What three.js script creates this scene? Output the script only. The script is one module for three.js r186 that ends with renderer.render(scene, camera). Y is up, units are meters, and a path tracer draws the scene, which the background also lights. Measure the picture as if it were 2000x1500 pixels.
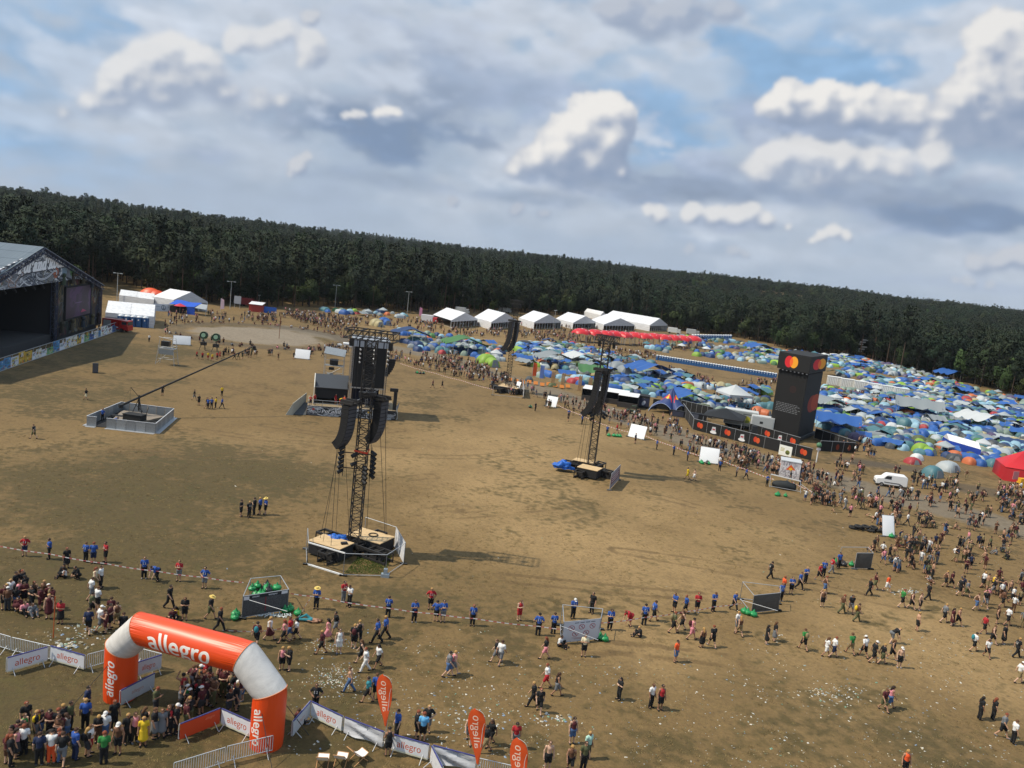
import * as THREE from 'three';
import { mergeGeometries, mergeVertices } from 'three/addons/utils/BufferGeometryUtils.js';
import { MarchingCubes } from 'three/addons/objects/MarchingCubes.js';
import { ImprovedNoise } from 'three/addons/math/ImprovedNoise.js';

const V = (x, y, z) => new THREE.Vector3(x, y, z);
const rad = (d) => (d * Math.PI) / 180;
const { clamp, lerp, smoothstep } = THREE.MathUtils;
function rng(seed) { let s = seed | 0; return () => { s = (s + 0x6d2b79f5) | 0; let t = Math.imul(s ^ (s >>> 15), 1 | s); t = (t + Math.imul(t ^ (t >>> 7), 61 | t)) ^ t; return ((t ^ (t >>> 14)) >>> 0) / 4294967296; }; }
const s2l = (c) => { c /= 255; return c <= 0.04045 ? c / 12.92 : ((c + 0.055) / 1.055) ** 2.4; };

// ---------------------------------------------------------------- camera
const scene = new THREE.Scene();
const EYE = 28, PITCH = rad(8.65), ROLL = rad(6.5);
const camera = new THREE.PerspectiveCamera(50.23, 4 / 3, 0.5, 9000);
camera.position.set(0, EYE, 0);
camera.rotation.set(-PITCH, 0, ROLL, 'YXZ');
camera.updateMatrixWorld();
scene.add(camera);
const renderer = new THREE.WebGLRenderer({ antialias: true });
renderer.setSize(1024, 768);
renderer.toneMapping = THREE.LinearToneMapping;
renderer.toneMappingExposure = 1;
renderer.shadowMap.enabled = true;

// the survey of the photograph: a picture point becomes a place on the ground plane (height h) of the real field
const FOCAL = 1600;
const rayOf = (x, y) => V((x - 1000) / FOCAL, (750 - y) / FOCAL, -1).applyQuaternion(camera.quaternion);
function G(x, y, h = 0) { const d = rayOf(x, y), t = (h - EYE) / d.y; return V(d.x * t, h, d.z * t); }
function toPix(p) { const q = p.clone().sub(camera.position).applyQuaternion(camera.quaternion.clone().invert()); return [1000 - (FOCAL * q.x) / q.z, 750 + (FOCAL * q.y) / q.z]; }

// ---------------------------------------------------------------- light
const SUN = V(-13.6, 18.6, 2.5).normalize();
const sun = new THREE.DirectionalLight(new THREE.Color(1, 0.9, 0.74), 4.3);
sun.position.copy(SUN).multiplyScalar(400).add(V(0, 0, -150));
sun.target.position.set(0, 0, -150);
sun.castShadow = true; sun.shadow.radius = 1.4;
sun.shadow.mapSize.set(4096, 4096);
Object.assign(sun.shadow.camera, { left: -300, right: 300, top: 300, bottom: -300, near: 10, far: 1200 });
scene.add(sun, sun.target);

// ---------------------------------------------------------------- sky (air and clouds)
const noise = new ImprovedNoise();
const n2 = (x, y, z = 0.37) => noise.noise(x, y, z);
function fbm(x, y, o = 4, z = 0.37) { let a = 0.5, s = 0; for (let i = 0; i < o; i++) { s += a * noise.noise(x, y, z + i * 7.3); x = x * 2.03 + 11.7; y = y * 2.03 - 5.2; a *= 0.5; } return s; }
function buildSky() {
  const W = 2048, Hh = 1024, data = new Float32Array(W * Hh * 4);
  // layers of cloud over the forest: kind, picture place, half sizes, tilt, edge softness, strength
  const C = { blue: [148, 183, 219], pale: [172, 198, 226], light: [203, 212, 225], grey: [167, 182, 207], slate: [150, 166, 190], dark: [130, 151, 181], haze: [178, 193, 212], lit: [243, 241, 238], shade: [163, 176, 198], base: [140, 158, 186] };
  const P0 = (x, y) => { const d = rayOf(x, y); return [Math.atan2(d.x, -d.z), Math.asin(d.y / d.length())]; };
  const list = [
    ['pale', 130, 90, 330, 150, -12, 0.8, 0.7], ['blue', 150, 80, 240, 80, -20, 0.9, 0.85], ['blue', 50, 230, 140, 90, 0, 0.9, 0.6], ['blue', 110, 310, 200, 60, 8, 0.9, 0.4], ['light', 420, 40, 330, 45, 10, 0.8, 0.6], ['light', 850, 45, 520, 105, 8, 0.7, 0.9], ['light', 1230, 50, 420, 90, 6, 0.6, 0.85],
    ['blue', 1270, 235, 170, 80, 12, 0.6, 0.9], ['blue', 1650, 135, 260, 75, 6, 0.5, 1], ['blue', 1490, 105, 90, 40, 20, 0.6, 0.7], ['light', 1800, 62, 130, 32, 5, 0.6, 0.9], ['blue', 1240, 320, 60, 40, 0, 0.8, 0.6],
    ['grey', 900, 150, 330, 110, 14, 0.7, 0.7], ['light', 1000, 80, 240, 60, 8, 0.8, 0.5], ['grey', 1030, 185, 130, 45, -12, 0.6, 0.5], ['slate', 700, 230, 270, 75, 10, 0.8, 0.85], ['slate', 850, 190, 220, 65, 24, 0.9, 0.7], ['dark', 770, 262, 230, 48, 9, 0.8, 0.9], ['slate', 290, 215, 80, 12, 8, 0.8, 0.5], ['grey', 400, 305, 70, 22, 6, 0.9, 0.6],
    ['grey', 1720, 262, 330, 62, 8, 0.5, 0.85], ['grey', 1640, 385, 430, 55, 7, 0.7, 0.75], ['light', 1560, 335, 200, 40, 8, 0.5, 0.8], ['light', 330, 150, 260, 80, 8, 0.6, 0.75], ['light', 180, 240, 200, 40, 8, 0.6, 0.6], ['light', 1060, 340, 160, 40, 6, 0.6, 0.7], ['light', 1110, 300, 150, 90, -10, 0.6, 0.85], ['grey', 1180, 345, 130, 40, 0, 0.6, 0.7], ['light', 1930, 180, 150, 150, 0, 0.5, 0.8], ['light', 1440, 425, 200, 34, 6, 0.6, 0.8], ['light', 1950, 520, 140, 46, 4, 0.6, 0.7], ['light', 580, 100, 260, 90, 10, 0.7, 0.75], ['slate', 950, 286, 42, 12, 8, 0.5, 0.7], ['grey', 1640, 250, 190, 45, 6, 0.5, 0.8], ['slate', 1650, 284, 170, 18, 9, 0.6, 0.8], ['grey', 1970, 215, 70, 70, 0, 0.4, 0.7], ['light', 1600, 335, 230, 50, 8, 0.5, 0.8], ['grey', 1420, 335, 140, 50, -6, 0.6, 0.75], ['slate', 1350, 370, 270, 32, 6, 0.6, 0.9], ['slate', 1800, 390, 260, 45, 8, 0.7, 0.8], ['dark', 1930, 424, 150, 30, 5, 0.6, 0.85], ['slate', 1060, 388, 170, 16, 5, 0.8, 0.6], ['slate', 760, 352, 190, 24, 6, 0.8, 0.5], ['grey', 1430, 447, 150, 10, 7, 0.8, 0.6], ['grey', 1900, 560, 150, 14, 6, 0.8, 0.5], ['light', 1440, 505, 170, 26, 5, 0.8, 0.5], ['light', 950, 400, 160, 22, 4, 0.8, 0.4],
  ].map(([k, x, y, rx, ry, t, soft, a]) => { const [az, el] = P0(x, y); return { c: C[k].map(s2l), az, el, rx: rx / FOCAL, ry: ry / FOCAL, t: rad(t) - ROLL, soft, a }; });
  // heaped clouds: the swellings each is built of (picture place and radius), how bright, how solid
  const heaps = [
    [0.95, 0.45, 325, 92, 34, 290, 110, 40, 370, 115, 42, 245, 140, 36, 215, 170, 38, 270, 165, 42, 330, 150, 46, 400, 150, 46, 180, 205, 32, 240, 205, 36, 320, 195, 40, 120, 218, 22, 440, 190, 36],
    [0.9, 0.35, 505, 205, 36, 555, 200, 28, 480, 225, 34, 560, 230, 30, 540, 70, 44, 600, 90, 40, 470, 75, 30],
    [1, 1, 1168, 222, 44, 1200, 212, 28, 1140, 262, 48, 1095, 290, 44, 1050, 312, 38, 1012, 330, 28, 1190, 275, 42, 1150, 318, 50, 1100, 335, 46, 1210, 330, 24],
    [1, 1, 1535, 190, 28, 1505, 206, 24, 1570, 190, 20, 1612, 184, 22, 1650, 192, 16, 1688, 190, 18, 1600, 218, 46, 1660, 226, 50, 1540, 224, 36, 1725, 232, 50, 1795, 238, 56],
    [0.95, 1, 1965, 58, 44, 1925, 82, 34, 1990, 112, 68, 1940, 140, 58, 1900, 172, 42, 1868, 198, 36, 1930, 220, 66, 1990, 200, 58, 1846, 226, 36, 1985, 270, 58, 1900, 272, 56, 1820, 270, 40],
    [0.95, 0.45, 1520, 310, 36, 1580, 300, 42, 1640, 315, 38, 1700, 322, 40, 1760, 330, 40, 1620, 345, 50, 1500, 340, 44, 1830, 320, 40],
    [0.9, 0.6, 1465, 412, 22, 1440, 425, 22, 1400, 426, 20, 1350, 420, 22, 1290, 415, 20, 1500, 434, 22, 1265, 412, 13, 1545, 440, 14], [0.9, 0.7, 1630, 452, 19, 1605, 459, 14, 1657, 461, 14, 1585, 466, 9], [0.95, 1, 752, 215, 17, 735, 222, 13, 768, 223, 12], [0.85, 0.9, 690, 222, 10, 675, 223, 8, 705, 227, 8],
    [0.7, 0.7, 603, 38, 20], [0.7, 0.7, 585, 330, 17, 600, 310, 9, 570, 342, 9], [0.6, 0.6, 1350, 490, 14, 1338, 496, 9], [0.6, 0.6, 1440, 495, 16, 1462, 500, 11], [0.65, 0.7, 1960, 510, 30, 1910, 520, 22, 2010, 505, 34], [0.65, 0.7, 1890, 552, 14, 1925, 556, 11, 1860, 550, 9], [0.55, 0.6, 1010, 415, 17, 1060, 420, 15, 890, 395, 14], [0.55, 0.5, 1200, 25, 40, 1330, 30, 50, 1270, 50, 44, 1420, 20, 40],
  ].map(([lit, solid, ...n]) => { const r = []; for (let i = 0; i < n.length; i += 3) r.push([n[i], n[i + 1], n[i + 2]]); const xs = r.map((q) => q[0]), ys = r.map((q) => q[1]), m = Math.max(...r.map((q) => q[2])) * 1.7; return { lit, solid, r, x0: Math.min(...xs) - m, x1: Math.max(...xs) + m, y0: Math.min(...ys) - m, y1: Math.max(...ys) + m }; });
  const billow = (x, y) => { let s = 0, a = 0.5; for (let i = 0; i < 4; i++) { s += a * (0.36 - Math.abs(noise.noise(x, y, 2.6 + i * 3.1)) * 1.5); x = x * 2.1 + 3.7; y = y * 2.1 - 1.9; a *= 0.52; } return s; };
  const heapAt = (h, x, y) => { let f = 0; const X = x + 16 * noise.noise(x / 70, y / 70, 4.4), Y = y + 12 * noise.noise(x / 70 + 9, y / 70, 7.4); for (const [cx, cy, r] of h.r) { const dx = (X - cx) / (r * 1.15), dy = (Y - cy) / (r * 1.0), d = 1 - Math.sqrt(dx * dx + dy * dy); f += Math.exp(3.6 * d); } f = Math.log(f + 1e-9) / 3.6 + 0.04; return f < -0.9 ? -9 : f + 0.5 * billow(x / 68, y / 62) + 0.6 * fbm(x / 130, y / 80, 4, 9.9); };
  const inv = camera.quaternion.clone().invert(), dir = V(0, 0, 0);
  const mix = (a, b, t) => { for (let i = 0; i < 3; i++) a[i] += (b[i] - a[i]) * t; };
  const L = Object.fromEntries(Object.entries(C).map(([k, c]) => [k, c.map(s2l)]));
  for (let r = 0; r < Hh; r++) {
    const el = ((r + 0.5) / Hh - 0.5) * Math.PI;
    for (let c = 0; c < W; c++) {
      const o = (r * W + c) * 4, round = ((c + 0.5) / W - 0.5) * 2 * Math.PI; // three.js: u = 0.5 is +x
      const dx = Math.cos(round) * Math.cos(el), dz = Math.sin(round) * Math.cos(el), az = Math.atan2(dx, -dz);
      let col;
      if (el < -0.06) col = [0.09, 0.075, 0.05];
      else {
        const e = Math.max(el, 0), u = az * 3.4, v = e * 6.6;
        col = L.haze.slice();
        mix(col, L.pale, smoothstep(e, 0.06, 0.3));
        // a broken deck of cloud everywhere: grey bases, white tops, blue between
        const big = fbm(u * 0.9 + 3.1, v * 0.9, 4), m2 = fbm(u * 2.1 - 7, v * 2.4 + 3, 5, 4.2), fine = fbm(u * 7 + 1, v * 8.5, 4, 8.1);
        mix(col, L.blue, 0.28 * smoothstep(big, 0.06, 0.3) * smoothstep(e, 0.1, 0.35));
        mix(col, L.light, 0.5 * smoothstep(m2 + big * 0.3, -0.1, 0.3));
        mix(col, L.grey, 0.28 * smoothstep(-m2 + big * 0.4, 0.0, 0.4));
        if (e > 0.5) mix(col, L.light, 0.3 * smoothstep(e, 0.5, 1.2));
        if (el < 0.5 && Math.abs(az) < 0.78) {
          const edge = fbm(u * 4.3 + 5, v * 4.3 - 2, 5, 2.2), wx = 0.03 * fbm(u * 2.6, v * 2.6 + 9, 3, 5.5), wy = 0.018 * fbm(u * 2.6 + 17, v * 2.6, 3, 6.6);
          for (const q of list) {
            const x = (az - q.az) * Math.cos(el) + wx, y = -(el - q.el) + wy;
            if (Math.abs(x) > q.rx * 2.2 + q.ry || Math.abs(y) > q.ry * 2.4 + q.rx * 0.6) continue;
            const ct = Math.cos(q.t), st = Math.sin(q.t), a = (x * ct + y * st) / q.rx, b = (-x * st + y * ct) / q.ry, k = 1.12 - Math.sqrt(a * a + b * b) + edge * 1.3 + fine * 0.5, m = smoothstep(k, 0, 0.2 + q.soft * 0.8) * q.a;
            if (m > 0) mix(col, q.c.map((s) => s * (1 + fine * 0.16)), m);
          }
          col = col.map((s) => s * (1 + fine * 0.12 + edge * 0.1));
          dir.set(dx, Math.sin(el), dz).applyQuaternion(inv);
          const px = 1000 - (FOCAL * dir.x) / dir.z, py = 750 + (FOCAL * dir.y) / dir.z;
          for (const h of heaps) {
            if (px < h.x0 || px > h.x1 || py < h.y0 || py > h.y1) continue;
            const d = heapAt(h, px, py); if (d <= 0) continue;
            const e1 = Math.max(0, heapAt(h, px - 10, py - 12)), e2 = Math.max(0, heapAt(h, px - 24, py - 34)), low = (py - h.y0) / (h.y1 - h.y0), k = clamp(0.8 + 0.5 * (d - e1) + 0.3 * (d - e2) - 0.62 * smoothstep(low, 0.3, 0.95) + 0.12 * billow(px / 30, py / 28), 0, 1) * lerp(1, h.lit, 0.8);
            const cc = L.base.map((s, i) => lerp(k < 0.5 ? s : L.shade[i], k < 0.5 ? L.shade[i] : L.lit[i], k < 0.5 ? k * 2 : k * 2 - 1));
            mix(col, cc, smoothstep(d, 0, 0.07 + 0.6 * (1 - h.solid) + 0.9 * smoothstep(low, 0.35, 1)) * (0.62 + 0.38 * h.solid) * (1 - 0.8 * smoothstep(low, 0.6, 1)));
          }
        }
        mix(col, L.haze, 0.55 * (1 - smoothstep(e, 0.0, 0.07)));
      }
      data[o] = col[0] * SKYGAIN; data[o + 1] = col[1] * SKYGAIN; data[o + 2] = col[2] * SKYGAIN; data[o + 3] = 1;
    }
  }
  const t = new THREE.DataTexture(data, W, Hh, THREE.RGBAFormat, THREE.FloatType);
  t.mapping = THREE.EquirectangularReflectionMapping; t.magFilter = THREE.LinearFilter; t.minFilter = THREE.LinearFilter; t.needsUpdate = true;
  return t;
}
const SKYGAIN = 0.95;
const lap = () => 0;
scene.background = buildSky(); lap("sky");
scene.environment = scene.background;

// ---------------------------------------------------------------- builders
const names = {};
function numbered(n) { const k = (names[n] = (names[n] ?? -1) + 1); return k ? n + '_' + String(k).padStart(3, '0') : n; }
function shade(o) { o.castShadow = o.receiveShadow = true; return o; }
function thing(name, label, category, at, turn = 0, group) {
  const o = new THREE.Group(); o.name = numbered(name); scene.add(o);
  if (at) o.position.copy(at); o.rotation.y = turn;
  tag(o, label, category, group); return o;
}
function tag(o, label, category, group, kind) { o.userData = { label, category }; if (group) o.userData.group = group; if (kind) { o.userData.kind = kind; if (kind === 'structure') delete o.userData.category; } return o; }
function part(name, geo, mat, parent = scene) {
  const m = shade(new THREE.Mesh(geo, mat)); m.name = parent === scene ? numbered(name) : name; parent.add(m); return m;
}
const stuffPart = (name, geo, mat, parent) => { const m = part(name, geo, mat, parent); m.userData.kind = 'stuff'; return m; };
function copyOf(o, at, turn, label, group) {
  const c = o.clone(); c.name = numbered(o.name.replace(/_\d\d\d$/, '')); c.position.copy(at); c.rotation.y = turn; scene.add(c);
  c.userData = { ...o.userData }; if (label) c.userData.label = label; if (group) c.userData.group = group; return c;
}
function flat(g) { // a plain soup with position, normal and uv only
  g = g.index ? g.toNonIndexed() : g;
  for (const k of Object.keys(g.attributes)) if (!['position', 'normal', 'uv', 'color'].includes(k)) g.deleteAttribute(k);
  if (!g.attributes.normal) g.computeVertexNormals();
  if (!g.attributes.uv) g.setAttribute('uv', new THREE.BufferAttribute(new Float32Array(g.attributes.position.count * 2), 2));
  return g;
}
const merge = (list) => mergeGeometries(list.map(flat));
const move = (g, x, y, z) => g.translate(x, y, z);
const boxg = (w, h, d, x = 0, y = 0, z = 0, ry = 0) => { const g = new THREE.BoxGeometry(w, h, d); if (ry) g.rotateY(ry); return g.translate(x, y, z); };
function beam(a, b, r, sides = 5, r2 = r) { // round bar from a to b
  const d = b.clone().sub(a), l = d.length(), g = new THREE.CylinderGeometry(r2, r, l, sides, 1);
  g.applyQuaternion(new THREE.Quaternion().setFromUnitVectors(V(0, 1, 0), d.normalize()));
  return g.translate((a.x + b.x) / 2, (a.y + b.y) / 2, (a.z + b.z) / 2);
}
function bar(a, b, w, h) { // rectangular bar from a to b, h upright
  const d = b.clone().sub(a), l = d.length(), g = new THREE.BoxGeometry(l, h, w), m = new THREE.Matrix4(), x = d.normalize();
  let z = x.clone().cross(V(0, 1, 0)); if (z.lengthSq() < 1e-6) z = V(0, 0, 1); z.normalize();
  m.makeBasis(x, z.clone().cross(x).normalize(), z); g.applyMatrix4(m);
  return g.translate((a.x + b.x) / 2, (a.y + b.y) / 2, (a.z + b.z) / 2);
}
function quadSheet(p00, p10, p11, p01, nu = 1, nv = 1, t = 0.02, bulge) { // a thick cloth or board between four corners; bulge(u, v) pushes it along its normal
  const nrm = p10.clone().sub(p00).cross(p01.clone().sub(p00)).normalize(), pos = [], uv = [], idx = [];
  for (const side of [1, -1]) for (let j = 0; j <= nv; j++) for (let i = 0; i <= nu; i++) {
    const u = i / nu, v = j / nv, p = p00.clone().lerp(p10, u).lerp(p01.clone().lerp(p11, u), v).addScaledVector(nrm, (side * t) / 2 + (bulge ? bulge(u, v) : 0));
    pos.push(p.x, p.y, p.z); uv.push(u, v);
  }
  const n = (nu + 1) * (nv + 1), at = (i, j) => j * (nu + 1) + i;
  for (let j = 0; j < nv; j++) for (let i = 0; i < nu; i++) { const a = at(i, j), b = at(i + 1, j), c = at(i + 1, j + 1), d = at(i, j + 1); idx.push(a, b, c, a, c, d, n + a, n + c, n + b, n + a, n + d, n + c); }
  const rim = (a, b) => idx.push(a, n + b, b, a, n + a, n + b);
  for (let i = 0; i < nu; i++) { rim(at(i, 0), at(i + 1, 0)); rim(at(i + 1, nv), at(i, nv)); }
  for (let j = 0; j < nv; j++) { rim(at(0, j + 1), at(0, j)); rim(at(nu, j), at(nu, j + 1)); }
  const g = new THREE.BufferGeometry(); g.setIndex(idx.map((x) => x)); g.setAttribute('position', new THREE.Float32BufferAttribute(pos, 3)); g.setAttribute('uv', new THREE.Float32BufferAttribute(uv, 2));
  const f = g.toNonIndexed(); if (nu * nv > 1) { const s = mergeVertices(g); s.computeVertexNormals(); return flat(s); } f.computeVertexNormals(); return f;
}
function tubePath(pts, r, sides = 5, seg = 24) { return new THREE.TubeGeometry(new THREE.CatmullRomCurve3(pts), seg, r, sides, false); }
function latticeMast(a, b, w, step, r = 0.05, rd = 0.028) { // four chords with zigzag bracing from a to b
  const d = b.clone().sub(a), l = d.length(), y = d.clone().normalize(), x = Math.abs(y.y) > 0.8 ? V(1, 0, 0) : y.clone().cross(V(0, 1, 0)).normalize(), z = x.clone().cross(y).normalize(), x2 = y.clone().cross(z);
  const P = (t, i, j) => a.clone().addScaledVector(y, t * l).addScaledVector(x2, (i * w) / 2).addScaledVector(z, (j * w) / 2), C = [[-1, -1], [1, -1], [1, 1], [-1, 1]], out = [], n = Math.max(1, Math.round(l / step));
  for (const [i, j] of C) out.push(beam(P(0, i, j), P(1, i, j), r, 5));
  for (let f = 0; f < 4; f++) { const A = C[f], B = C[(f + 1) % 4]; for (let k = 0; k < n; k++) { const s = k % 2; out.push(beam(P(k / n, ...(s ? A : B)), P((k + 1) / n, ...(s ? B : A)), rd, 4), beam(P(k / n, ...A), P(k / n, ...B), rd, 4)); } }
  return out;
}
// ---------------------------------------------------------------- materials
const std = (r, g, b, rough = 0.9, metal = 0, extra = {}) => new THREE.MeshStandardMaterial({ color: new THREE.Color().setRGB(r, g, b), roughness: rough, metalness: metal, ...extra });
const hex = (h, rough = 0.9, extra = {}) => new THREE.MeshStandardMaterial({ color: new THREE.Color(h), roughness: rough, ...extra });
function canvasTex(w, h, draw, repeat) {
  const c = document.createElement('canvas'); c.width = w; c.height = h; draw(c.getContext('2d'), w, h);
  const t = new THREE.CanvasTexture(c); t.colorSpace = THREE.SRGBColorSpace; t.magFilter = THREE.LinearFilter; if (repeat) t.wrapS = t.wrapT = THREE.RepeatWrapping; return t;
}
const speckle = (g, w, h, n, seed, colors, size = 2) => { const R = rng(seed); for (let i = 0; i < n; i++) { g.fillStyle = colors[Math.floor(R() * colors.length)]; const s = size * (0.4 + R()); g.fillRect(R() * w, R() * h, s, s); } };
// uneven soiling of cloth and boards: a grey-scale noise used as a multiplying colour map
const soilTex = canvasTex(256, 256, (g, w, h) => { const im = g.createImageData(w, h); for (let y = 0; y < h; y++) for (let x = 0; x < w; x++) { const a = (x / w) * 6.283, b = (y / h) * 6.283, k = 243 + 16 * (noise.noise(Math.cos(a) * 1.5 + 3, Math.sin(a) * 1.5 + Math.cos(b) * 1.5, Math.sin(b) * 1.5 + 9) + 0.5 * noise.noise(Math.cos(a) * 5, Math.sin(a) * 5 + Math.cos(b) * 5, Math.sin(b) * 5 + 4)), o = (y * w + x) * 4; im.data[o] = im.data[o + 1] = im.data[o + 2] = clamp(k, 200, 255); im.data[o + 3] = 255; } g.putImageData(im, 0, 0); }, true);
const M = {
  black: std(0.012, 0.012, 0.013, 0.65), matt: std(0.016, 0.016, 0.017, 0.95), steel: std(0.42, 0.43, 0.45, 0.45, 0.85), darkSteel: std(0.045, 0.042, 0.04, 0.6, 0.5), galv: std(0.5, 0.52, 0.54, 0.5, 0.6),
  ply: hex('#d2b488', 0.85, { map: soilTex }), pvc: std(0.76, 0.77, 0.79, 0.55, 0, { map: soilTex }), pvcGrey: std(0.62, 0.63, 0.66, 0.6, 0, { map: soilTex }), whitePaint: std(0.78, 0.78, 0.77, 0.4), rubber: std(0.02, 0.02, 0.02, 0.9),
  tarpBlue: hex('#1f66c4', 0.5, { map: soilTex }), net: std(0.08, 0.08, 0.09, 0.95), wood: std(0.32, 0.2, 0.1, 0.9), greenBag: std(0.02, 0.27, 0.08, 0.4), blackBag: std(0.02, 0.02, 0.022, 0.35), glass: std(0.03, 0.035, 0.04, 0.08),
};
// ================================================================ the setting: ground, forest
const FIELD_EDGE = [[-400, 560], [0, 590], [150, 575], [240, 560], [330, 588], [420, 596], [560, 603], [650, 602], [800, 612], [960, 612], [1150, 618], [1300, 643], [1420, 657], [1490, 670], [1560, 690], [1690, 702], [1760, 722], [1850, 742], [1930, 762], [2000, 782], [2400, 860]]
  .map(([x, y]) => { const g = G(x, y); return [Math.atan2(g.x, -g.z), Math.hypot(g.x, g.z)]; });
function edgeAt(az) { const E = FIELD_EDGE; if (az <= E[0][0]) return E[0][1]; for (let i = 1; i < E.length; i++) if (az < E[i][0]) return lerp(E[i - 1][1], E[i][1], (az - E[i - 1][0]) / (E[i][0] - E[i - 1][0])); return E[E.length - 1][1]; }
function land(x, z) { // height of the ground
  const r = Math.hypot(x, z), az = Math.atan2(x, -z);
  if (z > -150) return 0;
  let h = 19 * smoothstep(r, 620, 1500) * (0.8 + 0.5 * n2(x / 700, z / 700)) + 14 * smoothstep(r, 1500, 3200);
  h += 3 * smoothstep(r, 250, 420) * smoothstep(-az, 0.33, 0.62) + 1.5 * smoothstep(r, 300, 420) * smoothstep(-az, 0.05, 0.35);
  return h;
}
const pit = { c: G(515, 655), rx: 26, rz: 34 };
{ // the pit's long axes from its outline in the photograph
  const a = G(375, 625), b = G(660, 668); pit.rx = Math.hypot(b.x - a.x, b.z - a.z) / 2.15;
}
const blobs = (list) => list.map(([x, y, r, s]) => { const g = G(x, y); return [g.x, g.z, r, s]; });
const GRASS_SHADE = blobs([[700, 1480, 9, 0.55], [1000, 1500, 8, 0.5], [1300, 1480, 8, 0.45], [1850, 1470, 9, 0.5], [1500, 1350, 7, 0.35], [1180, 1380, 7, 0.35], [850, 1300, 8, 0.45], [470, 1300, 8, 0.6], [760, 1180, 8, 0.5], [420, 930, 17, 0.8], [200, 960, 16, 0.75], [100, 1150, 13, 0.8], [560, 960, 10, 0.6], [330, 1050, 12, 0.7], [60, 1330, 9, 0.9], [250, 1420, 9, 0.9], [640, 1420, 7, 0.8], [900, 1180, 9, 0.45], [1060, 1260, 8, 0.35], [1700, 1400, 9, 0.45], [1500, 1440, 7, 0.4], [480, 640, 40, 0.35], [260, 690, 24, 0.6], [150, 760, 22, 0.55], [700, 1115, 4, 0.5], [700, 940, 10, 0.3], [1130, 1000, 7, 0.35], [300, 1250, 8, 0.7], [430, 1120, 10, 0.65], [1000, 1420, 8, 0.4]]);  // dark grass patches; at left and bottom they also paint in shade
const PALE = blobs([[1000, 960, 13, 0.7], [1300, 1000, 10, 0.6], [1100, 840, 14, 0.5], [1650, 1300, 8, 0.4], [1000, 880, 16, 0.7], [760, 900, 9, 0.6], [1150, 1050, 13, 0.75], [1300, 1100, 11, 0.6], [900, 1000, 8, 0.5], [1450, 1050, 10, 0.5], [1800, 1250, 11, 0.65], [1930, 1300, 8, 0.6], [330, 640, 12, 0.6], [1250, 1250, 7, 0.5], [1060, 700, 40, 0.4], [900, 650, 40, 0.35], [520, 880, 10, 0.4]]);  // bare sand patches; the central ones also paint in a sunlit swath
const MUD = blobs([[1700, 905, 7, 0.9], [1780, 915, 6, 0.8], [1930, 960, 7, 0.7], [1480, 1190, 0, 0]]);
const PATHS = [[[1010, 745], [1180, 800], [1350, 860], [1500, 905], [1650, 945], [1830, 990], [2050, 1050]], [[560, 640], [680, 665], [830, 690], [1000, 742]]].map((l) => l.map(([x, y]) => G(x, y)));
const TRACKS = [[[0, 745], [200, 735], [420, 715], [600, 700]], [[360, 735], [520, 760], [560, 770]], [[350, 835], [560, 862], [800, 880]], [[600, 905], [760, 935], [840, 930]], [[800, 890], [930, 892], [1080, 870]], [[860, 1010], [980, 1000], [1120, 985]], [[560, 1000], [700, 1010], [900, 990]], [[1000, 1130], [1200, 1150], [1420, 1170]], [[640, 1250], [900, 1270], [1200, 1265], [1420, 1290]], [[1250, 960], [1400, 1000], [1560, 1050]], [[230, 880], [420, 890], [620, 875]], [[1240, 1080], [1400, 1110], [1560, 1140], [1750, 1180]], [[1210, 1075], [1380, 1100], [1560, 1128]], [[520, 830], [650, 850], [780, 840]]].map((l) => new THREE.CatmullRomCurve3(l.map(([x, y]) => G(x, y))).getPoints(14));
function segDist(px, pz, l) { let best = 1e9; for (let i = 1; i < l.length; i++) { const a = l[i - 1], b = l[i], dx = b.x - a.x, dz = b.z - a.z, t = clamp(((px - a.x) * dx + (pz - a.z) * dz) / (dx * dx + dz * dz), 0, 1), ex = px - a.x - t * dx, ez = pz - a.z - t * dz, q = ex * ex + ez * ez; if (q < best) best = q; } return Math.sqrt(best); }
const soil = [0.182, 0.116, 0.043], pale = [0.345, 0.228, 0.1], brown = [0.112, 0.068, 0.024], grass = [0.074, 0.053, 0.016], green = [0.055, 0.048, 0.012], mud = [0.075, 0.058, 0.038], dust = [0.235, 0.195, 0.145], roadc = [0.17, 0.145, 0.11];
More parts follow.
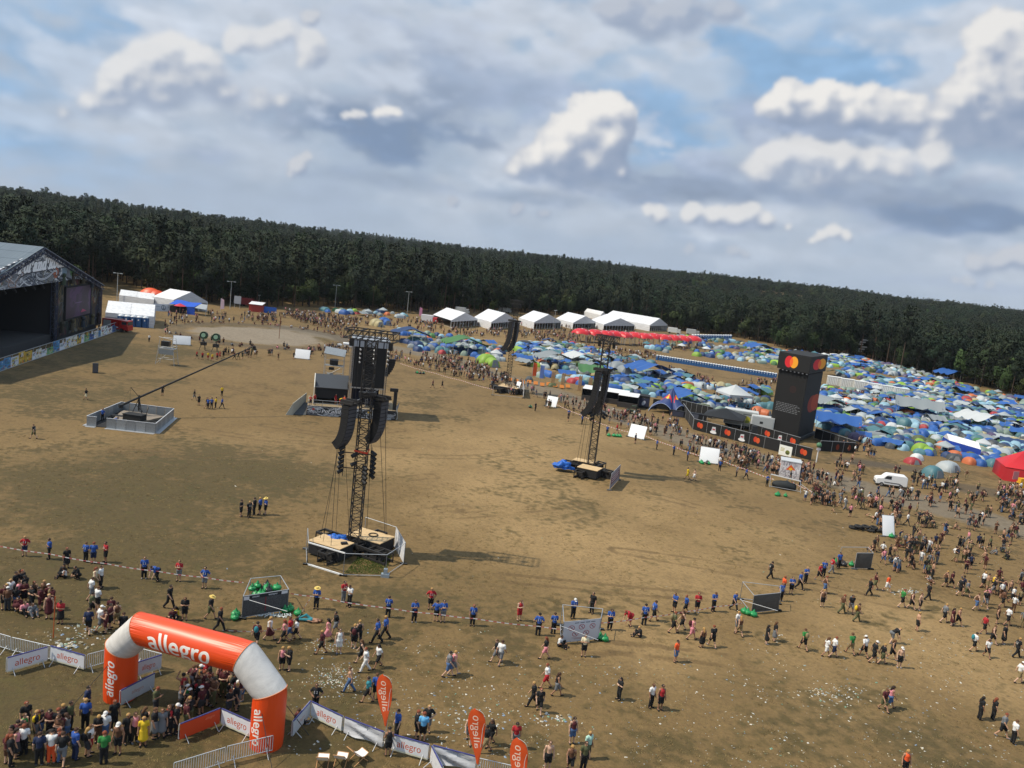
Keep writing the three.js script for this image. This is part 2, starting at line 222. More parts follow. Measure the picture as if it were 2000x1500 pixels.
function groundLow(x, z, o) { // what varies slowly: soil, grass, painted shade and sun, paths, tracks
  const big = fbm(x * 0.03, z * 0.03, 3, 1.1), mid = fbm(x * 0.16 + 9, z * 0.16, 3, 2.7), mid2 = fbm(x * 0.45, z * 0.45, 2, 9.4);
  let g = 0.1, p = 0, m = 0, road = 99, e = 9, track = 9;
  for (const b of GRASS_SHADE) { const d = Math.hypot(x - b[0], z - b[1]); if (d < b[2] * 2) g = Math.max(g, b[3] * (1 - smoothstep(d, b[2] * 0.2, b[2] * 1.6))); }
  for (const b of PALE) { const d = Math.hypot(x - b[0], z - b[1]); if (d < b[2] * 2) p = Math.max(p, b[3] * (1 - smoothstep(d, b[2] * 0.3, b[2] * 1.5))); }
  for (const b of MUD) { const d = Math.hypot((x - b[0]) * 0.7, (z - b[1]) * 1.6); if (d < b[2] * 2) m = Math.max(m, b[3] * (1 - smoothstep(d + mid * 6, b[2] * 0.5, b[2] * 1.1))); }
  if (z < -80) { for (const l of PATHS) road = Math.min(road, segDist(x, z, l)); e = Math.hypot((x - pit.c.x) / pit.rx, (z - pit.c.z) / (pit.rx * 1.05)); }
  for (const t of TRACKS) { const a = t[0], b = t[t.length - 1]; if (x > Math.min(a.x, b.x) - 6 && x < Math.max(a.x, b.x) + 6) track = Math.min(track, segDist(x, z, t)); }
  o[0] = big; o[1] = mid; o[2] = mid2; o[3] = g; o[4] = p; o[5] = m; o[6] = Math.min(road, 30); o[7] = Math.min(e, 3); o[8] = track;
}
function groundTex(x0, z0, w, d, W, Hh, fineK, step) {
  const data = new Uint8Array(W * Hh * 4), lut = new Uint8Array(4097), nw = Math.ceil(W / step) + 2, nh = Math.ceil(Hh / step) + 2, low = new Float32Array(nw * nh * 9), q = new Float64Array(9), out = [0, 0, 0];
  for (let i = 0; i <= 4096; i++) { const c = i / 4096; lut[i] = 255 * (c <= 0.0031308 ? c * 12.92 : 1.055 * c ** (1 / 2.4) - 0.055); }
  for (let j = 0; j < nh; j++) for (let i = 0; i < nw; i++) { groundLow(x0 + (i * step / W) * w, z0 + (j * step / Hh) * d, q); low.set(q, (j * nw + i) * 9); }
  const mixTo = (c, t) => { if (t <= 0) return; if (t > 1) t = 1; out[0] += (c[0] - out[0]) * t; out[1] += (c[1] - out[1]) * t; out[2] += (c[2] - out[2]) * t; };
  for (let j = 0; j < Hh; j++) for (let i = 0; i < W; i++) {
    const x = x0 + ((i + 0.5) / W) * w, z = z0 + ((j + 0.5) / Hh) * d, ci = Math.floor(i / step), cj = Math.floor(j / step), fx = i / step - ci, fz = j / step - cj, A = (cj * nw + ci) * 9, B = A + nw * 9;
    for (let k = 0; k < 9; k++) q[k] = (low[A + k] * (1 - fx) + low[A + 9 + k] * fx) * (1 - fz) + (low[B + k] * (1 - fx) + low[B + 9 + k] * fx) * fz;
    const big = q[0], mid = q[1], mid2 = q[2], g = q[3], p = q[4], m = q[5], road = q[6], e = q[7], track = q[8];
    const fine = fbm(x * 1.1, z * 1.1 + 4, fineK, 5.9), grit = noise.noise(x * 6.1, z * 6.1, 3.3);
    out[0] = soil[0]; out[1] = soil[1]; out[2] = soil[2];
    mixTo(pale, 0.95 * p + 0.7 * (big - 0.02) + 0.5 * mid);
    mixTo(brown, smoothstep(mid + 0.7 * fine - 0.6 * p, 0.02, 0.3) * 0.75);
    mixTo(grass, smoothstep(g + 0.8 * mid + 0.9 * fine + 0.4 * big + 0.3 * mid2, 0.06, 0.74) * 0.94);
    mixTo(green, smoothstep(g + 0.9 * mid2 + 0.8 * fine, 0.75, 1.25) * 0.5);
    mixTo(roadc, (1 - smoothstep(road + mid * 5 + fine * 2, 3, 6.5)) * 0.75);
    mixTo(dust, (1 - smoothstep(e + mid * 0.3 + 0.25 * big + fine * 0.06, 0.66, 0.9)) * 0.85); mixTo(mud, 0.55 * (1 - smoothstep(Math.abs(e - 1.02) + mid * 0.1, 0.08, 0.2)));
    mixTo(brown, 0.6 * smoothstep(mid2 + big, -0.25, 0.1) * (1 - smoothstep(Math.abs(track - 0.9) + mid * 0.4 + fine * 0.5, 0.1, 0.38)));
    mixTo(mud, m);
    const spk = noise.noise(x * 3.3, z * 3.3, 8.8), k = (1 + 0.4 * fine + 0.26 * grit + 0.22 * mid) * (spk > 0.42 ? 1 - 1.6 * (spk - 0.42) : 1), o = (j * W + i) * 4;
    for (let c = 0; c < 3; c++) data[o + c] = lut[Math.floor(clamp(out[c] * k, 0, 1) * 4096)]; data[o + 3] = 255;
  }
  const t = new THREE.DataTexture(data, W, Hh); t.colorSpace = THREE.SRGBColorSpace; t.magFilter = THREE.LinearFilter; t.minFilter = THREE.LinearMipmapLinearFilter; t.wrapS = t.wrapT = THREE.MirroredRepeatWrapping; t.needsUpdate = true; return t;
}
function sheet(x0, z0, w, d, nx, nz, tex, uvm, y0) {
  const pos = [], uv = [], idx = [];
  for (let j = 0; j <= nz; j++) for (let i = 0; i <= nx; i++) { const x = x0 + (i / nx) * w, z = z0 + (j / nz) * d; pos.push(x, land(x, z) + y0, z); uv.push((x - uvm[0]) / uvm[2], (z - uvm[1]) / uvm[3]); }
  for (let j = 0; j < nz; j++) for (let i = 0; i < nx; i++) { const a = j * (nx + 1) + i, b = a + nx + 1; idx.push(a, b, a + 1, b, b + 1, a + 1); }
  const g = new THREE.BufferGeometry(); g.setIndex(idx); g.setAttribute('position', new THREE.Float32BufferAttribute(pos, 3)); g.setAttribute('uv', new THREE.Float32BufferAttribute(uv, 2)); g.computeVertexNormals(); return g;
}
{
  const bumpTile = (() => { const N = 512, d = new Uint8Array(N * N * 4); for (let y = 0; y < N; y++) for (let x = 0; x < N; x++) { const a = (x / N) * 6.2832, b = (y / N) * 6.2832; let s = 0; for (const [f, k] of [[4, 0.5], [10, 0.4], [24, 0.35]]) s += k * noise.noise(Math.cos(a) * f + 7, Math.sin(a) * f + Math.cos(b) * f, Math.sin(b) * f + 3); const q = (y * N + x) * 4; d[q] = d[q + 1] = d[q + 2] = clamp(128 + s * 150, 0, 255); d[q + 3] = 255; } const t = new THREE.DataTexture(d, N, N); t.wrapS = t.wrapT = THREE.RepeatWrapping; t.magFilter = THREE.LinearFilter; t.needsUpdate = true; return t; })();
  const farUV = [-230, -430, 480, 400], nearUV = [-90, -132, 180, 108];
  const bumpF = bumpTile.clone(); bumpF.repeat.set(80, 66); const bumpN = bumpTile.clone(); bumpN.repeat.set(36, 21.6);
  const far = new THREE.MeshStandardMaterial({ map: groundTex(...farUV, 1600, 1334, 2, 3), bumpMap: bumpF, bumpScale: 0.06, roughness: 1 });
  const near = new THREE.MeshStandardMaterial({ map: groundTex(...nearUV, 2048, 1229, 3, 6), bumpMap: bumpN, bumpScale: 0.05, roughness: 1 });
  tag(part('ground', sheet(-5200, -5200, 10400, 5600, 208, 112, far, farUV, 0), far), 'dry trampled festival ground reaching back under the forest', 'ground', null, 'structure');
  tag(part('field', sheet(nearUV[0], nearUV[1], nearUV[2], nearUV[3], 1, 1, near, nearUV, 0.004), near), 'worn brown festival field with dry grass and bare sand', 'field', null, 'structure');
}
lap("ground");
// ---------------------------------------------------------------- trees
const TREES = (() => {
  const R = rng(77), bark = std(0.09, 0.056, 0.038, 0.95), barkGrey = std(0.045, 0.036, 0.028, 0.95);
  const leafMats = [[0.011, 0.021, 0.008], [0.015, 0.025, 0.008], [0.009, 0.019, 0.008], [0.03, 0.048, 0.011]].map((c) => new THREE.MeshStandardMaterial({ color: new THREE.Color().setRGB(...c), roughness: 0.9, side: THREE.DoubleSide }));
  function clump(pos, c, r, n, flatK) { for (let i = 0; i < n; i++) { const p = V(R() - 0.5, (R() - 0.5) * flatK, R() - 0.5).multiplyScalar(2 * r).add(c), a = V(R() - 0.5, R() - 0.5, R() - 0.5).normalize().multiplyScalar(r * (0.5 + R() * 0.5)), b = V(R() - 0.5, R() - 0.5, R() - 0.5).normalize().multiplyScalar(r * (0.4 + R() * 0.4)); pos.push(p.x - a.x, p.y - a.y, p.z - a.z, p.x + b.x, p.y + b.y, p.z + b.z, p.x + a.x * 0.7 - b.x, p.y + a.y * 0.7 - b.y, p.z + a.z * 0.7 - b.z); } }
  const geoOf = (pos, cy) => { // each leaf cluster faces outward from the crown's axis
    const nr = [], a = V(0, 0, 0), b = V(0, 0, 0), c = V(0, 0, 0), o = V(0, 0, 0), n = V(0, 0, 0);
    for (let i = 0; i < pos.length; i += 9) { a.fromArray(pos, i); b.fromArray(pos, i + 3); c.fromArray(pos, i + 6); o.copy(a).add(b).add(c).multiplyScalar(1 / 3); o.y -= cy; o.normalize(); o.y += 0.25; n.copy(b).sub(a).cross(c.clone().sub(a)).normalize(); if (n.dot(o) < 0) { for (let k = 0; k < 3; k++) { const t = pos[i + 3 + k]; pos[i + 3 + k] = pos[i + 6 + k]; pos[i + 6 + k] = t; } n.negate(); } n.multiplyScalar(0.35).add(o).normalize(); for (let k = 0; k < 3; k++) nr.push(n.x, n.y, n.z); }
    const g = new THREE.BufferGeometry(); g.setAttribute('position', new THREE.Float32BufferAttribute(pos, 3)); g.setAttribute('normal', new THREE.Float32BufferAttribute(nr, 3)); return flat(g); };
  function pine(h, low, wide, dense) { // a bare trunk under a ragged, layered crown
    const pos = [], lean = (R() - 0.5) * 1.2, trunk = [beam(V(0, -1, 0), V(lean * 0.4, h * 0.55, 0), 0.24, 6, 0.17), beam(V(lean * 0.4, h * 0.55, 0), V(lean, h * 0.95, 0), 0.17, 5, 0.05)];
    const lev = 9;
    for (let l = 0; l < lev; l++) { const t = l / (lev - 1), y = h * lerp(low, 1, t), rr = wide * Math.sqrt(Math.max(0.05, Math.sin(Math.PI * (0.2 + 0.64 * t)))) * (0.75 + R() * 0.4), k = Math.round(6 + rr * 2.6);
      for (let i = 0; i < k; i++) { const a = R() * 6.283, q = rr * Math.sqrt(R()); const c = V(lean * 0.8 + Math.cos(a) * q, y + (R() - 0.5) * h * 0.06 - q * 0.12, Math.sin(a) * q); clump(pos, c, 0.5 + R() * 0.4, dense, 0.8); if (i % 4 === 0 && q > 0.8) trunk.push(beam(V(lean * 0.7, y - 0.5, 0), c, 0.05, 3, 0.02)); } }
    return [merge(trunk), geoOf(pos, h * lerp(low, 1, 0.3))];
  }
  function broad(h, wide, dense) { // a rounded, lumpy crown down to the ground's scrub
    const pos = [], trunk = [beam(V(0, -1, 0), V(0, h * 0.5, 0), 0.3, 6, 0.16)];
    for (let i = 0; i < 15; i++) { const a = R() * 6.283, q = wide * Math.sqrt(R()) * 0.75, c0 = V(Math.cos(a) * q, h * (0.22 + 0.62 * R() * (1 - 0.3 * q / wide)), Math.sin(a) * q), rr = wide * (0.25 + R() * 0.2); trunk.push(beam(V(0, h * 0.25, 0), c0, 0.09, 4, 0.03));
      for (let k = 0; k < 18; k++) { const d = V(R() - 0.5, R() - 0.42, R() - 0.5).normalize().multiplyScalar(rr * (0.75 + 0.3 * R())).add(c0); clump(pos, d, 0.42 + R() * 0.32, dense, 1); } }
    return [merge(trunk), geoOf(pos, h * 0.45)];
  }
  const kinds = [pine(25, 0.5, 3.2, 10), pine(26, 0.52, 2.9, 10), pine(22, 0.4, 3.4, 10), pine(24, 0.25, 3.3, 10), broad(20, 5.4, 7), broad(14, 4.6, 7), broad(22, 5.0, 7)];
  const treeMat = [0, 2, 1, 0, 1, 3, 2].map((i) => leafMats[i]);
  // the wood that reads as one mass
  const lots = kinds.map(() => []), az0 = -0.78, az1 = 0.78;
  const put = (az, r, k, s) => { const x = Math.sin(az) * r, z = -Math.cos(az) * r; lots[k].push([x, land(x, z), z, s, R() * 6.283]); };
  for (let r = 190; r < 3300;) {
    const step = r < 520 ? 5.2 : r < 900 ? 6.2 : r < 1700 ? 9 : 15;
    for (let az = az0; az < az1; az += step / r) { const e = edgeAt(az), a = az + ((R() - 0.5) * step * 0.9) / r, rr = r + (R() - 0.5) * step; if (rr < e + 5) continue; if (r > 1000 && n2(a * 9, rr / 260) > 0.42) continue;
      const right = smoothstep(az, 0.02, 0.2), k = R() < 0.55 + 0.35 * right + 0.25 * smoothstep(rr, 450, 800) + 0.5 * n2(a * 14, rr / 70, 2.2) ? 4 + Math.floor(R() * 3) : Math.floor(R() * 4); put(a, rr, k, (0.72 + R() * 0.36 + 0.2 * n2(a * 20, rr / 40, 6.6)) * (k < 4 ? lerp(0.95, 0.8, right) : 1) * (r > 1000 ? 1.12 : 1)); }
    r += step;
  }
  const wood = new THREE.Group(); wood.name = 'forest'; scene.add(wood); tag(wood, 'dense dark green pine forest closing the field to the horizon', 'forest', null, 'stuff');
  const mtx = new THREE.Matrix4(), q = new THREE.Quaternion(), up = V(0, 1, 0);
  kinds.forEach(([tg, cg], k) => {
    for (const [nm, g, m, lim] of [['trunk', tg, k < 4 ? bark : barkGrey, 700], ['crown', cg, treeMat[k], 1e9]]) {
      const L = lots[k].filter((t) => Math.hypot(t[0], t[2]) < lim); const im = shade(new THREE.InstancedMesh(g, m, L.length)); im.name = nm; im.userData.kind = 'stuff';
      L.forEach((t, i) => { im.setMatrixAt(i, mtx.compose(V(t[0], t[1], t[2]), q.setFromAxisAngle(up, t[4]), V(t[3], t[3] * (0.95 + 0.1 * Math.sin(t[4] * 3)), t[3]))); if (nm === 'crown') { const v = 0.7 + 0.7 * Math.abs(Math.sin(t[4] * 7.1)) + 0.5 * n2(t[0] / 60, t[2] / 60), w = 1 + 0.25 * Math.sin(t[4] * 5) + 0.3 * n2(t[0] / 40 + 9, t[2] / 40); im.setColorAt(i, new THREE.Color().setRGB(Math.max(0.3, v * w), Math.max(0.3, v), Math.max(0.25, v * 0.85))); } });
      wood.add(im);
    }
  });
  // the trees of the front row, each a thing of its own
  const protos = kinds.map(([tg, cg], k) => (label) => { const t = thing(k < 4 ? 'pine_tree' : 'leafy_tree', label, 'tree', V(0, 0, 0)); part('trunk', tg, k < 4 ? bark : barkGrey, t); part('crown', cg, treeMat[k], t); return t; });
  function where(x) { return x < 250 ? 'behind the stage' : x < 430 ? 'behind the medical marquees' : x < 640 ? 'behind the dusty pit' : x < 830 ? 'behind the small camp' : x < 1260 ? 'behind the beer marquees' : x < 1480 ? 'behind the red parasols' : x < 1760 ? 'behind the far tents' : 'by the dense camp'; }
  const R2 = rng(5);
  for (let x = 245; x < 2010; x += 20 + R2() * 16) {
    const g0 = G(x, 600), az = Math.atan2(g0.x, -g0.z) + 0; const e = edgeAt(az) + 1 + R2() * 5, p = V(Math.sin(az) * e, 0, -Math.cos(az) * e); p.y = land(p.x, p.z);
    const k = x < 640 ? (R2() < 0.62 ? Math.floor(R2() * 4) : 4 + Math.floor(R2() * 3)) : R2() < 0.35 ? Math.floor(R2() * 4) : 4 + Math.floor(R2() * 3);
    const t = protos[k](''); t.userData.base = (k < 4 ? 'bare trunked pine' : k === 5 ? 'light green leafy tree' : 'dark leafy tree') + ' at the wood edge ' + where(x); t.userData.px = [x, 0]; t.userData.group = 'trees along the wood edge ' + where(x);
    t.position.copy(p); t.rotation.y = R2() * 6.283; t.scale.setScalar(0.8 + R2() * 0.3);
  }
  return { kinds, protos };
})();
// the warm, slightly smoky summer air
scene.fog = new THREE.FogExp2(new THREE.Color().setRGB(0.7, 0.78, 0.86), 0.00004);
// ================================================================ the large structures
lap('trees');
const COLL = ['#8c2f2f', '#2f5f8c', '#c9b23a', '#3c7a45', '#b9b4a6', '#5a3d6b', '#d07a35', '#37404a', '#d8d6cf', '#7b5a3a'];
function scrawl(g, w, h, n, seed, pal, sw) { // painted scrolls and figures, as on the festival's hand-painted panels
  const R = rng(seed); g.lineCap = 'round';
  for (let i = 0; i < n; i++) { g.strokeStyle = pal[Math.floor(R() * pal.length)]; g.lineWidth = sw * (0.4 + R() * 1.4); g.beginPath(); let x = R() * w, y = R() * h; g.moveTo(x, y); for (let k = 0; k < 3; k++) g.bezierCurveTo(x + (R() - 0.5) * w * 0.3, y + (R() - 0.5) * h * 0.9, x + (R() - 0.5) * w * 0.3, y + (R() - 0.5) * h * 0.9, (x += (R() - 0.5) * w * 0.22), (y = clamp(y + (R() - 0.5) * h * 0.6, 0, h))); g.stroke(); }
}
// ---- main stage: s runs along the front, y up, b backwards into the stage
{
  const A = G(0, 705), B = G(205, 640), u = B.clone().sub(A).normalize(), back = V(u.z, 0, -u.x);
  const stage = thing('festival_stage', 'huge black stage with silver roof and a grey gable banner in white script', 'stage', A, Math.atan2(-u.z, u.x));
  // local x = along the front, local z = towards the field, so b = -z
  const slope = (s) => 19.5 - (Math.abs(s - 17.7) * 9.2) / 37.3;
  const gableTex = canvasTex(2048, 512, (g, w, h) => {
    g.fillStyle = '#757a82'; g.fillRect(0, 0, w, h); scrawl(g, w, h, 110, 3, ['#d0d4d8', '#4a4f57', '#a2a7ae', '#2d323a', '#e6e8ea'], 8); scrawl(g, w, h, 12, 9, ['#8f6a55', '#5f7059', '#8d8256', '#4c566c'], 5);
    for (const [x, c] of [[300, '#c9c6b4'], [1290, '#b56a4c'], [1430, '#7a8f9e'], [1560, '#5f8a5a'], [200, '#2d3037'], [1650, '#8a6a58']]) { g.fillStyle = c; g.beginPath(); g.ellipse(x, 330, 42, 78, 0, 0, 7); g.fill(); g.fillStyle = '#23262c'; for (let k = 0; k < 5; k++) g.fillRect(x - 34 + k * 15, 360, 7, 30); }
    g.save(); g.translate(1090, 285); g.scale(0.52, 0.95); g.transform(1, -0.04, -0.12, 1, 0, 0); g.font = 'italic bold 190px serif'; g.textAlign = 'center'; g.lineJoin = 'round';
    for (const [lw, c] of [[44, '#2a2e36'], [22, '#fafbfc']]) { g.lineWidth = lw; g.strokeStyle = c; g.strokeText("Pol'and'Rock", 0, 0); }
    g.fillStyle = '#f4f5f7'; g.fillText("Pol'and'Rock", 0, 0);
    for (const [lw, c] of [[44, '#3a3f48'], [26, '#dfe2e6'], [8, '#6d727b']]) { g.lineWidth = lw; g.strokeStyle = c; g.beginPath(); g.moveTo(-150, 60); g.bezierCurveTo(-60, 170, 180, 130, 300, 60); g.bezierCurveTo(360, 30, 440, 40, 420, 90); g.stroke(); }
    g.restore();
  });
  { // gable banner: a thick sheet under the roof edge, bottom edge at 13 m
    const sh = new THREE.Shape(); sh.moveTo(-20, 12.4); sh.lineTo(-20, slope(-20) + 2.4); sh.lineTo(17.7, 19.5); sh.lineTo(49.2, slope(49.2)); sh.lineTo(38, 12.9); sh.lineTo(-20, 12.4);
    const g = new THREE.ExtrudeGeometry(sh, { depth: 0.25, bevelEnabled: false }), p = g.attributes.position, uv = g.attributes.uv; for (let i = 0; i < p.count; i++) uv.setXY(i, (p.getX(i) + 20) / 72, (p.getY(i) - 12) / 8);
    part('gable_banner', g.translate(0, 0, -0.3), new THREE.MeshStandardMaterial({ map: gableTex, roughness: 0.85 }), stage);
  }
  const roofMat = hex('#8d959a', 0.4, { metalness: 0.2, map: canvasTex(512, 512, (g, w, h) => { g.fillStyle = '#c9ced1'; g.fillRect(0, 0, w, h); const R = rng(8); for (let i = 0; i < 90; i++) { g.fillStyle = `rgba(${R() < 0.5 ? '90,105,115' : '240,245,248'},${0.1 + R() * 0.25})`; g.fillRect(0, R() * h, w, 1 + R() * 8); } for (let x = 0; x < w; x += 64) { g.fillStyle = '#6f7c88'; g.fillRect(x, 0, 3, h); } }) });
  for (const [s0, s1] of [[-20, 17.7], [17.7, 55]]) for (let k = 0; k < 4; k++) part('roof_panel', quadSheet(V(s0, slope(s0) + 0.5, 0.4 - k * 9.5), V(s1, slope(s1) + 0.5, 0.4 - k * 9.5), V(s1, slope(s1) + 0.5, -8.8 - k * 9.5), V(s0, slope(s0) + 0.5, -8.8 - k * 9.5), 1, 1, 0.12), roofMat, stage);
  const blue = std(0.035, 0.045, 0.085, 0.5, 0.3), tr = [];
  for (const z of [0.1, -9.4, -18.9]) for (const [s0, s1] of [[-20, 17.7], [17.7, 55]]) tr.push(...latticeMast(V(s0, slope(s0) - 0.2, z), V(s1, slope(s1) - 0.2, z), 0.9, 1.4, 0.09, 0.06));
  for (const s of [-19, 26.5, 54.5]) for (const z of [-0.6, -19, -36]) tr.push(...latticeMast(V(s, 0, z), V(s, slope(s) - 0.4, z), 0.9, 1.6, 0.08, 0.05));
  part('roof_truss', merge(tr), blue, stage);
  const dark = hex('#2b2b2e', 1);
  part('back_drape', merge([boxg(46, 13, 0.3, 3, 6.5, -30), boxg(0.3, 14, 30, 26.3, 7, -15.5), boxg(0.3, 10, 37, -19.5, 6, -18.4), boxg(46, 0.3, 30, 3, 13.4, -15.4)]), dark, stage);
  part('stage_floor', boxg(74, 1.8, 33, 17.5, 0.9, -17.5), hex('#3a3a3c', 0.9), stage);
  // the painted wing with its violet screen
  const wingTex = canvasTex(1024, 512, (g, w, h) => { g.fillStyle = '#2b2b30'; g.fillRect(0, 0, w, h); scrawl(g, w, h, 110, 21, ['#3a342e', '#2f363d', '#473b2d', '#262f2a', '#3a282a', '#4a463d', '#2f2a38'], 20); const R = rng(12); for (let i = 0; i < 70; i++) { const x = R() * w, y = R() * h; g.fillStyle = COLL[Math.floor(R() * 10)]; g.globalAlpha = 0.28; g.beginPath(); g.ellipse(x, y, 5 + R() * 16, 10 + R() * 30, R() * 3, 0, 7); g.fill(); } g.globalAlpha = 1; scrawl(g, w, h, 30, 33, ['#77745f', '#5f686d', '#806e40'], 4); });
  const sh = new THREE.Shape(); sh.moveTo(26.5, 1); sh.lineTo(26.5, 14.4); sh.lineTo(38, 14.4); sh.lineTo(55, 10.6); sh.lineTo(57.5, 9.5); sh.lineTo(57.5, 1); sh.lineTo(26.5, 1);
  const wg = new THREE.ExtrudeGeometry(sh, { depth: 0.2, bevelEnabled: false }); { const p = wg.attributes.position, uv = wg.attributes.uv; for (let i = 0; i < p.count; i++) uv.setXY(i, (p.getX(i) - 26) / 32, p.getY(i) / 15); }
  part('wing_panel', wg.translate(0, 0, -0.75), new THREE.MeshStandardMaterial({ map: wingTex, roughness: 0.95 }), stage);
  const scr = canvasTex(256, 192, (g, w, h) => { g.fillStyle = '#2b1a36'; g.fillRect(0, 0, w, h); scrawl(g, w, h, 14, 4, ['#38234a', '#241530', '#402552'], 18); g.fillStyle = '#a02a5a'; g.beginPath(); g.moveTo(170, 150); g.lineTo(215, 168); g.lineTo(150, 172); g.fill(); g.fillStyle = '#6a5580'; g.fillRect(90, 100, 70, 5); });
  part('video_screen', boxg(15.6, 6.6, 0.3, 40, 7.8, -0.35), new THREE.MeshStandardMaterial({ map: scr, roughness: 0.5, emissive: 0xffffff, emissiveMap: scr, emissiveIntensity: 0.04 }), stage);
  part('screen_frame', merge([boxg(16.2, 0.3, 0.4, 40, 11.3, -0.35), boxg(16.2, 0.3, 0.4, 40, 4.3, -0.35), boxg(0.3, 6.7, 0.4, 31.95, 7.8, -0.35), boxg(0.3, 6.7, 0.4, 48.05, 7.8, -0.35)]), M.matt, stage);
  const fig = rng(41); for (let i = 0; i < 9; i++) { const x = 28 + (i % 5) * 6.4 + fig() * 2, y = i < 5 ? 1.8 : 12 - Math.max(0, x - 40) * 0.2; part('painted_figure', merge([new THREE.SphereGeometry(0.5, 8, 6).translate(x, y + 2, 0.05), beam(V(x, y, 0), V(x, y + 1.8, 0), 0.5, 7, 0.3), beam(V(x, y + 1.4, 0), V(x + 1.1, y + 2 * fig(), 0.1), 0.16, 5)]), hex(['#3f3a30', '#4a4436', '#363d44', '#57523f', '#3d3030', '#44503f'][i % 6], 0.9), stage); }
  // lamps under the roof edge
  for (let i = 0; i < 9; i++) part('stage_lamp', beam(V(-14 + i * 4.4, 12.2, -1.2), V(-14 + i * 4.4, 11.6, -0.7), 0.28, 8, 0.22), M.black, stage);
  // speaker hangs beside the opening
  // barricade of posters in front
  const bar0 = thing('stage_barricade', 'long barricade hung with colourful posters along the foot of the stage', 'barricade', A.clone().addScaledVector(back, -4), stage.rotation.y);
  part('rail', merge([bar(V(-14, 2.2, 0), V(55, 2.2, 0), 0.12, 0.08), bar(V(-14, 0.1, 0), V(55, 0.1, 0), 0.4, 0.1), ...Array.from({ length: 24 }, (_, i) => beam(V(-14 + i * 3, 0, -0.4), V(-14 + i * 3, 2.2, 0), 0.04))]), M.galv, bar0);
  const R = rng(61), pm = Array.from({ length: 12 }, (_, k) => new THREE.MeshStandardMaterial({ roughness: 0.8, map: canvasTex(64, 64, (g, w, h) => { const r = rng(100 + k); g.fillStyle = ['#d9dade', '#d8d2c4', '#c9a33a', '#dfe2e6', '#4f86b4', '#cfcfd4', '#b78a7a', '#e4e4e2', '#71a06a', '#d5d8e0', '#3e5f9c', '#e0d9d4'][k]; g.fillRect(0, 0, w, h); for (let i = 0; i < 14; i++) { g.fillStyle = COLL[Math.floor(r() * 10)]; g.globalAlpha = 0.75; g.fillRect(r() * w, r() * h, 4 + r() * 16, 3 + r() * 14); } g.globalAlpha = 1; g.fillStyle = '#222'; for (let i = 0; i < 4; i++) g.fillRect(6, 10 + i * 7, 20 + r() * 30, 2); }) }));
  const pg = boxg(1, 1, 0.05); for (let s = -14; s < 54;) { const w = 1.3 + R() * 2.2, h = 1.2 + R() * 0.9, m = part('poster', pg, pm[Math.floor(R() * 12)], bar0); m.position.set(s + w / 2, 0.15 + h / 2, 0.1 + R() * 0.02); m.scale.set(w, h, 1); s += w + 0.06; if (R() < 0.4) { const t = part('poster', pg, pm[Math.floor(R() * 12)], bar0); t.position.set(s - w / 2, 1.7, 0.16); t.scale.set(0.9, 0.7, 1); } }
}
// ---- pieces of the sound towers
function cabinetStack(name, label, top, aim, n, w, group) { // a hung column of loudspeaker cabinets that curls back towards its foot
  const t = thing(name, label, 'loudspeaker', top, Math.atan2(aim.x, aim.z), group), h = 0.36, d = 0.75; let p = V(0, 0, 0);
  part('rigging_frame', merge([boxg(w + 0.1, 0.12, d + 0.5, 0, 0.16, -d / 2), boxg(0.14, 0.26, d + 0.6, w / 3, 0.34, -d / 2), boxg(0.14, 0.26, d + 0.6, -w / 3, 0.34, -d / 2)]), M.darkSteel, t);
  const gb = merge([boxg(w, h - 0.025, d, 0, -h / 2, -d / 2)]), gg = merge([boxg(w - 0.06, h - 0.07, 0.03, 0, -h / 2, 0.012)]);
  for (let i = 0; i < n; i++) { const a = rad(1 + 44 * Math.pow(i / (n - 1), 2.6)); const c = part('cabinet', gb, M.black, t); c.position.copy(p); c.rotation.x = a; const gr = part('grille', gg, M.net, c); p = p.clone().add(V(0, -h * Math.cos(a), -h * Math.sin(a))); }
  return t;
}
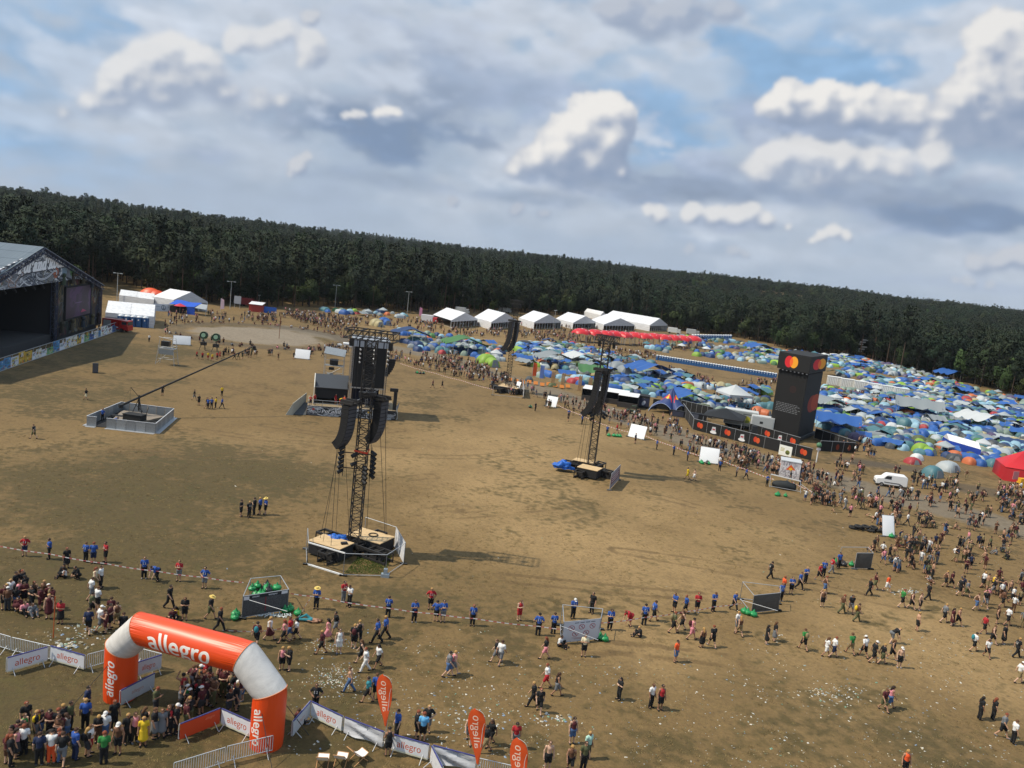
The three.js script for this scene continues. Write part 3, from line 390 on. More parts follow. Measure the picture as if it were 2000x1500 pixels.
function soundTower(base, H, label, opts) {
  const t = thing('sound_tower', label, 'sound tower', base, opts.turn || 0);
  const w = 0.95; part('mast', merge(latticeMast(V(0, 1, 0), V(0, H - 0.8, 0), w, 0.62, 0.055, 0.03)), M.darkSteel, t);
  const arms = [V(1, 0, 0.55), V(-1, 0, -0.55), V(-0.55, 0, 1), V(0.55, 0, -1)].map((a) => a.normalize());
  arms.forEach((a) => { const q = a.clone().multiplyScalar(4.1), s = V(-a.z, 0, a.x).multiplyScalar(0.55), U = (v, y) => v.clone().setY(y); part('base_arm', merge([bar(U(s, 0.95), U(q.clone().add(s), 0.95), 0.14, 0.2), bar(U(s.clone().negate(), 0.95), U(q.clone().sub(s), 0.95), 0.14, 0.2), bar(U(s, 0.15), U(q.clone().add(s), 0.15), 0.14, 0.2), bar(U(s.clone().negate(), 0.15), U(q.clone().sub(s), 0.15), 0.14, 0.2), ...[0.25, 0.5, 0.75, 1].flatMap((k) => [bar(U(q.clone().multiplyScalar(k).add(s), 0.95), U(q.clone().multiplyScalar(k).sub(s), 0.95), 0.12, 0.14), beam(U(q.clone().multiplyScalar(k).add(s), 0), U(q.clone().multiplyScalar(k).add(s), 1), 0.06), beam(U(q.clone().multiplyScalar(k).sub(s), 0), U(q.clone().multiplyScalar(k).sub(s), 1), 0.06)])]), M.darkSteel, t);
    const bl = q.clone().multiplyScalar(0.62); part('ballast_block', boxg(1.9, 0.62, 0.95, bl.x, 0.5, bl.z, Math.atan2(-a.z, a.x)), hex('#23211f', 0.95), t); });
  for (const [x, z, rx, sx, sz] of opts.decks) { part('plywood_deck', boxg(sx, 0.07, sz, x, 1.32, z, rx), M.ply, t); part('deck_skirt', boxg(sx - 0.1, 1.1, sz - 0.1, x, 0.72, z, rx), M.matt, t); }
  // head
  const hw = opts.head || 2.2, hd = []; for (const y of [H - 0.75, H]) for (const s of [-1, 1]) hd.push(bar(V(-hw, y, s * hw * 0.5), V(hw, y, s * hw * 0.5), 0.09, 0.09), bar(V(s * hw, y, -hw * 0.5), V(s * hw, y, hw * 0.5), 0.09, 0.09));
  for (let i = -4; i <= 4; i++) for (const s of [-1, 1]) hd.push(beam(V((i * hw) / 4, H - 0.75, s * hw * 0.5), V((i * hw) / 4, H, s * hw * 0.5), 0.035, 4), beam(V(((i - (i > -4 ? 1 : 0)) * hw) / 4, H - 0.75, s * hw * 0.5), V((i * hw) / 4, H, s * hw * 0.5), 0.03, 4));
  for (const x of [-hw * 0.35, hw * 0.35]) hd.push(bar(V(x, H, -hw * 0.5), V(x, H, hw * 0.5), 0.1, 0.12), beam(V(x, H - 0.7, -hw * 0.5), V(x, H - 0.7, hw * 0.5), 0.05));
  const hdg = merge(hd); hdg.rotateY(opts.headTurn || 0); part('head_truss', hdg, M.darkSteel, t);
  const motor = rng(17); for (const s of [-1, 1]) part('chain_hoist', merge([boxg(0.35, 0.7, 0.35, s * hw * 0.8 * Math.cos(opts.headTurn || 0), H - 1.2, -s * hw * 0.8 * Math.sin(opts.headTurn || 0))]), M.black, t);
  (opts.ropes || []).forEach(([a, b]) => part('rope', beam(a, b, 0.022, 4), M.matt, t));
  (opts.lamps || []).forEach(([x, y, z, d]) => part('spot_lamp', merge([beam(V(x, y, z), V(x + d * 0.42, y - 0.24, z + 0.22), 0.15, 8, 0.19), boxg(0.05, 0.3, 0.34, x, y, z)]), M.black, t));
  if (opts.extra) opts.extra(t);
  return t;
}
function crumpled(a, b, c, z) { // a heap of folded cloth
  const g = new THREE.SphereGeometry(1, 40, 18, 0, 6.283, 0, 1.6), p = g.attributes.position; for (let i = 0; i < p.count; i++) { const x = p.getX(i), y = p.getY(i), w = p.getZ(i), k = 0.95 + 0.5 * n2(x * 1.6 + z, y * 1.6, w * 1.6) - 0.32 * Math.abs(n2(x * 4 + z, y * 3, w * 4)) + 0.14 * n2(x * 9, y * 9 + z, w * 9); p.setXYZ(i, x * k * a, y * k * b, w * k * c); } g.computeVertexNormals(); return g; }
const AIM = V(0.9, 0, 0.38).normalize(), ACROSS = V(-AIM.z, 0, AIM.x);
{ // the near tower
  const b = G(690, 1078), P = (x, y, h = 0) => G(x, y, h).sub(b), lp = [];
  for (let i = 0; i < 6; i++) { lp.push([-1.45, 9.9 - i * 0.42, 0.7, -1], [0.95, 9.7 - i * 0.42, 0.5, 1]); if (i > 1) lp.push([0.35, 9.2 - i * 0.42, 0.85, 1]); } lp.push([-0.3, 9.4, 0.75, -1], [-0.3, 8.6, 0.75, -1]);
  const L0 = V(-1.15, 0, 0.75), foot = [P(630, 1065, 1), P(646, 1074, 1), P(655, 1060, 1)];
  soundTower(b, 20.4, 'tall black lattice sound tower nearest the camera, with two plywood decks at its foot', {
    head: 2.2, headTurn: rad(-6), decks: [[-1.75, 1.55, rad(-24), 3.4, 2.2], [1.3, -1.1, rad(-24), 3.7, 2.5]], lamps: lp,
    ropes: [[V(-2.1, 9.6, 0.6), foot[0]], [V(-2.1, 9.6, 0.7), foot[1]], [V(-1.9, 9.7, 0.2), foot[2]], [V(-1.4, 10, 0.7), P(682, 1045, 1)], [V(-2, 9.8, 0.4), P(624, 1058, 1)], [V(1.6, 13.6, -0.9), P(754, 1051, 1)], [V(1.2, 12.5, -0.7), P(752, 1050, 1)], [V(0.5, 14, -0.8), P(716, 1040, 1)], [V(-1.1, 19.6, 0.7), V(-1.1, 14.2, 0.75)], [V(1.25, 19.6, -0.75), V(1.25, 14.2, -0.75)], [V(-0.9, 19.6, 0.4), V(-0.9, 14.2, 0.5)], [V(1.5, 19.6, -0.5), V(1.5, 14.2, -0.6)]],
    extra: (t) => { part('lamp_bar', merge([beam(V(-1.45, 7.2, 0.65), V(-1.45, 10.3, 0.65), 0.03), beam(V(0.95, 7, 0.45), V(0.95, 10.1, 0.45), 0.03), beam(V(-1.5, 9.4, 0.6), V(1, 9.4, 0.45), 0.05), beam(V(-1.5, 8, 0.6), V(1, 8, 0.45), 0.05)]), M.darkSteel, t); part('warning_tape', merge([bar(V(-0.62, 9.62, 0.56), V(0.62, 9.5, 0.56), 0.03, 0.16), bar(V(0.57, 9.5, 0.56), V(0.57, 9.6, -0.56), 0.03, 0.16)]), hex('#d8452a', 0.6), t); part('cable_coil', new THREE.TorusGeometry(0.42, 0.05, 5, 16).rotateX(Math.PI / 2).translate(1.5, 1.42, -1.2), M.rubber, t); part('control_box', merge([boxg(1.1, 0.5, 0.6, -0.2, 14.6, -0.3), boxg(0.6, 0.3, 0.5, 0.6, 14.9, 0.5)]), M.black, t); part('toolbox', boxg(0.55, 0.16, 0.35, -0.55, 1.45, 1.85, 0.5), M.black, t); },
  });
  cabinetStack('line_array', 'longer hanging black loudspeaker column on the left of the near sound tower', b.clone().add(V(-0.95, 13.75, 0.95)), AIM, 12, 1.25, null);
  cabinetStack('line_array', 'black loudspeaker column behind the mast of the near sound tower', b.clone().add(V(1.55, 14.1, -0.8)), AIM, 12, 1.25, null);
  // tarp and grass kept green behind the fence
  const tp = crumpled(1.15, 0.6, 0.75, 3);
  const tarp = part('tarpaulin', tp, M.tarpBlue); tarp.position.copy(G(660, 1056, 1.0)); tag(tarp, 'crumpled blue tarpaulin on the base of the near sound tower', 'tarpaulin');
  const gp = [], R = rng(9), q0 = G(672, 1120), q1 = G(752, 1122), q2 = G(765, 1085), q3 = G(700, 1088); for (let i = 0; i < 2600; i++) { const u = R(), v = R(), p = q0.clone().lerp(q1, u).lerp(q3.clone().lerp(q2, u), v), h = 0.06 + R() * 0.13, a = R() * 6.283; gp.push(p.x - 0.03 * Math.cos(a), 0, p.z - 0.03 * Math.sin(a), p.x + 0.03 * Math.cos(a), 0, p.z + 0.03 * Math.sin(a), p.x + (R() - 0.5) * 0.12, h, p.z + (R() - 0.5) * 0.12); }
  const gg = new THREE.BufferGeometry(); gg.setAttribute('position', new THREE.Float32BufferAttribute(gp, 3)); gg.computeVertexNormals(); tag(part('grass', flat(gg), new THREE.MeshStandardMaterial({ color: new THREE.Color().setRGB(0.09, 0.13, 0.02), roughness: 1, side: THREE.DoubleSide })), 'untrodden green grass inside the fence of the near sound tower', 'grass', null, 'stuff');
}
{ // the middle tower
  const b = G(1152, 925), P = (x, y, h = 0) => G(x, y, h).sub(b);
  soundTower(b, 19.2, 'black lattice sound tower in the middle of the field beside the tape line', {
    head: 1.45, headTurn: rad(-38), decks: [[-0.3, 1.9, rad(-24), 2.9, 2.3], [-0.8, -1.6, rad(-24), 3, 1.6]],
    lamps: [[-0.6, 7.9, 0.6, -1], [-0.6, 8.4, 0.6, -1], [0.6, 8.8, 0.6, 1], [0.6, 8.3, 0.6, 1], [-0.9, 8.6, 0.3, -1], [0.9, 8.6, 0.4, 1]],
    ropes: [[V(-1.6, 9.6, 0.5), P(1126, 905, 1)], [V(-1.4, 9.5, 0.6), P(1132, 906, 1)], [V(-0.8, 9.5, 0.3), P(1140, 908, 1)], [V(-0.8, 9.5, 0.8), P(1144, 912, 1)], [V(-0.6, 18.6, 0.6), V(-0.6, 14, 0.6)], [V(1, 18.6, -0.6), V(1, 14, -0.6)], [V(-0.9, 18.6, 0.3), V(-0.9, 14, 0.4)]],
    extra: (t) => part('control_box', boxg(0.9, 0.5, 0.6, 0.2, 14.3, 0.2), M.black, t),
  });
  cabinetStack('line_array', 'front black loudspeaker column on the middle sound tower', b.clone().add(V(-0.35, 14.4, 1.0)), AIM, 19, 0.95, null);
  cabinetStack('line_array', 'rear black loudspeaker column on the middle sound tower', b.clone().add(V(1.0, 14.2, -0.9)), AIM, 19, 0.95, null);
  const tp = crumpled(1.5, 1.0, 1.0, 8);
  const tarp = part('tarpaulin', tp, M.tarpBlue); tarp.position.copy(G(1098, 913, 0.5)); tag(tarp, 'blue tarpaulin heaped on the left arm of the middle sound tower', 'tarpaulin');
}
{ // the far tower
  const b = G(990, 765), P = (x, y, h = 0) => G(x, y, h).sub(b);
  soundTower(b, 19.5, 'distant black lattice sound tower in front of the white beer tents', { head: 1.3, headTurn: rad(-40), decks: [[0.3, 1.6, rad(-24), 4.4, 1.6], [0.2, -0.6, rad(-24), 3.4, 1.4]], ropes: [[V(-0.8, 18.6, 0.6), V(-0.8, 14, 0.6)], [V(1, 18.6, -0.6), V(1, 14, -0.6)]] });
  cabinetStack('line_array', 'front black loudspeaker column on the distant sound tower', b.clone().add(V(-0.3, 15.0, 1.0)), AIM, 19, 0.95, null);
  cabinetStack('line_array', 'rear black loudspeaker column on the distant sound tower', b.clone().add(V(0.9, 14.8, -0.8)), AIM, 19, 0.95, null);
}
// ---- control tower in the middle of the field
{
  const b0 = G(599, 811), b1 = G(772, 822), u = b1.clone().sub(b0), w = u.length(); u.normalize();
  const t = thing('control_tower', 'black clad control tower with a low roofed cabin and a scrollwork banner along its platform', 'tower', b0, Math.atan2(-u.z, u.x));
  const ban = canvasTex(1024, 128, (g, W, h) => { g.fillStyle = '#26292d'; g.fillRect(0, 0, W, h); scrawl(g, W, h, 60, 71, ['#d5d7da', '#8d9297', '#b3b7bb', '#55595f'], 6); g.fillStyle = '#b3463c'; g.beginPath(); g.arc(70, 45, 16, 0, 7); g.fill(); g.fillStyle = '#c9a13a'; g.fillRect(690, 30, 44, 26); g.font = 'italic bold 58px serif'; g.textAlign = 'center'; g.lineWidth = 9; g.strokeStyle = '#1d1f22'; g.strokeText("Pol'and'Rock", 350, 84); g.fillStyle = '#f2f3f4'; g.fillText("Pol'and'Rock", 350, 84); });
  part('banner', boxg(w, 1.55, 0.06, w / 2, 0.85, 0.06), new THREE.MeshStandardMaterial({ map: ban, roughness: 0.8 }), t);
  part('platform', boxg(w, 1.5, 9, w / 2, 0.75, -4.55), hex('#8a7a60', 0.9), t);
  // low cabin
  part('cabin_roof', quadSheet(V(0.9, 4.1, -2.6), V(6.3, 4.1, -2.6), V(6.3, 5.6, -7.2), V(0.9, 5.6, -7.2), 1, 1, 0.14), hex('#3a3d42', 0.55), t);
  part('cabin_wall', merge([boxg(5.2, 1.5, 0.12, 3.6, 3.2, -2.8), boxg(0.1, 3.4, 4.2, 1.05, 3.2, -4.9), boxg(0.1, 3.4, 4.2, 6.15, 3.2, -4.9), boxg(5.2, 3.9, 0.1, 3.6, 3.4, -7)]), M.matt, t);
  part('cabin_edge', merge([bar(V(0.85, 4.05, -2.55), V(0.85, 5.6, -7.25), 0.12, 0.2), beam(V(0.85, 1.5, -2.55), V(0.85, 4.1, -2.55), 0.06)]), hex('#d9d6cc', 0.6), t);
  part('railing', merge([beam(V(0, 2.5, -0.2), V(7, 2.5, -0.2), 0.03), beam(V(0, 2, -0.2), V(7, 2, -0.2), 0.03), ...[0, 2.3, 4.6, 7].map((x) => beam(V(x, 1.5, -0.2), V(x, 2.5, -0.2), 0.03))]), M.galv, t);
  // the tall clad scaffold
  const x0 = 6.5, x1 = 12.0, z0 = -2.3, z1 = -7.2, top = 12.4;
  const posts = []; for (const x of [x0, (x0 + x1) / 2, x1]) for (const z of [z0, z1]) posts.push(...latticeMast(V(x, 0, z), V(x, top, z), 0.34, 0.7, 0.03, 0.018));
  part('scaffold_leg', merge(posts), M.steel, t);
  part('drape', merge([boxg(x1 - x0 - 0.4, 7, 0.08, (x0 + x1) / 2, 8.3, z0 + 0.3), boxg(0.08, 7, z0 - z1, x0 + 0.3, 8.3, (z0 + z1) / 2), boxg(0.08, 7, z0 - z1, x1 - 0.3, 8.3, (z0 + z1) / 2), boxg(x1 - x0 - 0.4, 7, 0.08, (x0 + x1) / 2, 8.3, z1 - 0.3)]), M.matt, t);
  part('tower_roof', merge([boxg(x1 - x0 + 0.5, 0.16, z0 - z1 + 0.9, (x0 + x1) / 2, top + 0.1, (z0 + z1) / 2)]), hex('#8d929a', 0.5), t);
  part('roof_fascia', merge([...Array.from({ length: 6 }, (_, i) => boxg(0.82, 0.95, 0.05, x0 + 0.35 + i * 0.98, top - 0.55, z0 + 0.46))]), hex('#9aa0a9', 0.6), t);
  part('brace', merge([bar(V(x0, 4.6, z0), V(x1, 4.6, z0), 0.12, 0.2), beam(V(x0 + 0.4, 2, z0), V(x0 + 4.5, 4.5, z0), 0.06), bar(V(x0, 4.6, z1), V(x1, 4.6, z1), 0.12, 0.2)]), M.galv, t);
  part('lower_drape', boxg(4.4, 3, 0.08, x0 + 2.5, 3.1, z0 - 1.2), hex('#0d1024', 0.9), t);
  for (let k = 0; k < 3; k++) for (let i = 0; i < 7; i++) part('lamp', beam(V(x0 + 1 + k * 2.25, 11 - i * 0.34, z0 + 0.55), V(x0 + 1.12 + k * 2.25, 10.93 - i * 0.34, z0 + 0.78), 0.13, 7, 0.16), hex(i % 2 ? '#17181a' : '#c8c9cc', 0.5), t);
  part('side_array', merge(Array.from({ length: 8 }, (_, i) => boxg(1.1, 0.34, 0.8, x1 + 0.9 - 0.02 * i * i, 9.4 - i * 0.36, z0 - 1))), M.black, t);
  part('follow_spot', merge([beam(V(x1 + 1.8, 1.5, -1.4), V(x1 + 1.8, 4.6, -1.4), 0.3, 8), boxg(1.3, 0.5, 0.6, x1 + 1.5, 4.8, -1.4)]), M.black, t);
  part('wing_board', merge([quadSheet(V(-2.2, 0, 0.6), V(-0.3, 0, -3.8), V(-0.3, 2.9, -3.8), V(-2.2, 1.9, 0.6), 1, 1, 0.08), quadSheet(V(-3.2, 0.02, 0.9), V(-2.2, 0.02, 0.6), V(-2.2, 1.8, 0.6), V(-2.25, 1.8, 0.62), 1, 1, 0.05)]), hex('#a9a89c', 0.8), t);
  part('ramp', quadSheet(V(-2, 0.05, 0.4), V(-0.1, 0.05, 0.2), V(0, 1.4, -3), V(-1, 1.4, -3.4), 1, 1, 0.1), hex('#4a4d50', 0.8), t);
  part('side_net', merge([quadSheet(V(w + 0.1, 0.2, 0.2), V(w + 0.5, 0.2, -3), V(w + 0.5, 2.6, -3), V(w + 0.1, 1.8, 0.2), 4, 3, 0.03, (a, b) => 0.2 * Math.sin(a * 5 + b * 3))]), hex('#8b8f93', 0.9), t);
  // white boxes hung on the corner of the control tower
  part('flood_lamp', merge([boxg(0.9, 0.25, 1.5, x0 - 1.2, 11.5, z0 - 1), boxg(0.7, 0.22, 0.5, x0 - 2.2, 11.3, z0 - 0.6), boxg(0.5, 0.2, 0.5, x0 - 0.5, 11.2, z0 - 0.4)]), M.whitePaint, t);
}
// ---- camera crane in its pen
const hexGrey1 = hex('#9da2a6', 0.5, { metalness: 0.4, map: soilTex }), hexGrey2 = hex('#8f9498', 0.5, { metalness: 0.4, map: soilTex });
{
  const c = [[169, 832], [236, 803], [339, 816], [303, 847]].map(([x, y]) => G(x, y)), mid = c[0].clone().add(c[2]).multiplyScalar(0.5);
  const pen = thing('crane_pen', 'low square pen of grey steel panels round the camera crane', 'fence', V(0, 0, 0)), pan = [];
  for (let i = 0; i < 4; i++) { const a = c[i], b = c[(i + 1) % 4], n = Math.round(a.distanceTo(b) / 1.25);
    for (let k = 0; k < n; k++) { if (i === 3 && (k === n - 2)) continue; const p = a.clone().lerp(b, (k + 0.02) / n), q = a.clone().lerp(b, (k + 0.98) / n), up = V(0, 1.35, 0); part('panel', quadSheet(p, q, q.clone().add(up), p.clone().add(up), 1, 1, 0.04), k % 2 ? hexGrey1 : hexGrey2, pen); const out = V(q.z - p.z, 0, p.x - q.x).normalize(); const s = out.dot(p.clone().sub(mid)) > 0 ? 1 : -1; part('foot_plate', quadSheet(p.clone().setY(0.03), q.clone().setY(0.03), q.clone().addScaledVector(out, s * 0.55).setY(0.03), p.clone().addScaledVector(out, s * 0.55).setY(0.03), 1, 1, 0.03), M.galv, pen); }
    const g = [bar(a.clone().setY(1.37), b.clone().setY(1.37), 0.09, 0.05)]; if (i === 3) { g.pop(); g.push(bar(a.clone().setY(1.37), a.clone().lerp(b, 1 - 2 / n).setY(1.37), 0.09, 0.05), bar(a.clone().lerp(b, 1 - 1 / n).setY(1.37), b.clone().setY(1.37), 0.09, 0.05)); } part('top_rail', merge(g), hex('#c9ccd0', 0.4), pen); }
  const deck = thing('crane_deck', 'grey plywood floor with black matting inside the steel pen', 'platform', mid, 0); const L = (p, s, y) => p.clone().sub(mid).multiplyScalar(s).setY(y);
  part('matting', quadSheet(L(c[0], 0.97, 0.03), L(c[3], 0.97, 0.03), L(c[2], 0.97, 0.03), L(c[1], 0.97, 0.03), 1, 1, 0.05), M.matt, deck);
  part('board', quadSheet(L(c[0], 0.5, 0.22), L(c[3], 0.3, 0.22), L(c[2], 0.8, 0.22), L(c[1], 0.85, 0.22), 1, 1, 0.3), hex('#8a7f72', 0.9, { map: soilTex }), deck);
  const pb = G(268, 824), crane = thing('camera_crane', 'long black camera boom reaching up out of the steel pen', 'camera crane', pb);
  part('black_cabinet', merge([boxg(2.6, 1.15, 1.5, -0.1, 0.6, 0.6, -0.12), boxg(2.7, 0.08, 1.6, -0.1, 1.22, 0.6, -0.12)]), hex('#1b1a19', 0.7), crane);
  const piv = G(272, 776, 2.9).sub(pb), d = G(497, 676, 10.4).sub(pb).sub(piv), tail = piv.clone().addScaledVector(d, -0.145); piv.y += 0;
  part('tripod', merge([[1, 0.6], [-1, 0.5], [0.1, -1]].map(([x, z]) => beam(V(piv.x + x * 0.8, 0.3, piv.z + z * 0.9), V(piv.x, piv.y - 0.1, piv.z), 0.06)).concat([beam(V(piv.x, 1, piv.z), V(piv.x, piv.y + 0.3, piv.z), 0.12, 8), beam(V(piv.x + 0.6, 0.9, piv.z), V(piv.x - 0.5, 1.9, piv.z + 0.2), 0.04), beam(V(piv.x + 1, 0.5, piv.z - 0.2), V(piv.x + 1.4, 1.6, piv.z), 0.04)])), M.darkSteel, crane);
  part('boom', beam(tail, piv.clone().add(d), 0.17, 8, 0.09), M.black, crane);
  part('counterweight', merge([boxg(0.5, 0.5, 0.9, tail.x, tail.y - 0.05, tail.z, 0.6), boxg(1.5, 0.1, 0.7, tail.x - 0.3, 0.4, tail.z + 0.3)]), M.black, crane);
  const st = piv.clone().addScaledVector(d, -0.04).add(V(-0.55, 1.7, 0)); part('stay_mast', merge([beam(piv, st, 0.04), beam(st, tail, 0.012, 3), beam(st, V(st.x - 0.1, 0.6, st.z), 0.012, 3), beam(st.clone(), piv.clone().addScaledVector(d, 0.12), 0.012, 3)]), M.darkSteel, crane);
  const tip = piv.clone().add(d); part('camera_head', merge([boxg(0.35, 0.5, 0.35, tip.x, tip.y - 0.25, tip.z), boxg(0.3, 0.3, 0.6, tip.x + 0.1, tip.y - 0.5, tip.z)]), M.black, crane);
}
// ---- marquees: A front left, B front right, C back left corner on the ground
function marquee(label, A, B, C, eave, ridge, o = {}) {
  const t = thing('marquee', label, 'tent', A, 0, o.group), a = V(0, 0, 0), b = B.clone().sub(A), c = C.clone().sub(A), dd = b.clone().add(c), Y = (p, y) => p.clone().setY(y), mf = b.clone().multiplyScalar(0.5), mb = mf.clone().add(c), n = Math.max(2, Math.round(c.length() / 5));
  for (let k = 0; k < n; k++) { const p = (q, s) => q.clone().addScaledVector(c, s); for (const [e] of [[a], [b]]) part('roof_panel', quadSheet(Y(p(e, k / n), eave), Y(p(e, (k + 1) / n - 0.004), eave), Y(p(mf, (k + 1) / n - 0.004), ridge), Y(p(mf, k / n), ridge), 3, 3, 0.05, (u, v) => -0.08 * Math.sin(Math.PI * u) * Math.sin(Math.PI * v)), M.pvc, t); }
  const tri = (p, q, r) => { const g = quadSheet(p, q, r, r.clone().add(V(0.001, 0, 0)), 1, 1, 0.04); return g; };
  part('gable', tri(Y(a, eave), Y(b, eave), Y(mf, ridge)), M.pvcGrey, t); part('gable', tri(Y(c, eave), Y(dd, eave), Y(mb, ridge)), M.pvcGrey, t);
  const wall = (p, q, h0) => quadSheet(Y(p, h0), Y(q, h0), Y(q, eave), Y(p, eave), 6, 2, 0.03, (u) => 0.04 * Math.sin(u * 30));
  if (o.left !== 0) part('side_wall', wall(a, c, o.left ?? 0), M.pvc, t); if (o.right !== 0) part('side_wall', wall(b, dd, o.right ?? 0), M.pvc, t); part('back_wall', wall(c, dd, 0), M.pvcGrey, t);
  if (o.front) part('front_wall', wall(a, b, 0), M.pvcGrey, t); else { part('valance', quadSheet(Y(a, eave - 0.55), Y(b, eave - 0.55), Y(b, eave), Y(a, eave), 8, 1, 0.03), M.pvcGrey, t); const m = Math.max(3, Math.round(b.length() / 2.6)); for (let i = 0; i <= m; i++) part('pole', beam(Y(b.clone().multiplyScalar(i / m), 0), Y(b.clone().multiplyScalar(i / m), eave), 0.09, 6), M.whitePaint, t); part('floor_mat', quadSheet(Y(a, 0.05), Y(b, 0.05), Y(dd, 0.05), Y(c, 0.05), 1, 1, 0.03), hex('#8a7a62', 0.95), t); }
  return t;
}
const mq = (label, A, B, C, e, r, o) => marquee(label, G(...A), G(...B), G(...C), e, r, o);
{
  const g = 'white beer marquees in a row';
  mq('leftmost white beer marquee of the row, beside a pink flag', [880, 641], [931, 637], [844, 629], 2.9, 5.6, { left: 0 });
  mq('second white beer marquee from the left in the row', [958, 644], [1008, 639], [924, 634], 3, 6.2, { left: 0.0001 });
  mq('middle white beer marquee of the row, behind the distant sound tower', [1042, 643], [1094, 641], [1012, 634], 3, 6.2, { left: 0.0001 });
  mq('white beer marquee fourth from the left in the row', [1118, 643], [1162, 641], [1084, 634], 2.9, 5.9, { left: 0.0001 });
  mq('rightmost white beer marquee of the row, beside the long hall tent', [1178, 646], [1238, 646], [1152, 636], 2.9, 6, { left: 0.0001 });
  mq('long white hall tent behind the right end of the beer marquees', [1268, 647], [1302, 646], [1176, 630], 3.2, 6.5, { left: 0.0001 });
  mq('short white tent roof behind the gap in the beer marquees', [1172, 626], [1182, 627], [1140, 619], 3, 5);
  mq('white closed marquee in front with blue toilet cabins along it', [300, 641], [303, 626], [205, 633], 3, 5.2, { front: 1 });
  mq('large white marquee with a blue awning at its gable', [338, 606], [404, 609], [297, 599], 3.3, 6.1, {});
  mq('low white catering tent with a red striped corner', [300, 601], [302, 590], [232, 592], 2.6, 3.6, { front: 1 });
}
// ================================================================ the camp, the compound and what stands about the field
lap('structures');
// ---- camping tents
const TENTCOL = { 'dark blue': '#223a63', blue: '#27569a', 'light blue': '#86a9ba', teal: '#467079', 'grey green': '#798b80', olive: '#535b38', grey: '#80878a', 'pale grey': '#9fa7aa', white: '#bcc0c1', 'lime green': '#7da038', orange: '#b8653d', red: '#9c3438', purple: '#4f4462', 'dark grey': '#41464a', sand: '#a39873', green: '#44703f' };
const TENTMIX = 'dark blue,blue,blue,blue,light blue,light blue,teal,teal,teal,grey green,grey green,grey green,grey green,olive,olive,grey,grey,grey,pale grey,pale grey,pale grey,white,dark grey,dark grey,sand,lime green,dark blue,blue,blue,blue,blue,teal,grey green,grey,orange,red,purple,green,blue,light blue,dark blue,teal'.split(',');
const TENTMAT = Object.fromEntries(Object.entries(TENTCOL).map(([k, c]) => [k, hex(c, 0.55)])); const TENTKEYS = Object.keys(TENTCOL);
function domeGeo(w, d, h, nSeg, sag, seed) { // a cloth dome pulled over crossing poles: straight-ish panels that sag between the poles
  const pos = [], idx = [], rings = 6, R = rng(seed);
  for (let j = 0; j <= rings; j++) { const t = j / rings; for (let i = 0; i < nSeg; i++) { const a = (i / nSeg) * 6.2832, pole = Math.abs(Math.cos(a * 2)) , cr = Math.cos((t * Math.PI) / 2), k = 1 - sag * (1 - Math.abs(Math.sin(a * 2))) * Math.sin(Math.PI * Math.min(t + 0.1, 1)), sq = 1 / Math.pow(Math.pow(Math.abs(Math.cos(a)), 3.2) + Math.pow(Math.abs(Math.sin(a)), 3.2), 1 / 3.2); pos.push((Math.cos(a) * sq * cr ** 0.8 * k * w) / 2, h * Math.sin((t * Math.PI) / 2) * (1 - 0.05 * R()), (Math.sin(a) * sq * cr ** 0.8 * k * d) / 2); } }
  for (let j = 0; j < rings; j++) for (let i = 0; i < nSeg; i++) { const a = j * nSeg + i, b = j * nSeg + ((i + 1) % nSeg), c = a + nSeg, e = b + nSeg; idx.push(a, c, b, b, c, e); }
  const g = new THREE.BufferGeometry(); g.setIndex(idx); g.setAttribute('position', new THREE.Float32BufferAttribute(pos, 3)); g.computeVertexNormals(); return flat(g);
}
function tunnelGeo(w, l, h, seed) { const pos = [], idx = [], n = 10, m = 9; for (let j = 0; j <= m; j++) for (let i = 0; i <= n; i++) { const t = j / m, a = (i / n) * Math.PI, k = 0.72 + 0.28 * Math.sin(Math.PI * (0.15 + 0.7 * t)) - 0.05 * Math.abs(Math.sin(t * Math.PI * 3)); pos.push((-Math.cos(a) * w * k) / 2, Math.sin(a) ** 0.85 * h * k, (t - 0.5) * l); } for (let j = 0; j < m; j++) for (let i = 0; i < n; i++) { const a = j * (n + 1) + i, b = a + 1, c = a + n + 1, d = c + 1; idx.push(a, c, b, b, c, d); } for (const [j, s] of [[0, 1], [m, -1]]) { const c = pos.length / 3; pos.push(0, h * 0.3, (j / m - 0.5) * l - s * 0.25); for (let i = 0; i < n; i++) { const a = j * (n + 1) + i; s > 0 ? idx.push(a, a + 1, c) : idx.push(a + 1, a, c); } } const g = new THREE.BufferGeometry(); g.setIndex(idx); g.setAttribute('position', new THREE.Float32BufferAttribute(pos, 3)); g.computeVertexNormals(); return flat(g); }
function tarpGeo(w, d, h, seed) { // a tarpaulin slung over a ridge and poles, hollows and drips between the fixings
  const R = rng(seed), pos = [], idx = [], n = 9; for (let j = 0; j <= n; j++) for (let i = 0; i <= n; i++) { const u = i / n - 0.5, v = j / n - 0.5; pos.push(u * w, h * (1 - 0.75 * Math.abs(u)) - 0.28 * Math.abs(Math.sin((v + 0.5) * 9.42)) * (0.4 + Math.abs(u)) - 0.12 * R(), v * d); } for (let j = 0; j < n; j++) for (let i = 0; i < n; i++) { const a = j * (n + 1) + i, b = a + 1, c = a + n + 1, e = c + 1; idx.push(a, c, b, b, c, e); } const g = new THREE.BufferGeometry(); g.setIndex(idx); g.setAttribute('position', new THREE.Float32BufferAttribute(pos, 3)); g.computeVertexNormals(); return flat(g); }
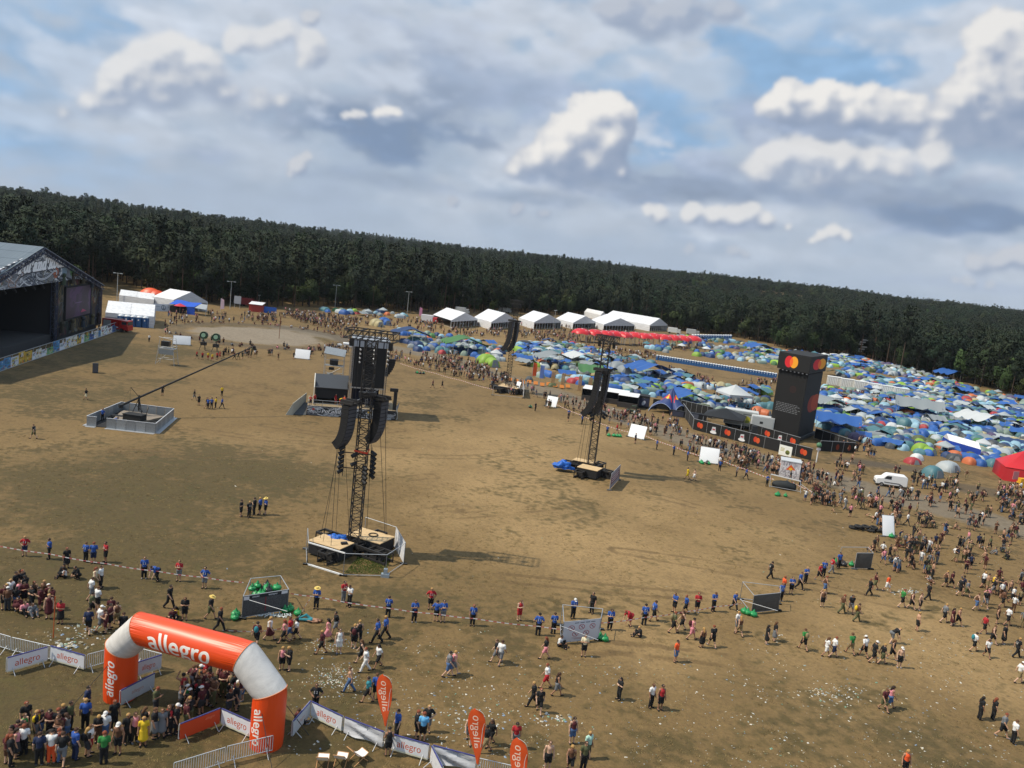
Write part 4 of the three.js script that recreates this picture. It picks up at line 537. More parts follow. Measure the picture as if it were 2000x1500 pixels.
function gazeboGeo(w, h) { const top = new THREE.ConeGeometry(w * 0.7071, h * 0.36, 4, 1, true).rotateY(Math.PI / 4).translate(0, h * 0.82, 0), val = [0, 1, 2, 3].map((k) => { const a = (k * Math.PI) / 2; return boxg(w, 0.22, 0.03, 0, h * 0.62, w / 2).rotateY(a); }); return merge([top, ...val]); }
const doorMat = hex('#7c8184', 0.8), poleMat = hex('#9a9da0', 0.5), guy = hex('#c9c4b0', 0.8);
const double = (k) => { const m = TENTMAT[k].clone(); m.side = THREE.DoubleSide; return m; }; const TARPMAT = Object.fromEntries(TENTKEYS.map((k) => [k, double(k)]));
const tentForms = [
  { n: 'dome tent', fly: domeGeo(2.9, 2.5, 1.55, 16, 0.16, 1), door: merge([quadSheet(V(-0.75, 0.05, 1.24), V(0.75, 0.05, 1.24), V(0.35, 1.05, 0.98), V(-0.35, 1.05, 0.98), 1, 1, 0.06)]) },
  { n: 'low dome tent', fly: domeGeo(3.3, 2.7, 1.3, 16, 0.2, 2), door: merge([quadSheet(V(-0.8, 0.05, 1.36), V(0.6, 0.05, 1.36), V(0.2, 0.9, 1.08), V(-0.4, 0.9, 1.08), 1, 1, 0.06)]) },
  { n: 'family dome tent', fly: merge([domeGeo(3.8, 3.2, 1.95, 18, 0.14, 3), tunnelGeo(2.4, 2.6, 1.6, 2).translate(0, 0, 1.9)]), door: merge([quadSheet(V(-0.7, 0.05, 3.5), V(0.7, 0.05, 3.5), V(0.4, 1.3, 3.22), V(-0.4, 1.3, 3.22), 1, 1, 0.06)]) },
  { n: 'tunnel tent', fly: tunnelGeo(2.5, 4.4, 1.7, 1), door: merge([quadSheet(V(-0.6, 0.05, 2.42), V(0.6, 0.05, 2.42), V(0.35, 1.1, 2.36), V(-0.35, 1.1, 2.36), 1, 1, 0.06)]) },
  { n: 'slung tarpaulin', tarp: 1, fly: tarpGeo(4.6, 5.2, 2.2, 5) }, { n: 'sagging tarpaulin roof', tarp: 1, fly: tarpGeo(5.8, 4.2, 2.4, 6) },
  { n: 'square gazebo', tarp: 1, gaz: 1, fly: gazeboGeo(3, 2.9) },
];
const tentPoles = merge([[-2, -2.3], [2, -2.3], [-2, 2.3], [2, 2.3]].map(([x, z]) => beam(V(x, 0, z), V(x, 1.6, z), 0.03, 4)).concat([beam(V(0, 0, -2.4), V(0, 2.1, -2.4), 0.03, 4), beam(V(0, 0, 2.4), V(0, 2.1, 2.4), 0.03, 4)])), gazPoles = merge([[-1.45, -1.45], [1.45, -1.45], [-1.45, 1.45], [1.45, 1.45]].map(([x, z]) => beam(V(x, 0, z), V(x, 1.9, z), 0.035, 4))), tentLines = merge([[-1.3, 1.1], [1.3, 1.1], [-1.3, -1.1], [1.3, -1.1]].map(([x, z]) => beam(V(x * 0.75, 0.8, z * 0.75), V(x * 1.5, 0, z * 1.4), 0.012, 3)));
const tentProto = {};
const tentItems = []; // filled, then the larger ones in the picture become things
function placeTent(p, form, col, turn, s, zone) { const [x, y] = toPix(p); tentItems.push({ p, form, col, turn, s, zone, x, y, size: (s * (form === 2 || form > 3 ? 1.5 : 1)) / p.distanceTo(camera.position) }); }
const inPoly = (x, y, P) => { let c = false; for (let i = 0, j = P.length - 1; i < P.length; j = i++) if (P[i][1] > y !== P[j][1] > y && x < ((P[j][0] - P[i][0]) * (y - P[i][1])) / (P[j][1] - P[i][1]) + P[i][0]) c = !c; return c; };
function fillCamp(poly, spacing, zone, seed, skip = 0.08, wts) {
  const W = poly.map(([x, y]) => G(x, y)), R = rng(seed), P = W.map((p) => [p.x, p.z]), xs = P.map((p) => p[0]), zs = P.map((p) => p[1]); let row = 0;
  for (let z = Math.min(...zs); z < Math.max(...zs); z += spacing * 0.95, row++) for (let x = Math.min(...xs) + (row % 2) * spacing * 0.5; x < Math.max(...xs); x += spacing) {
    const px = x + (R() - 0.5) * spacing * 0.55, pz = z + (R() - 0.5) * spacing * 0.55; if (!inPoly(px, pz, P) || R() < skip || n2(px / 16, pz / 16, 4.4) > 0.36) continue;
    const q = R(), form = q < 0.42 ? 0 : q < 0.64 ? 1 : q < 0.75 ? 2 : q < 0.89 ? 3 : q < 0.935 ? 4 : q < 0.96 ? 5 : 6; let col = TENTMIX[Math.floor(R() * TENTMIX.length)]; if (form > 3) col = form === 6 ? ['white', 'pale grey', 'pale grey', 'blue', 'teal'][Math.floor(R() * 5)] : ['blue', 'blue', 'blue', 'dark blue', 'grey', 'pale grey', 'teal', 'blue'][Math.floor(R() * 8)];
    placeTent(V(px, 0, pz), form, col, R() * 6.283, 0.7 + R() * 0.28, zone);
  }
}
fillCamp([[780, 648], [860, 655], [990, 683], [985, 715], [900, 695], [795, 685]], 3.5, 'in the camp before the beer marquees', 1, 0.12);
fillCamp([[1010, 672], [1120, 672], [1180, 690], [1280, 715], [1390, 748], [1480, 778], [1478, 812], [1350, 800], [1262, 775], [1100, 748], [1015, 728]], 2.9, 'in the middle camp below the toilets', 2);
fillCamp([[1235, 672], [1400, 690], [1500, 690], [1640, 690], [1720, 712], [1600, 722], [1500, 712], [1400, 700], [1290, 688]], 4, 'in the far camp behind the toilets', 3, 0.05);
fillCamp([[1380, 738], [1500, 758], [1505, 800], [1480, 775], [1390, 748]], 3.8, 'left of the advertising tower', 4);
fillCamp([[1608, 752], [1700, 745], [1780, 752], [1900, 775], [2080, 815], [2080, 925], [1990, 920], [1930, 912], [1880, 905], [1800, 888], [1700, 868], [1640, 850], [1596, 832]], 2.5, 'in the dense right-hand camp', 5, 0.03);
fillCamp([[1615, 735], [1700, 705], [1780, 722], [1860, 745], [1960, 775], [2080, 800], [2080, 812], [1900, 772], [1780, 750]], 3.8, 'in the far camp by the wood', 6, 0.06);
fillCamp([[620, 605], [700, 606], [800, 616], [790, 622], [640, 612]], 4.6, 'in the small wood camp', 7, 0.1);
fillCamp([[1015, 738], [1100, 752], [1140, 770], [1050, 752]], 4.4, 'among the wooden stalls', 8, 0.2);
fillCamp([[1430, 668], [1560, 692], [1690, 703], [1760, 724], [1850, 745], [1960, 782], [2060, 806], [1960, 800], [1780, 748], [1640, 715], [1490, 692]], 3.6, 'in the far camp by the wood', 9, 0.04);
fillCamp([[1290, 655], [1420, 664], [1500, 680], [1400, 684], [1300, 676]], 4.2, 'in the far camp behind the toilets', 10, 0.15);
// the tents that stand out
for (const [x, y, f, c, a, s, z] of [[905, 690, 5, 'green', 0.3, 2.1, 'in the camp before the beer marquees'], [950, 712, 2, 'lime green', 0.5, 1.5, 'behind the distant sound tower'], [968, 702, 6, 'white', 0.2, 1, 'beside the lime green tent'], [1266, 740, 5, 'blue', 0.5, 2.0, 'in the middle of the camp'], [1205, 728, 2, 'grey', 0.4, 1.7, 'in the middle of the camp'], [1340, 790, 4, 'blue', 0.2, 1.5, 'behind the blue star tent'], [1430, 800, 6, 'white', 0.3, 2.0, 'behind the white truck boxes'], [1790, 812, 4, 'grey', 1.2, 2.2, 'in the dense camp'], [1612, 800, 4, 'grey', 0.2, 1.6, 'beside the advertising tower'], [1630, 840, 4, 'blue', 1.3, 1.8, 'beside the advertising tower'], [1855, 742, 5, 'blue', 0.4, 1.9, 'in the far camp'], [1770, 712, 5, 'blue', 0.3, 2.2, 'in the far camp by the wood'], [1660, 690, 5, 'blue', 0.3, 2, 'in the far camp'], [1910, 836, 5, 'white', 0.5, 1.8, 'in the dense camp'], [1480, 690, 5, 'blue', 0.3, 1.9, 'in the far camp'], [1130, 712, 4, 'white', 0.3, 1.7, 'in the middle of the camp'], [1080, 716, 5, 'grey', 0.3, 1.8, 'in the middle of the camp'], [1150, 738, 5, 'green', 1.6, 1.6, 'beside the wooden stalls'], [800, 668, 5, 'dark blue', 0.3, 1.9, 'at the left end of the small camp'], [750, 633, 2, 'blue', 0.5, 1.3, 'at the edge of the dusty pit'], [735, 636, 2, 'sand', 0.5, 1.3, 'at the edge of the dusty pit'], [1820, 930, 0, 'teal', 0.5, 1.2, 'at the dense camp front'], [1782, 905, 1, 'red', 0.3, 0.9, 'at the dense camp front'], [1790, 898, 0, 'white', 0.4, 0.8, 'at the dense camp front'], [1850, 918, 1, 'pale grey', 0.6, 1.3, 'at the dense camp front'], [1280, 760, 0, 'lime green', 0.5, 1, 'behind the blue star tent'], [1325, 772, 0, 'lime green', 0.7, 1, 'behind the blue star tent']]) placeTent(G(x, y), f, c, a, s, z);
tentItems.sort((a, b) => b.size - a.size);
const TENTS_SINGLE = 285;
{
  const rest = [];
  tentItems.forEach((t, i) => {
    const f = tentForms[t.form], cm = f.tarp ? TARPMAT[t.col] : TENTMAT[t.col];
    if (i < TENTS_SINGLE) {
      const near = i < 210, key = t.form + (near ? 'n' : 'f'); let o;
      if (!tentProto[key]) { o = thing('tent', '', 'tent', V(0, 0, 0)); part('fly_sheet', f.fly, cm, o); if (f.door) part('door_flap', f.door, doorMat, o); if (f.tarp) part('pole', f.gaz ? gazPoles : tentPoles, poleMat, o); else if (near) part('guy_line', tentLines, guy, o); tentProto[key] = o; o.position.copy(t.p); o.rotation.y = t.turn; } else o = copyOf(tentProto[key], t.p, t.turn);
      o.children[0].material = cm; o.scale.setScalar(t.s); o.userData.base = t.col + ' ' + f.n + ' ' + t.zone; o.userData.group = 'tents ' + t.zone; o.userData.px = [t.x, t.y];
    } else rest.push(t);
  });
  const all = rest.map((t) => { const f = tentForms[t.form], g = (f.door ? merge([f.fly]) : f.fly.clone()); g.applyMatrix4(new THREE.Matrix4().compose(t.p, new THREE.Quaternion().setFromAxisAngle(V(0, 1, 0), t.turn), V(t.s, t.s, t.s))); const c = new THREE.Color(TENTCOL[t.col]), k = 0.85 + 0.3 * Math.abs(Math.sin(t.p.x * 9.1)), n = g.attributes.position.count, a = new Float32Array(n * 3); for (let i = 0; i < n; i++) { a[i * 3] = c.r * k; a[i * 3 + 1] = c.g * k; a[i * 3 + 2] = c.b * k; } g.setAttribute('color', new THREE.BufferAttribute(a, 3)); return g; });
  tag(part('tent_city', mergeGeometries(all.map(flat)), new THREE.MeshStandardMaterial({ vertexColors: true, roughness: 0.6, side: THREE.DoubleSide })), 'sea of small tents filling the far camp', 'tents', null, 'stuff');
}
// ---- portable toilets
{
  const t = thing('portable_toilet', '', 'toilet', G(1283, 703)); const bl = hex('#234f80', 0.5), rf = hex('#d5d9dc', 0.4, { roughness: 0.4 });
  part('cabin', merge([boxg(1.1, 2.0, 1.1, 0, 1.08, 0), boxg(1.16, 0.14, 1.16, 0, 0.07, 0)]), bl, t); part('door', merge([boxg(0.72, 1.8, 0.04, 0, 1.05, 0.565)]), hex('#2b5c92', 0.45), t); part('cap', (() => { const g = new THREE.SphereGeometry(0.62, 10, 5, 0, 6.283, 0, 1.57); g.scale(0.98, 0.62, 0.98); return flat(g.translate(0, 2.08, 0)); })(), rf, t); part('sign', boxg(0.26, 0.3, 0.02, 0, 1.55, 0.595), M.whitePaint, t);
  const a = G(1284, 703), b = G(1514, 739), n = 46, turn = Math.atan2(-(b.z - a.z), b.x - a.x), len = a.distanceTo(b);
  for (let i = 0; i < n; i++) { const p = a.clone().lerp(b, i / (n - 1)); const o = i ? copyOf(t, p, turn) : t; o.rotation.y = turn; o.scale.setScalar(len / n / 1.16); o.userData.base = 'blue portable toilet of the long camp row'; o.userData.px = [i, 0]; o.userData.group = 'long row of blue portable toilets'; }
  const a2 = G(1352, 664), b2 = G(1426, 664); for (let i = 0; i < 16; i++) { const o = copyOf(t, a2.clone().lerp(b2, i / 15), -0.1, '', 'short far row of portable toilets'); o.scale.setScalar(1.1); o.userData.base = 'blue portable toilet of the short row behind the red parasols'; o.userData.px = [i, 0]; }
  const a3 = G(236, 636), b3 = G(284, 640); ['nearest the fire engine', 'second from the fire engine', 'in the middle of the five', 'second from the tent corner', 'at the tent corner'].forEach((w, i) => { const o = copyOf(t, a3.clone().lerp(b3, i / 4), 0.05, 'blue portable toilet beside the white closed marquee, ' + w, 'five toilets along the white closed marquee'); o.scale.setScalar(1.2); });
}
// ---- red parasol tents
{
  const pts = []; const t = thing('red_parasol', '', 'parasol', V(0, 0, 0)); const g = new THREE.SphereGeometry(1, 12, 6, 0, 6.283, 0, 1.45); { const p = g.attributes.position; for (let i = 0; i < p.count; i++) { const a = Math.atan2(p.getZ(i), p.getX(i)), r = Math.hypot(p.getX(i), p.getZ(i)), k = 1 - 0.16 * r * Math.abs(Math.sin(a * 3)); p.setXYZ(i, p.getX(i) * 3.3 * k, 2.2 + p.getY(i) * 1.9 + 0.25 * r * Math.abs(Math.sin(a * 3)), p.getZ(i) * 3.3 * k); } g.computeVertexNormals(); }
  part('canopy', flat(g), hex('#c8232c', 0.4, { side: THREE.DoubleSide }), t); part('pole', merge([0, 1, 2, 3, 4, 5].map((k) => beam(V(3.1 * Math.cos(k * 1.047), 0, 3.1 * Math.sin(k * 1.047)), V(3.1 * Math.cos(k * 1.047), 2.6, 3.1 * Math.sin(k * 1.047)), 0.05, 4)).concat([beam(V(0, 0, 0), V(0, 4.1, 0), 0.06, 5)])), M.galv, t); part('rib', merge([0, 1, 2, 3, 4, 5].map((k) => { const a = k * 1.047; return beam(V(0, 4.12, 0), V(2.4 * Math.cos(a), 3.62, 2.4 * Math.sin(a)), 0.045, 4); })), hex('#e9e4e2', 0.5), t);
  const L = ['at the left end of the row', 'second from the left end', 'third from the left end', 'left of the middle sound tower head', 'behind the middle sound tower head', 'right of the middle sound tower head', 'sixth from the right end', 'fifth from the right end', 'fourth from the right end', 'third from the right end', 'second from the right end', 'at the right end of the row'];
  [[1134, 667], [1160, 669], [1181, 671], [1199, 671], [1217, 673], [1238, 673], [1256, 675], [1275, 675], [1294, 677], [1313, 678], [1332, 679], [1352, 679]].forEach(([x, y], i) => { const o = i ? copyOf(t, G(x, y), i * 0.4) : t; o.position.copy(G(x, y)); o.scale.setScalar(1.22); o.userData.label = 'red parasol tent ' + L[i]; o.userData.group = 'row of red parasol tents'; });
}
// ---- lamp posts
{
  const t = thing('lamp_post', '', 'lamp post', V(0, 0, 0)); part('pole', beam(V(0, 0, 0), V(0, 9.6, 0), 0.11, 6, 0.07), hex('#a7aaa8', 0.6), t); part('arm', merge([beam(V(-0.9, 9.5, 0), V(0.9, 9.5, 0), 0.05, 4)]), hex('#a7aaa8', 0.6), t); for (const s of [-1, 1]) part('lamp_head', boxg(0.7, 0.16, 0.35, s * 1.1, 9.5, 0), hex('#c4cac8', 0.4), t);
  [[228, 592, 'beside the low white catering tent'], [449, 604, 'in front of the parked vehicles at the wood'], [654, 603, 'at the small camp under the trees'], [795, 614, 'left of the pink flag'], [901, 608, 'behind the leftmost beer marquee'], [976, 608, 'behind the second beer marquee'], [1080, 652, 'in front of the middle beer marquee'], [505, 602, 'short, beside the red stall with the blue screen']].forEach(([x, y, w], i) => { const o = i ? copyOf(t, G(x, y), 0) : t; o.position.copy(G(x, y)); o.rotation.y = 0.2 * i; o.userData.label = 'grey double headed lamp post ' + w; if (i === 7) o.scale.setScalar(0.5); });
}
// ---- the tall black advertising tower and its fenced compound
{
  const a = G(1501, 848), c = G(1556, 863), d = G(1586, 851), b = a.clone().add(d).sub(c); const t = thing('advertising_tower', 'tall black advertising tower with overlapping red and yellow discs on its head', 'tower', c);
  const A = a.clone().sub(c), O = V(0, 0, 0), D = d.clone().sub(c), Y = (p, y) => p.clone().setY(y), out = (p, k) => p.clone().sub(mid).multiplyScalar(k).add(mid); const mid = A.clone().add(D).multiplyScalar(0.5);
  const Hs = 12.9, H0 = 13.1, H1 = 16.3;
  const disc = (g, x, y, r) => { g.fillStyle = '#d3202c'; g.beginPath(); g.arc(x - r * 0.6, y, r, 0, 7); g.fill(); g.fillStyle = '#f2a324'; g.beginPath(); g.arc(x + r * 0.6, y, r, 0, 7); g.fill(); g.save(); g.beginPath(); g.arc(x - r * 0.6, y, r, 0, 7); g.clip(); g.fillStyle = '#f0651f'; g.beginPath(); g.arc(x + r * 0.6, y, r, 0, 7); g.fill(); g.restore(); };
  const face1 = canvasTex(256, 512, (g, w, h) => { g.fillStyle = '#0e0e0f'; g.fillRect(0, 0, w, h); g.fillStyle = '#241211'; g.beginPath(); g.arc(150, 140, 26, 0, 7); g.fill(); g.strokeStyle = '#3a1b18'; g.lineWidth = 3; g.stroke(); g.fillStyle = '#7e8084'; const R = rng(3); for (let i = 0; i < 6; i++) { let x = 24; const end = 24 + 205 - 30 * R(); while (x < end) { const l = 8 + R() * 18; g.fillRect(x, 262 + i * 13, l, 4); x += l + 5; } } });
  const face2 = canvasTex(256, 512, (g, w, h) => { g.fillStyle = '#0c0c0d'; g.fillRect(0, 0, w, h); g.fillStyle = '#8a2a14'; g.beginPath(); g.arc(150, 255, 72, 0, 7); g.fill(); g.fillStyle = '#a8401a'; g.beginPath(); g.arc(205, 250, 70, 0, 7); g.fill(); });
  const head1 = canvasTex(512, 192, (g, w, h) => { g.fillStyle = '#121315'; g.fillRect(0, 0, w, h); disc(g, 215, 96, 66); }), head2 = canvasTex(256, 192, (g, w, h) => { g.fillStyle = '#101113'; g.fillRect(0, 0, w, h); disc(g, 140, 96, 62); });
  const fm = (tx) => new THREE.MeshStandardMaterial({ map: tx, roughness: 0.7 });
  const face = (p, q, y0, y1) => quadSheet(Y(p, y0), Y(q, y0), Y(q, y1), Y(p, y1), 1, 1, 0.06);
  part('front_face', face(A, O, 0.8, Hs), fm(face1), t); part('side_face', face(O, D, 0.8, Hs), fm(face2), t); const Bq = A.clone().add(D); part('back_face', merge([face(D, Bq, 0.8, Hs), face(Bq, A, 0.8, Hs)]), M.matt, t);
  const [A2, O2, D2, B2] = [A, O, D, Bq].map((p) => out(p, 1.1)); part('head_front', face(A2, O2, H0, H1), fm(head1), t); part('head_side', face(O2, D2, H0, H1), fm(head2), t); part('head_back', merge([face(D2, B2, H0, H1), face(B2, A2, H0, H1)]), M.matt, t);
  part('head_roof', quadSheet(Y(A2, H1 - 0.1), Y(O2, H1 - 0.1), Y(D2, H1 - 0.1), Y(B2, H1 - 0.1), 1, 1, 0.1), M.matt, t); part('head_floor', quadSheet(Y(A2, H0 + 0.05), Y(O2, H0 + 0.05), Y(D2, H0 + 0.05), Y(B2, H0 + 0.05), 1, 1, 0.1), M.matt, t);
  const [A3, O3, D3, B3] = [A, O, D, Bq].map((p) => out(p, 1.2)); part('plinth', merge([quadSheet(Y(A3, 0.6), Y(O3, 0.6), Y(D3, 0.6), Y(B3, 0.6), 1, 1, 0.5)]), hex('#2a2c2e', 0.8), t);
  part('small_lamp', merge(Array.from({ length: 8 }, (_, i) => { const p = A2.clone().lerp(O2, (i + 0.5) / 8); return boxg(0.2, 0.16, 0.3, p.x, H0 - 0.15, p.z); })), M.steel, t);
  part('inner_mast', latticeMastMerged(Y(mid, 12.7), Y(mid, 13.3), 1.6), M.darkSteel, t);
  // fences
  const circ = canvasTex(256, 128, (g, w, h) => { g.fillStyle = '#131415'; g.fillRect(0, 0, w, h); g.fillStyle = '#c23a1d'; g.beginPath(); g.arc(102, 58, 32, 0, 7); g.fill(); g.fillStyle = '#cf5220'; g.beginPath(); g.arc(148, 65, 32, 0, 7); g.fill(); }), can = canvasTex(256, 128, (g, w, h) => { g.fillStyle = '#131415'; g.fillRect(0, 0, w, h); g.fillStyle = '#b9bcc0'; g.beginPath(); g.moveTo(85, 100); g.lineTo(100, 40); g.lineTo(160, 34); g.lineTo(172, 96); g.fill(); g.fillStyle = '#a8303a'; g.fillRect(105, 60, 50, 16); g.fillStyle = '#e3e4e6'; g.beginPath(); g.ellipse(128, 104, 60, 16, 0, 0, 7); g.fill(); }), plain = M.matt, dim = canvasTex(256, 128, (g, w, h) => { g.fillStyle = '#141414'; g.fillRect(0, 0, w, h); g.fillStyle = '#7a2f16'; g.beginPath(); g.arc(128, 66, 36, 0, 7); g.fill(); });
  const mats = { o: fm(circ), c: fm(can), p: plain, d: fm(dim) };
  const fence = (name, label, p, q, h, seq) => { const f = thing('screen_fence', label, 'fence', p), v = q.clone().sub(p), n = seq.length; for (let i = 0; i < n; i++) { const s = v.clone().multiplyScalar(i / n), e = v.clone().multiplyScalar((i + 0.985) / n); part('fence_panel', quadSheet(s.clone().setY(0.1), e.clone().setY(0.1), e.clone().setY(h), s.clone().setY(h), 1, 1, 0.05), mats[seq[i]], f); part('post', beam(s.clone().setY(0), s.clone().setY(h + 0.1), 0.04, 5), M.galv, f); } part('rail', bar(v.clone().multiplyScalar(0).setY(h + 0.03), v.clone().setY(h + 0.03), 0.07, 0.06), M.galv, f); return f; };
  fence('f', 'black screen fence with orange disc pairs along the crowded path', G(1353, 839), G(1584, 900), 2.1, 'ococoppo'); fence('f', 'inner black screen fence at the foot of the advertising tower', G(1462, 848), G(1560, 877), 2.1, 'coco'); fence('f', 'black screen fence at the right end of the compound', G(1600, 882), G(1668, 886), 2, 'pdd'); fence('f', 'black screen fence behind the advertising tower', G(1590, 856), G(1668, 882), 2, 'ppppp'); fence('f', 'black screen fence running back behind the blue star tent', G(1328, 803), G(1390, 818), 2.4, 'pppppp'); fence('f', 'short black screen fence joining the back and the front of the compound', G(1352, 838), G(1332, 808), 2.2, 'ppp');
  const po = thing('poster', 'white poster with a green picture on the black compound fence', 'poster', G(1533, 893)); const pv = G(1584, 900).sub(G(1353, 839)).setY(0).normalize(); po.rotation.y = Math.atan2(-pv.z, pv.x); part('board', boxg(2.3, 1.75, 0.06, 0, 1.15, 0.2), new THREE.MeshStandardMaterial({ roughness: 0.8, map: canvasTex(128, 96, (g, w, h) => { g.fillStyle = '#e6e7df'; g.fillRect(0, 0, w, h); g.fillStyle = '#68702e'; g.beginPath(); g.arc(88, 60, 22, 0, 7); g.fill(); g.fillStyle = '#3a3d1f'; g.fillRect(70, 62, 30, 10); g.fillStyle = '#b2a86a'; for (let i = 0; i < 3; i++) g.fillRect(14, 26 + i * 12, 40, 6); }) }), po);
  // black peaked tent, white truck boxes
  const bt = thing('black_gazebo', 'black peaked gazebo inside the fenced compound', 'gazebo', G(1412, 838)); part('canopy', gazeboGeo(7.5, 4.2), hex('#18191b', 0.7, { side: THREE.DoubleSide }), bt); part('pole', merge([[-3.6, -3.6], [3.6, -3.6], [-3.6, 3.6], [3.6, 3.6]].map(([x, z]) => beam(V(x, 0, z), V(x, 2.7, z), 0.05))), M.galv, bt); bt.rotation.y = -0.35;
  const vb = (label, p, turn, w, h, d, draw) => { const o = thing('truck_box', label, 'trailer', p, turn); part('box_body', boxg(w, h, d, 0, h / 2 + 0.7, 0), hex('#cfd2d0', 0.45, { map: soilTex }), o); part('box_side', boxg(w - 0.3, h - 0.3, 0.04, 0, h / 2 + 0.7, d / 2 + 0.02), new THREE.MeshStandardMaterial({ roughness: 0.6, map: canvasTex(256, 128, draw) }), o); part('box_end', boxg(0.04, h - 0.3, d - 0.2, -w / 2 - 0.02, h / 2 + 0.7, 0), M.whitePaint, o); part('undercarriage', boxg(w - 0.6, 0.4, d - 0.4, 0, 0.55, 0), M.matt, o); for (const s of [-0.3, 0, 0.3]) part('wheel', merge([-1, 1].map((k) => new THREE.CylinderGeometry(0.45, 0.45, 0.3, 12).rotateX(Math.PI / 2).translate(s * w, 0.45, k * (d / 2 - 0.2)))), M.rubber, o); };
  vb('white truck box with a yellow green picture behind the black gazebo', G(1444, 835), -0.24, 6.4, 2.9, 2.6, (g, w, h) => { g.fillStyle = '#8f9390'; g.fillRect(0, 0, w, h); g.fillStyle = '#a6a32e'; g.beginPath(); g.arc(170, 72, 34, 0, 7); g.fill(); g.fillStyle = '#6e7a2c'; g.fillRect(150, 78, 44, 26); g.fillStyle = '#4c4f4e'; g.fillRect(140, 18, 70, 10); });
  vb('smaller white truck box left of the advertising tower', G(1486, 845), -0.24, 4.2, 2.6, 2.3, (g, w, h) => { g.fillStyle = '#b4b7b5'; g.fillRect(0, 0, w, h); g.fillStyle = '#2b2d2f'; g.fillRect(90, 44, 40, 26); });
  const pile = thing('equipment_case', 'dark flight cases stacked beside the smaller white truck box', 'cases', G(1470, 851)); part('case', merge([boxg(1.6, 1, 1, 0, 0.5, 0), boxg(1.2, 0.9, 0.9, 0.2, 1.5, 0), boxg(1.4, 0.8, 1, 1.9, 0.4, 0.3)]), hex('#33363a', 0.6), pile);
  // signpost by the compound corner
  const sp = thing('signpost', 'white signpost with a round green head at the compound corner', 'signpost', G(1594, 903)); part('pole', beam(V(0, 0, 0), V(0, 2.6, 0), 0.1), M.whitePaint, sp); part('head', merge([new THREE.SphereGeometry(0.45, 10, 8).translate(0, 3, 0)]), hex('#4f7a5a', 0.7), sp); part('board', boxg(0.7, 0.35, 0.06, 0, 2.3, 0.1), hex('#d8cfd2', 0.7), sp);
}
function latticeMastMerged(a, b, w) { return merge(latticeMast(a, b, w, 0.6)); }
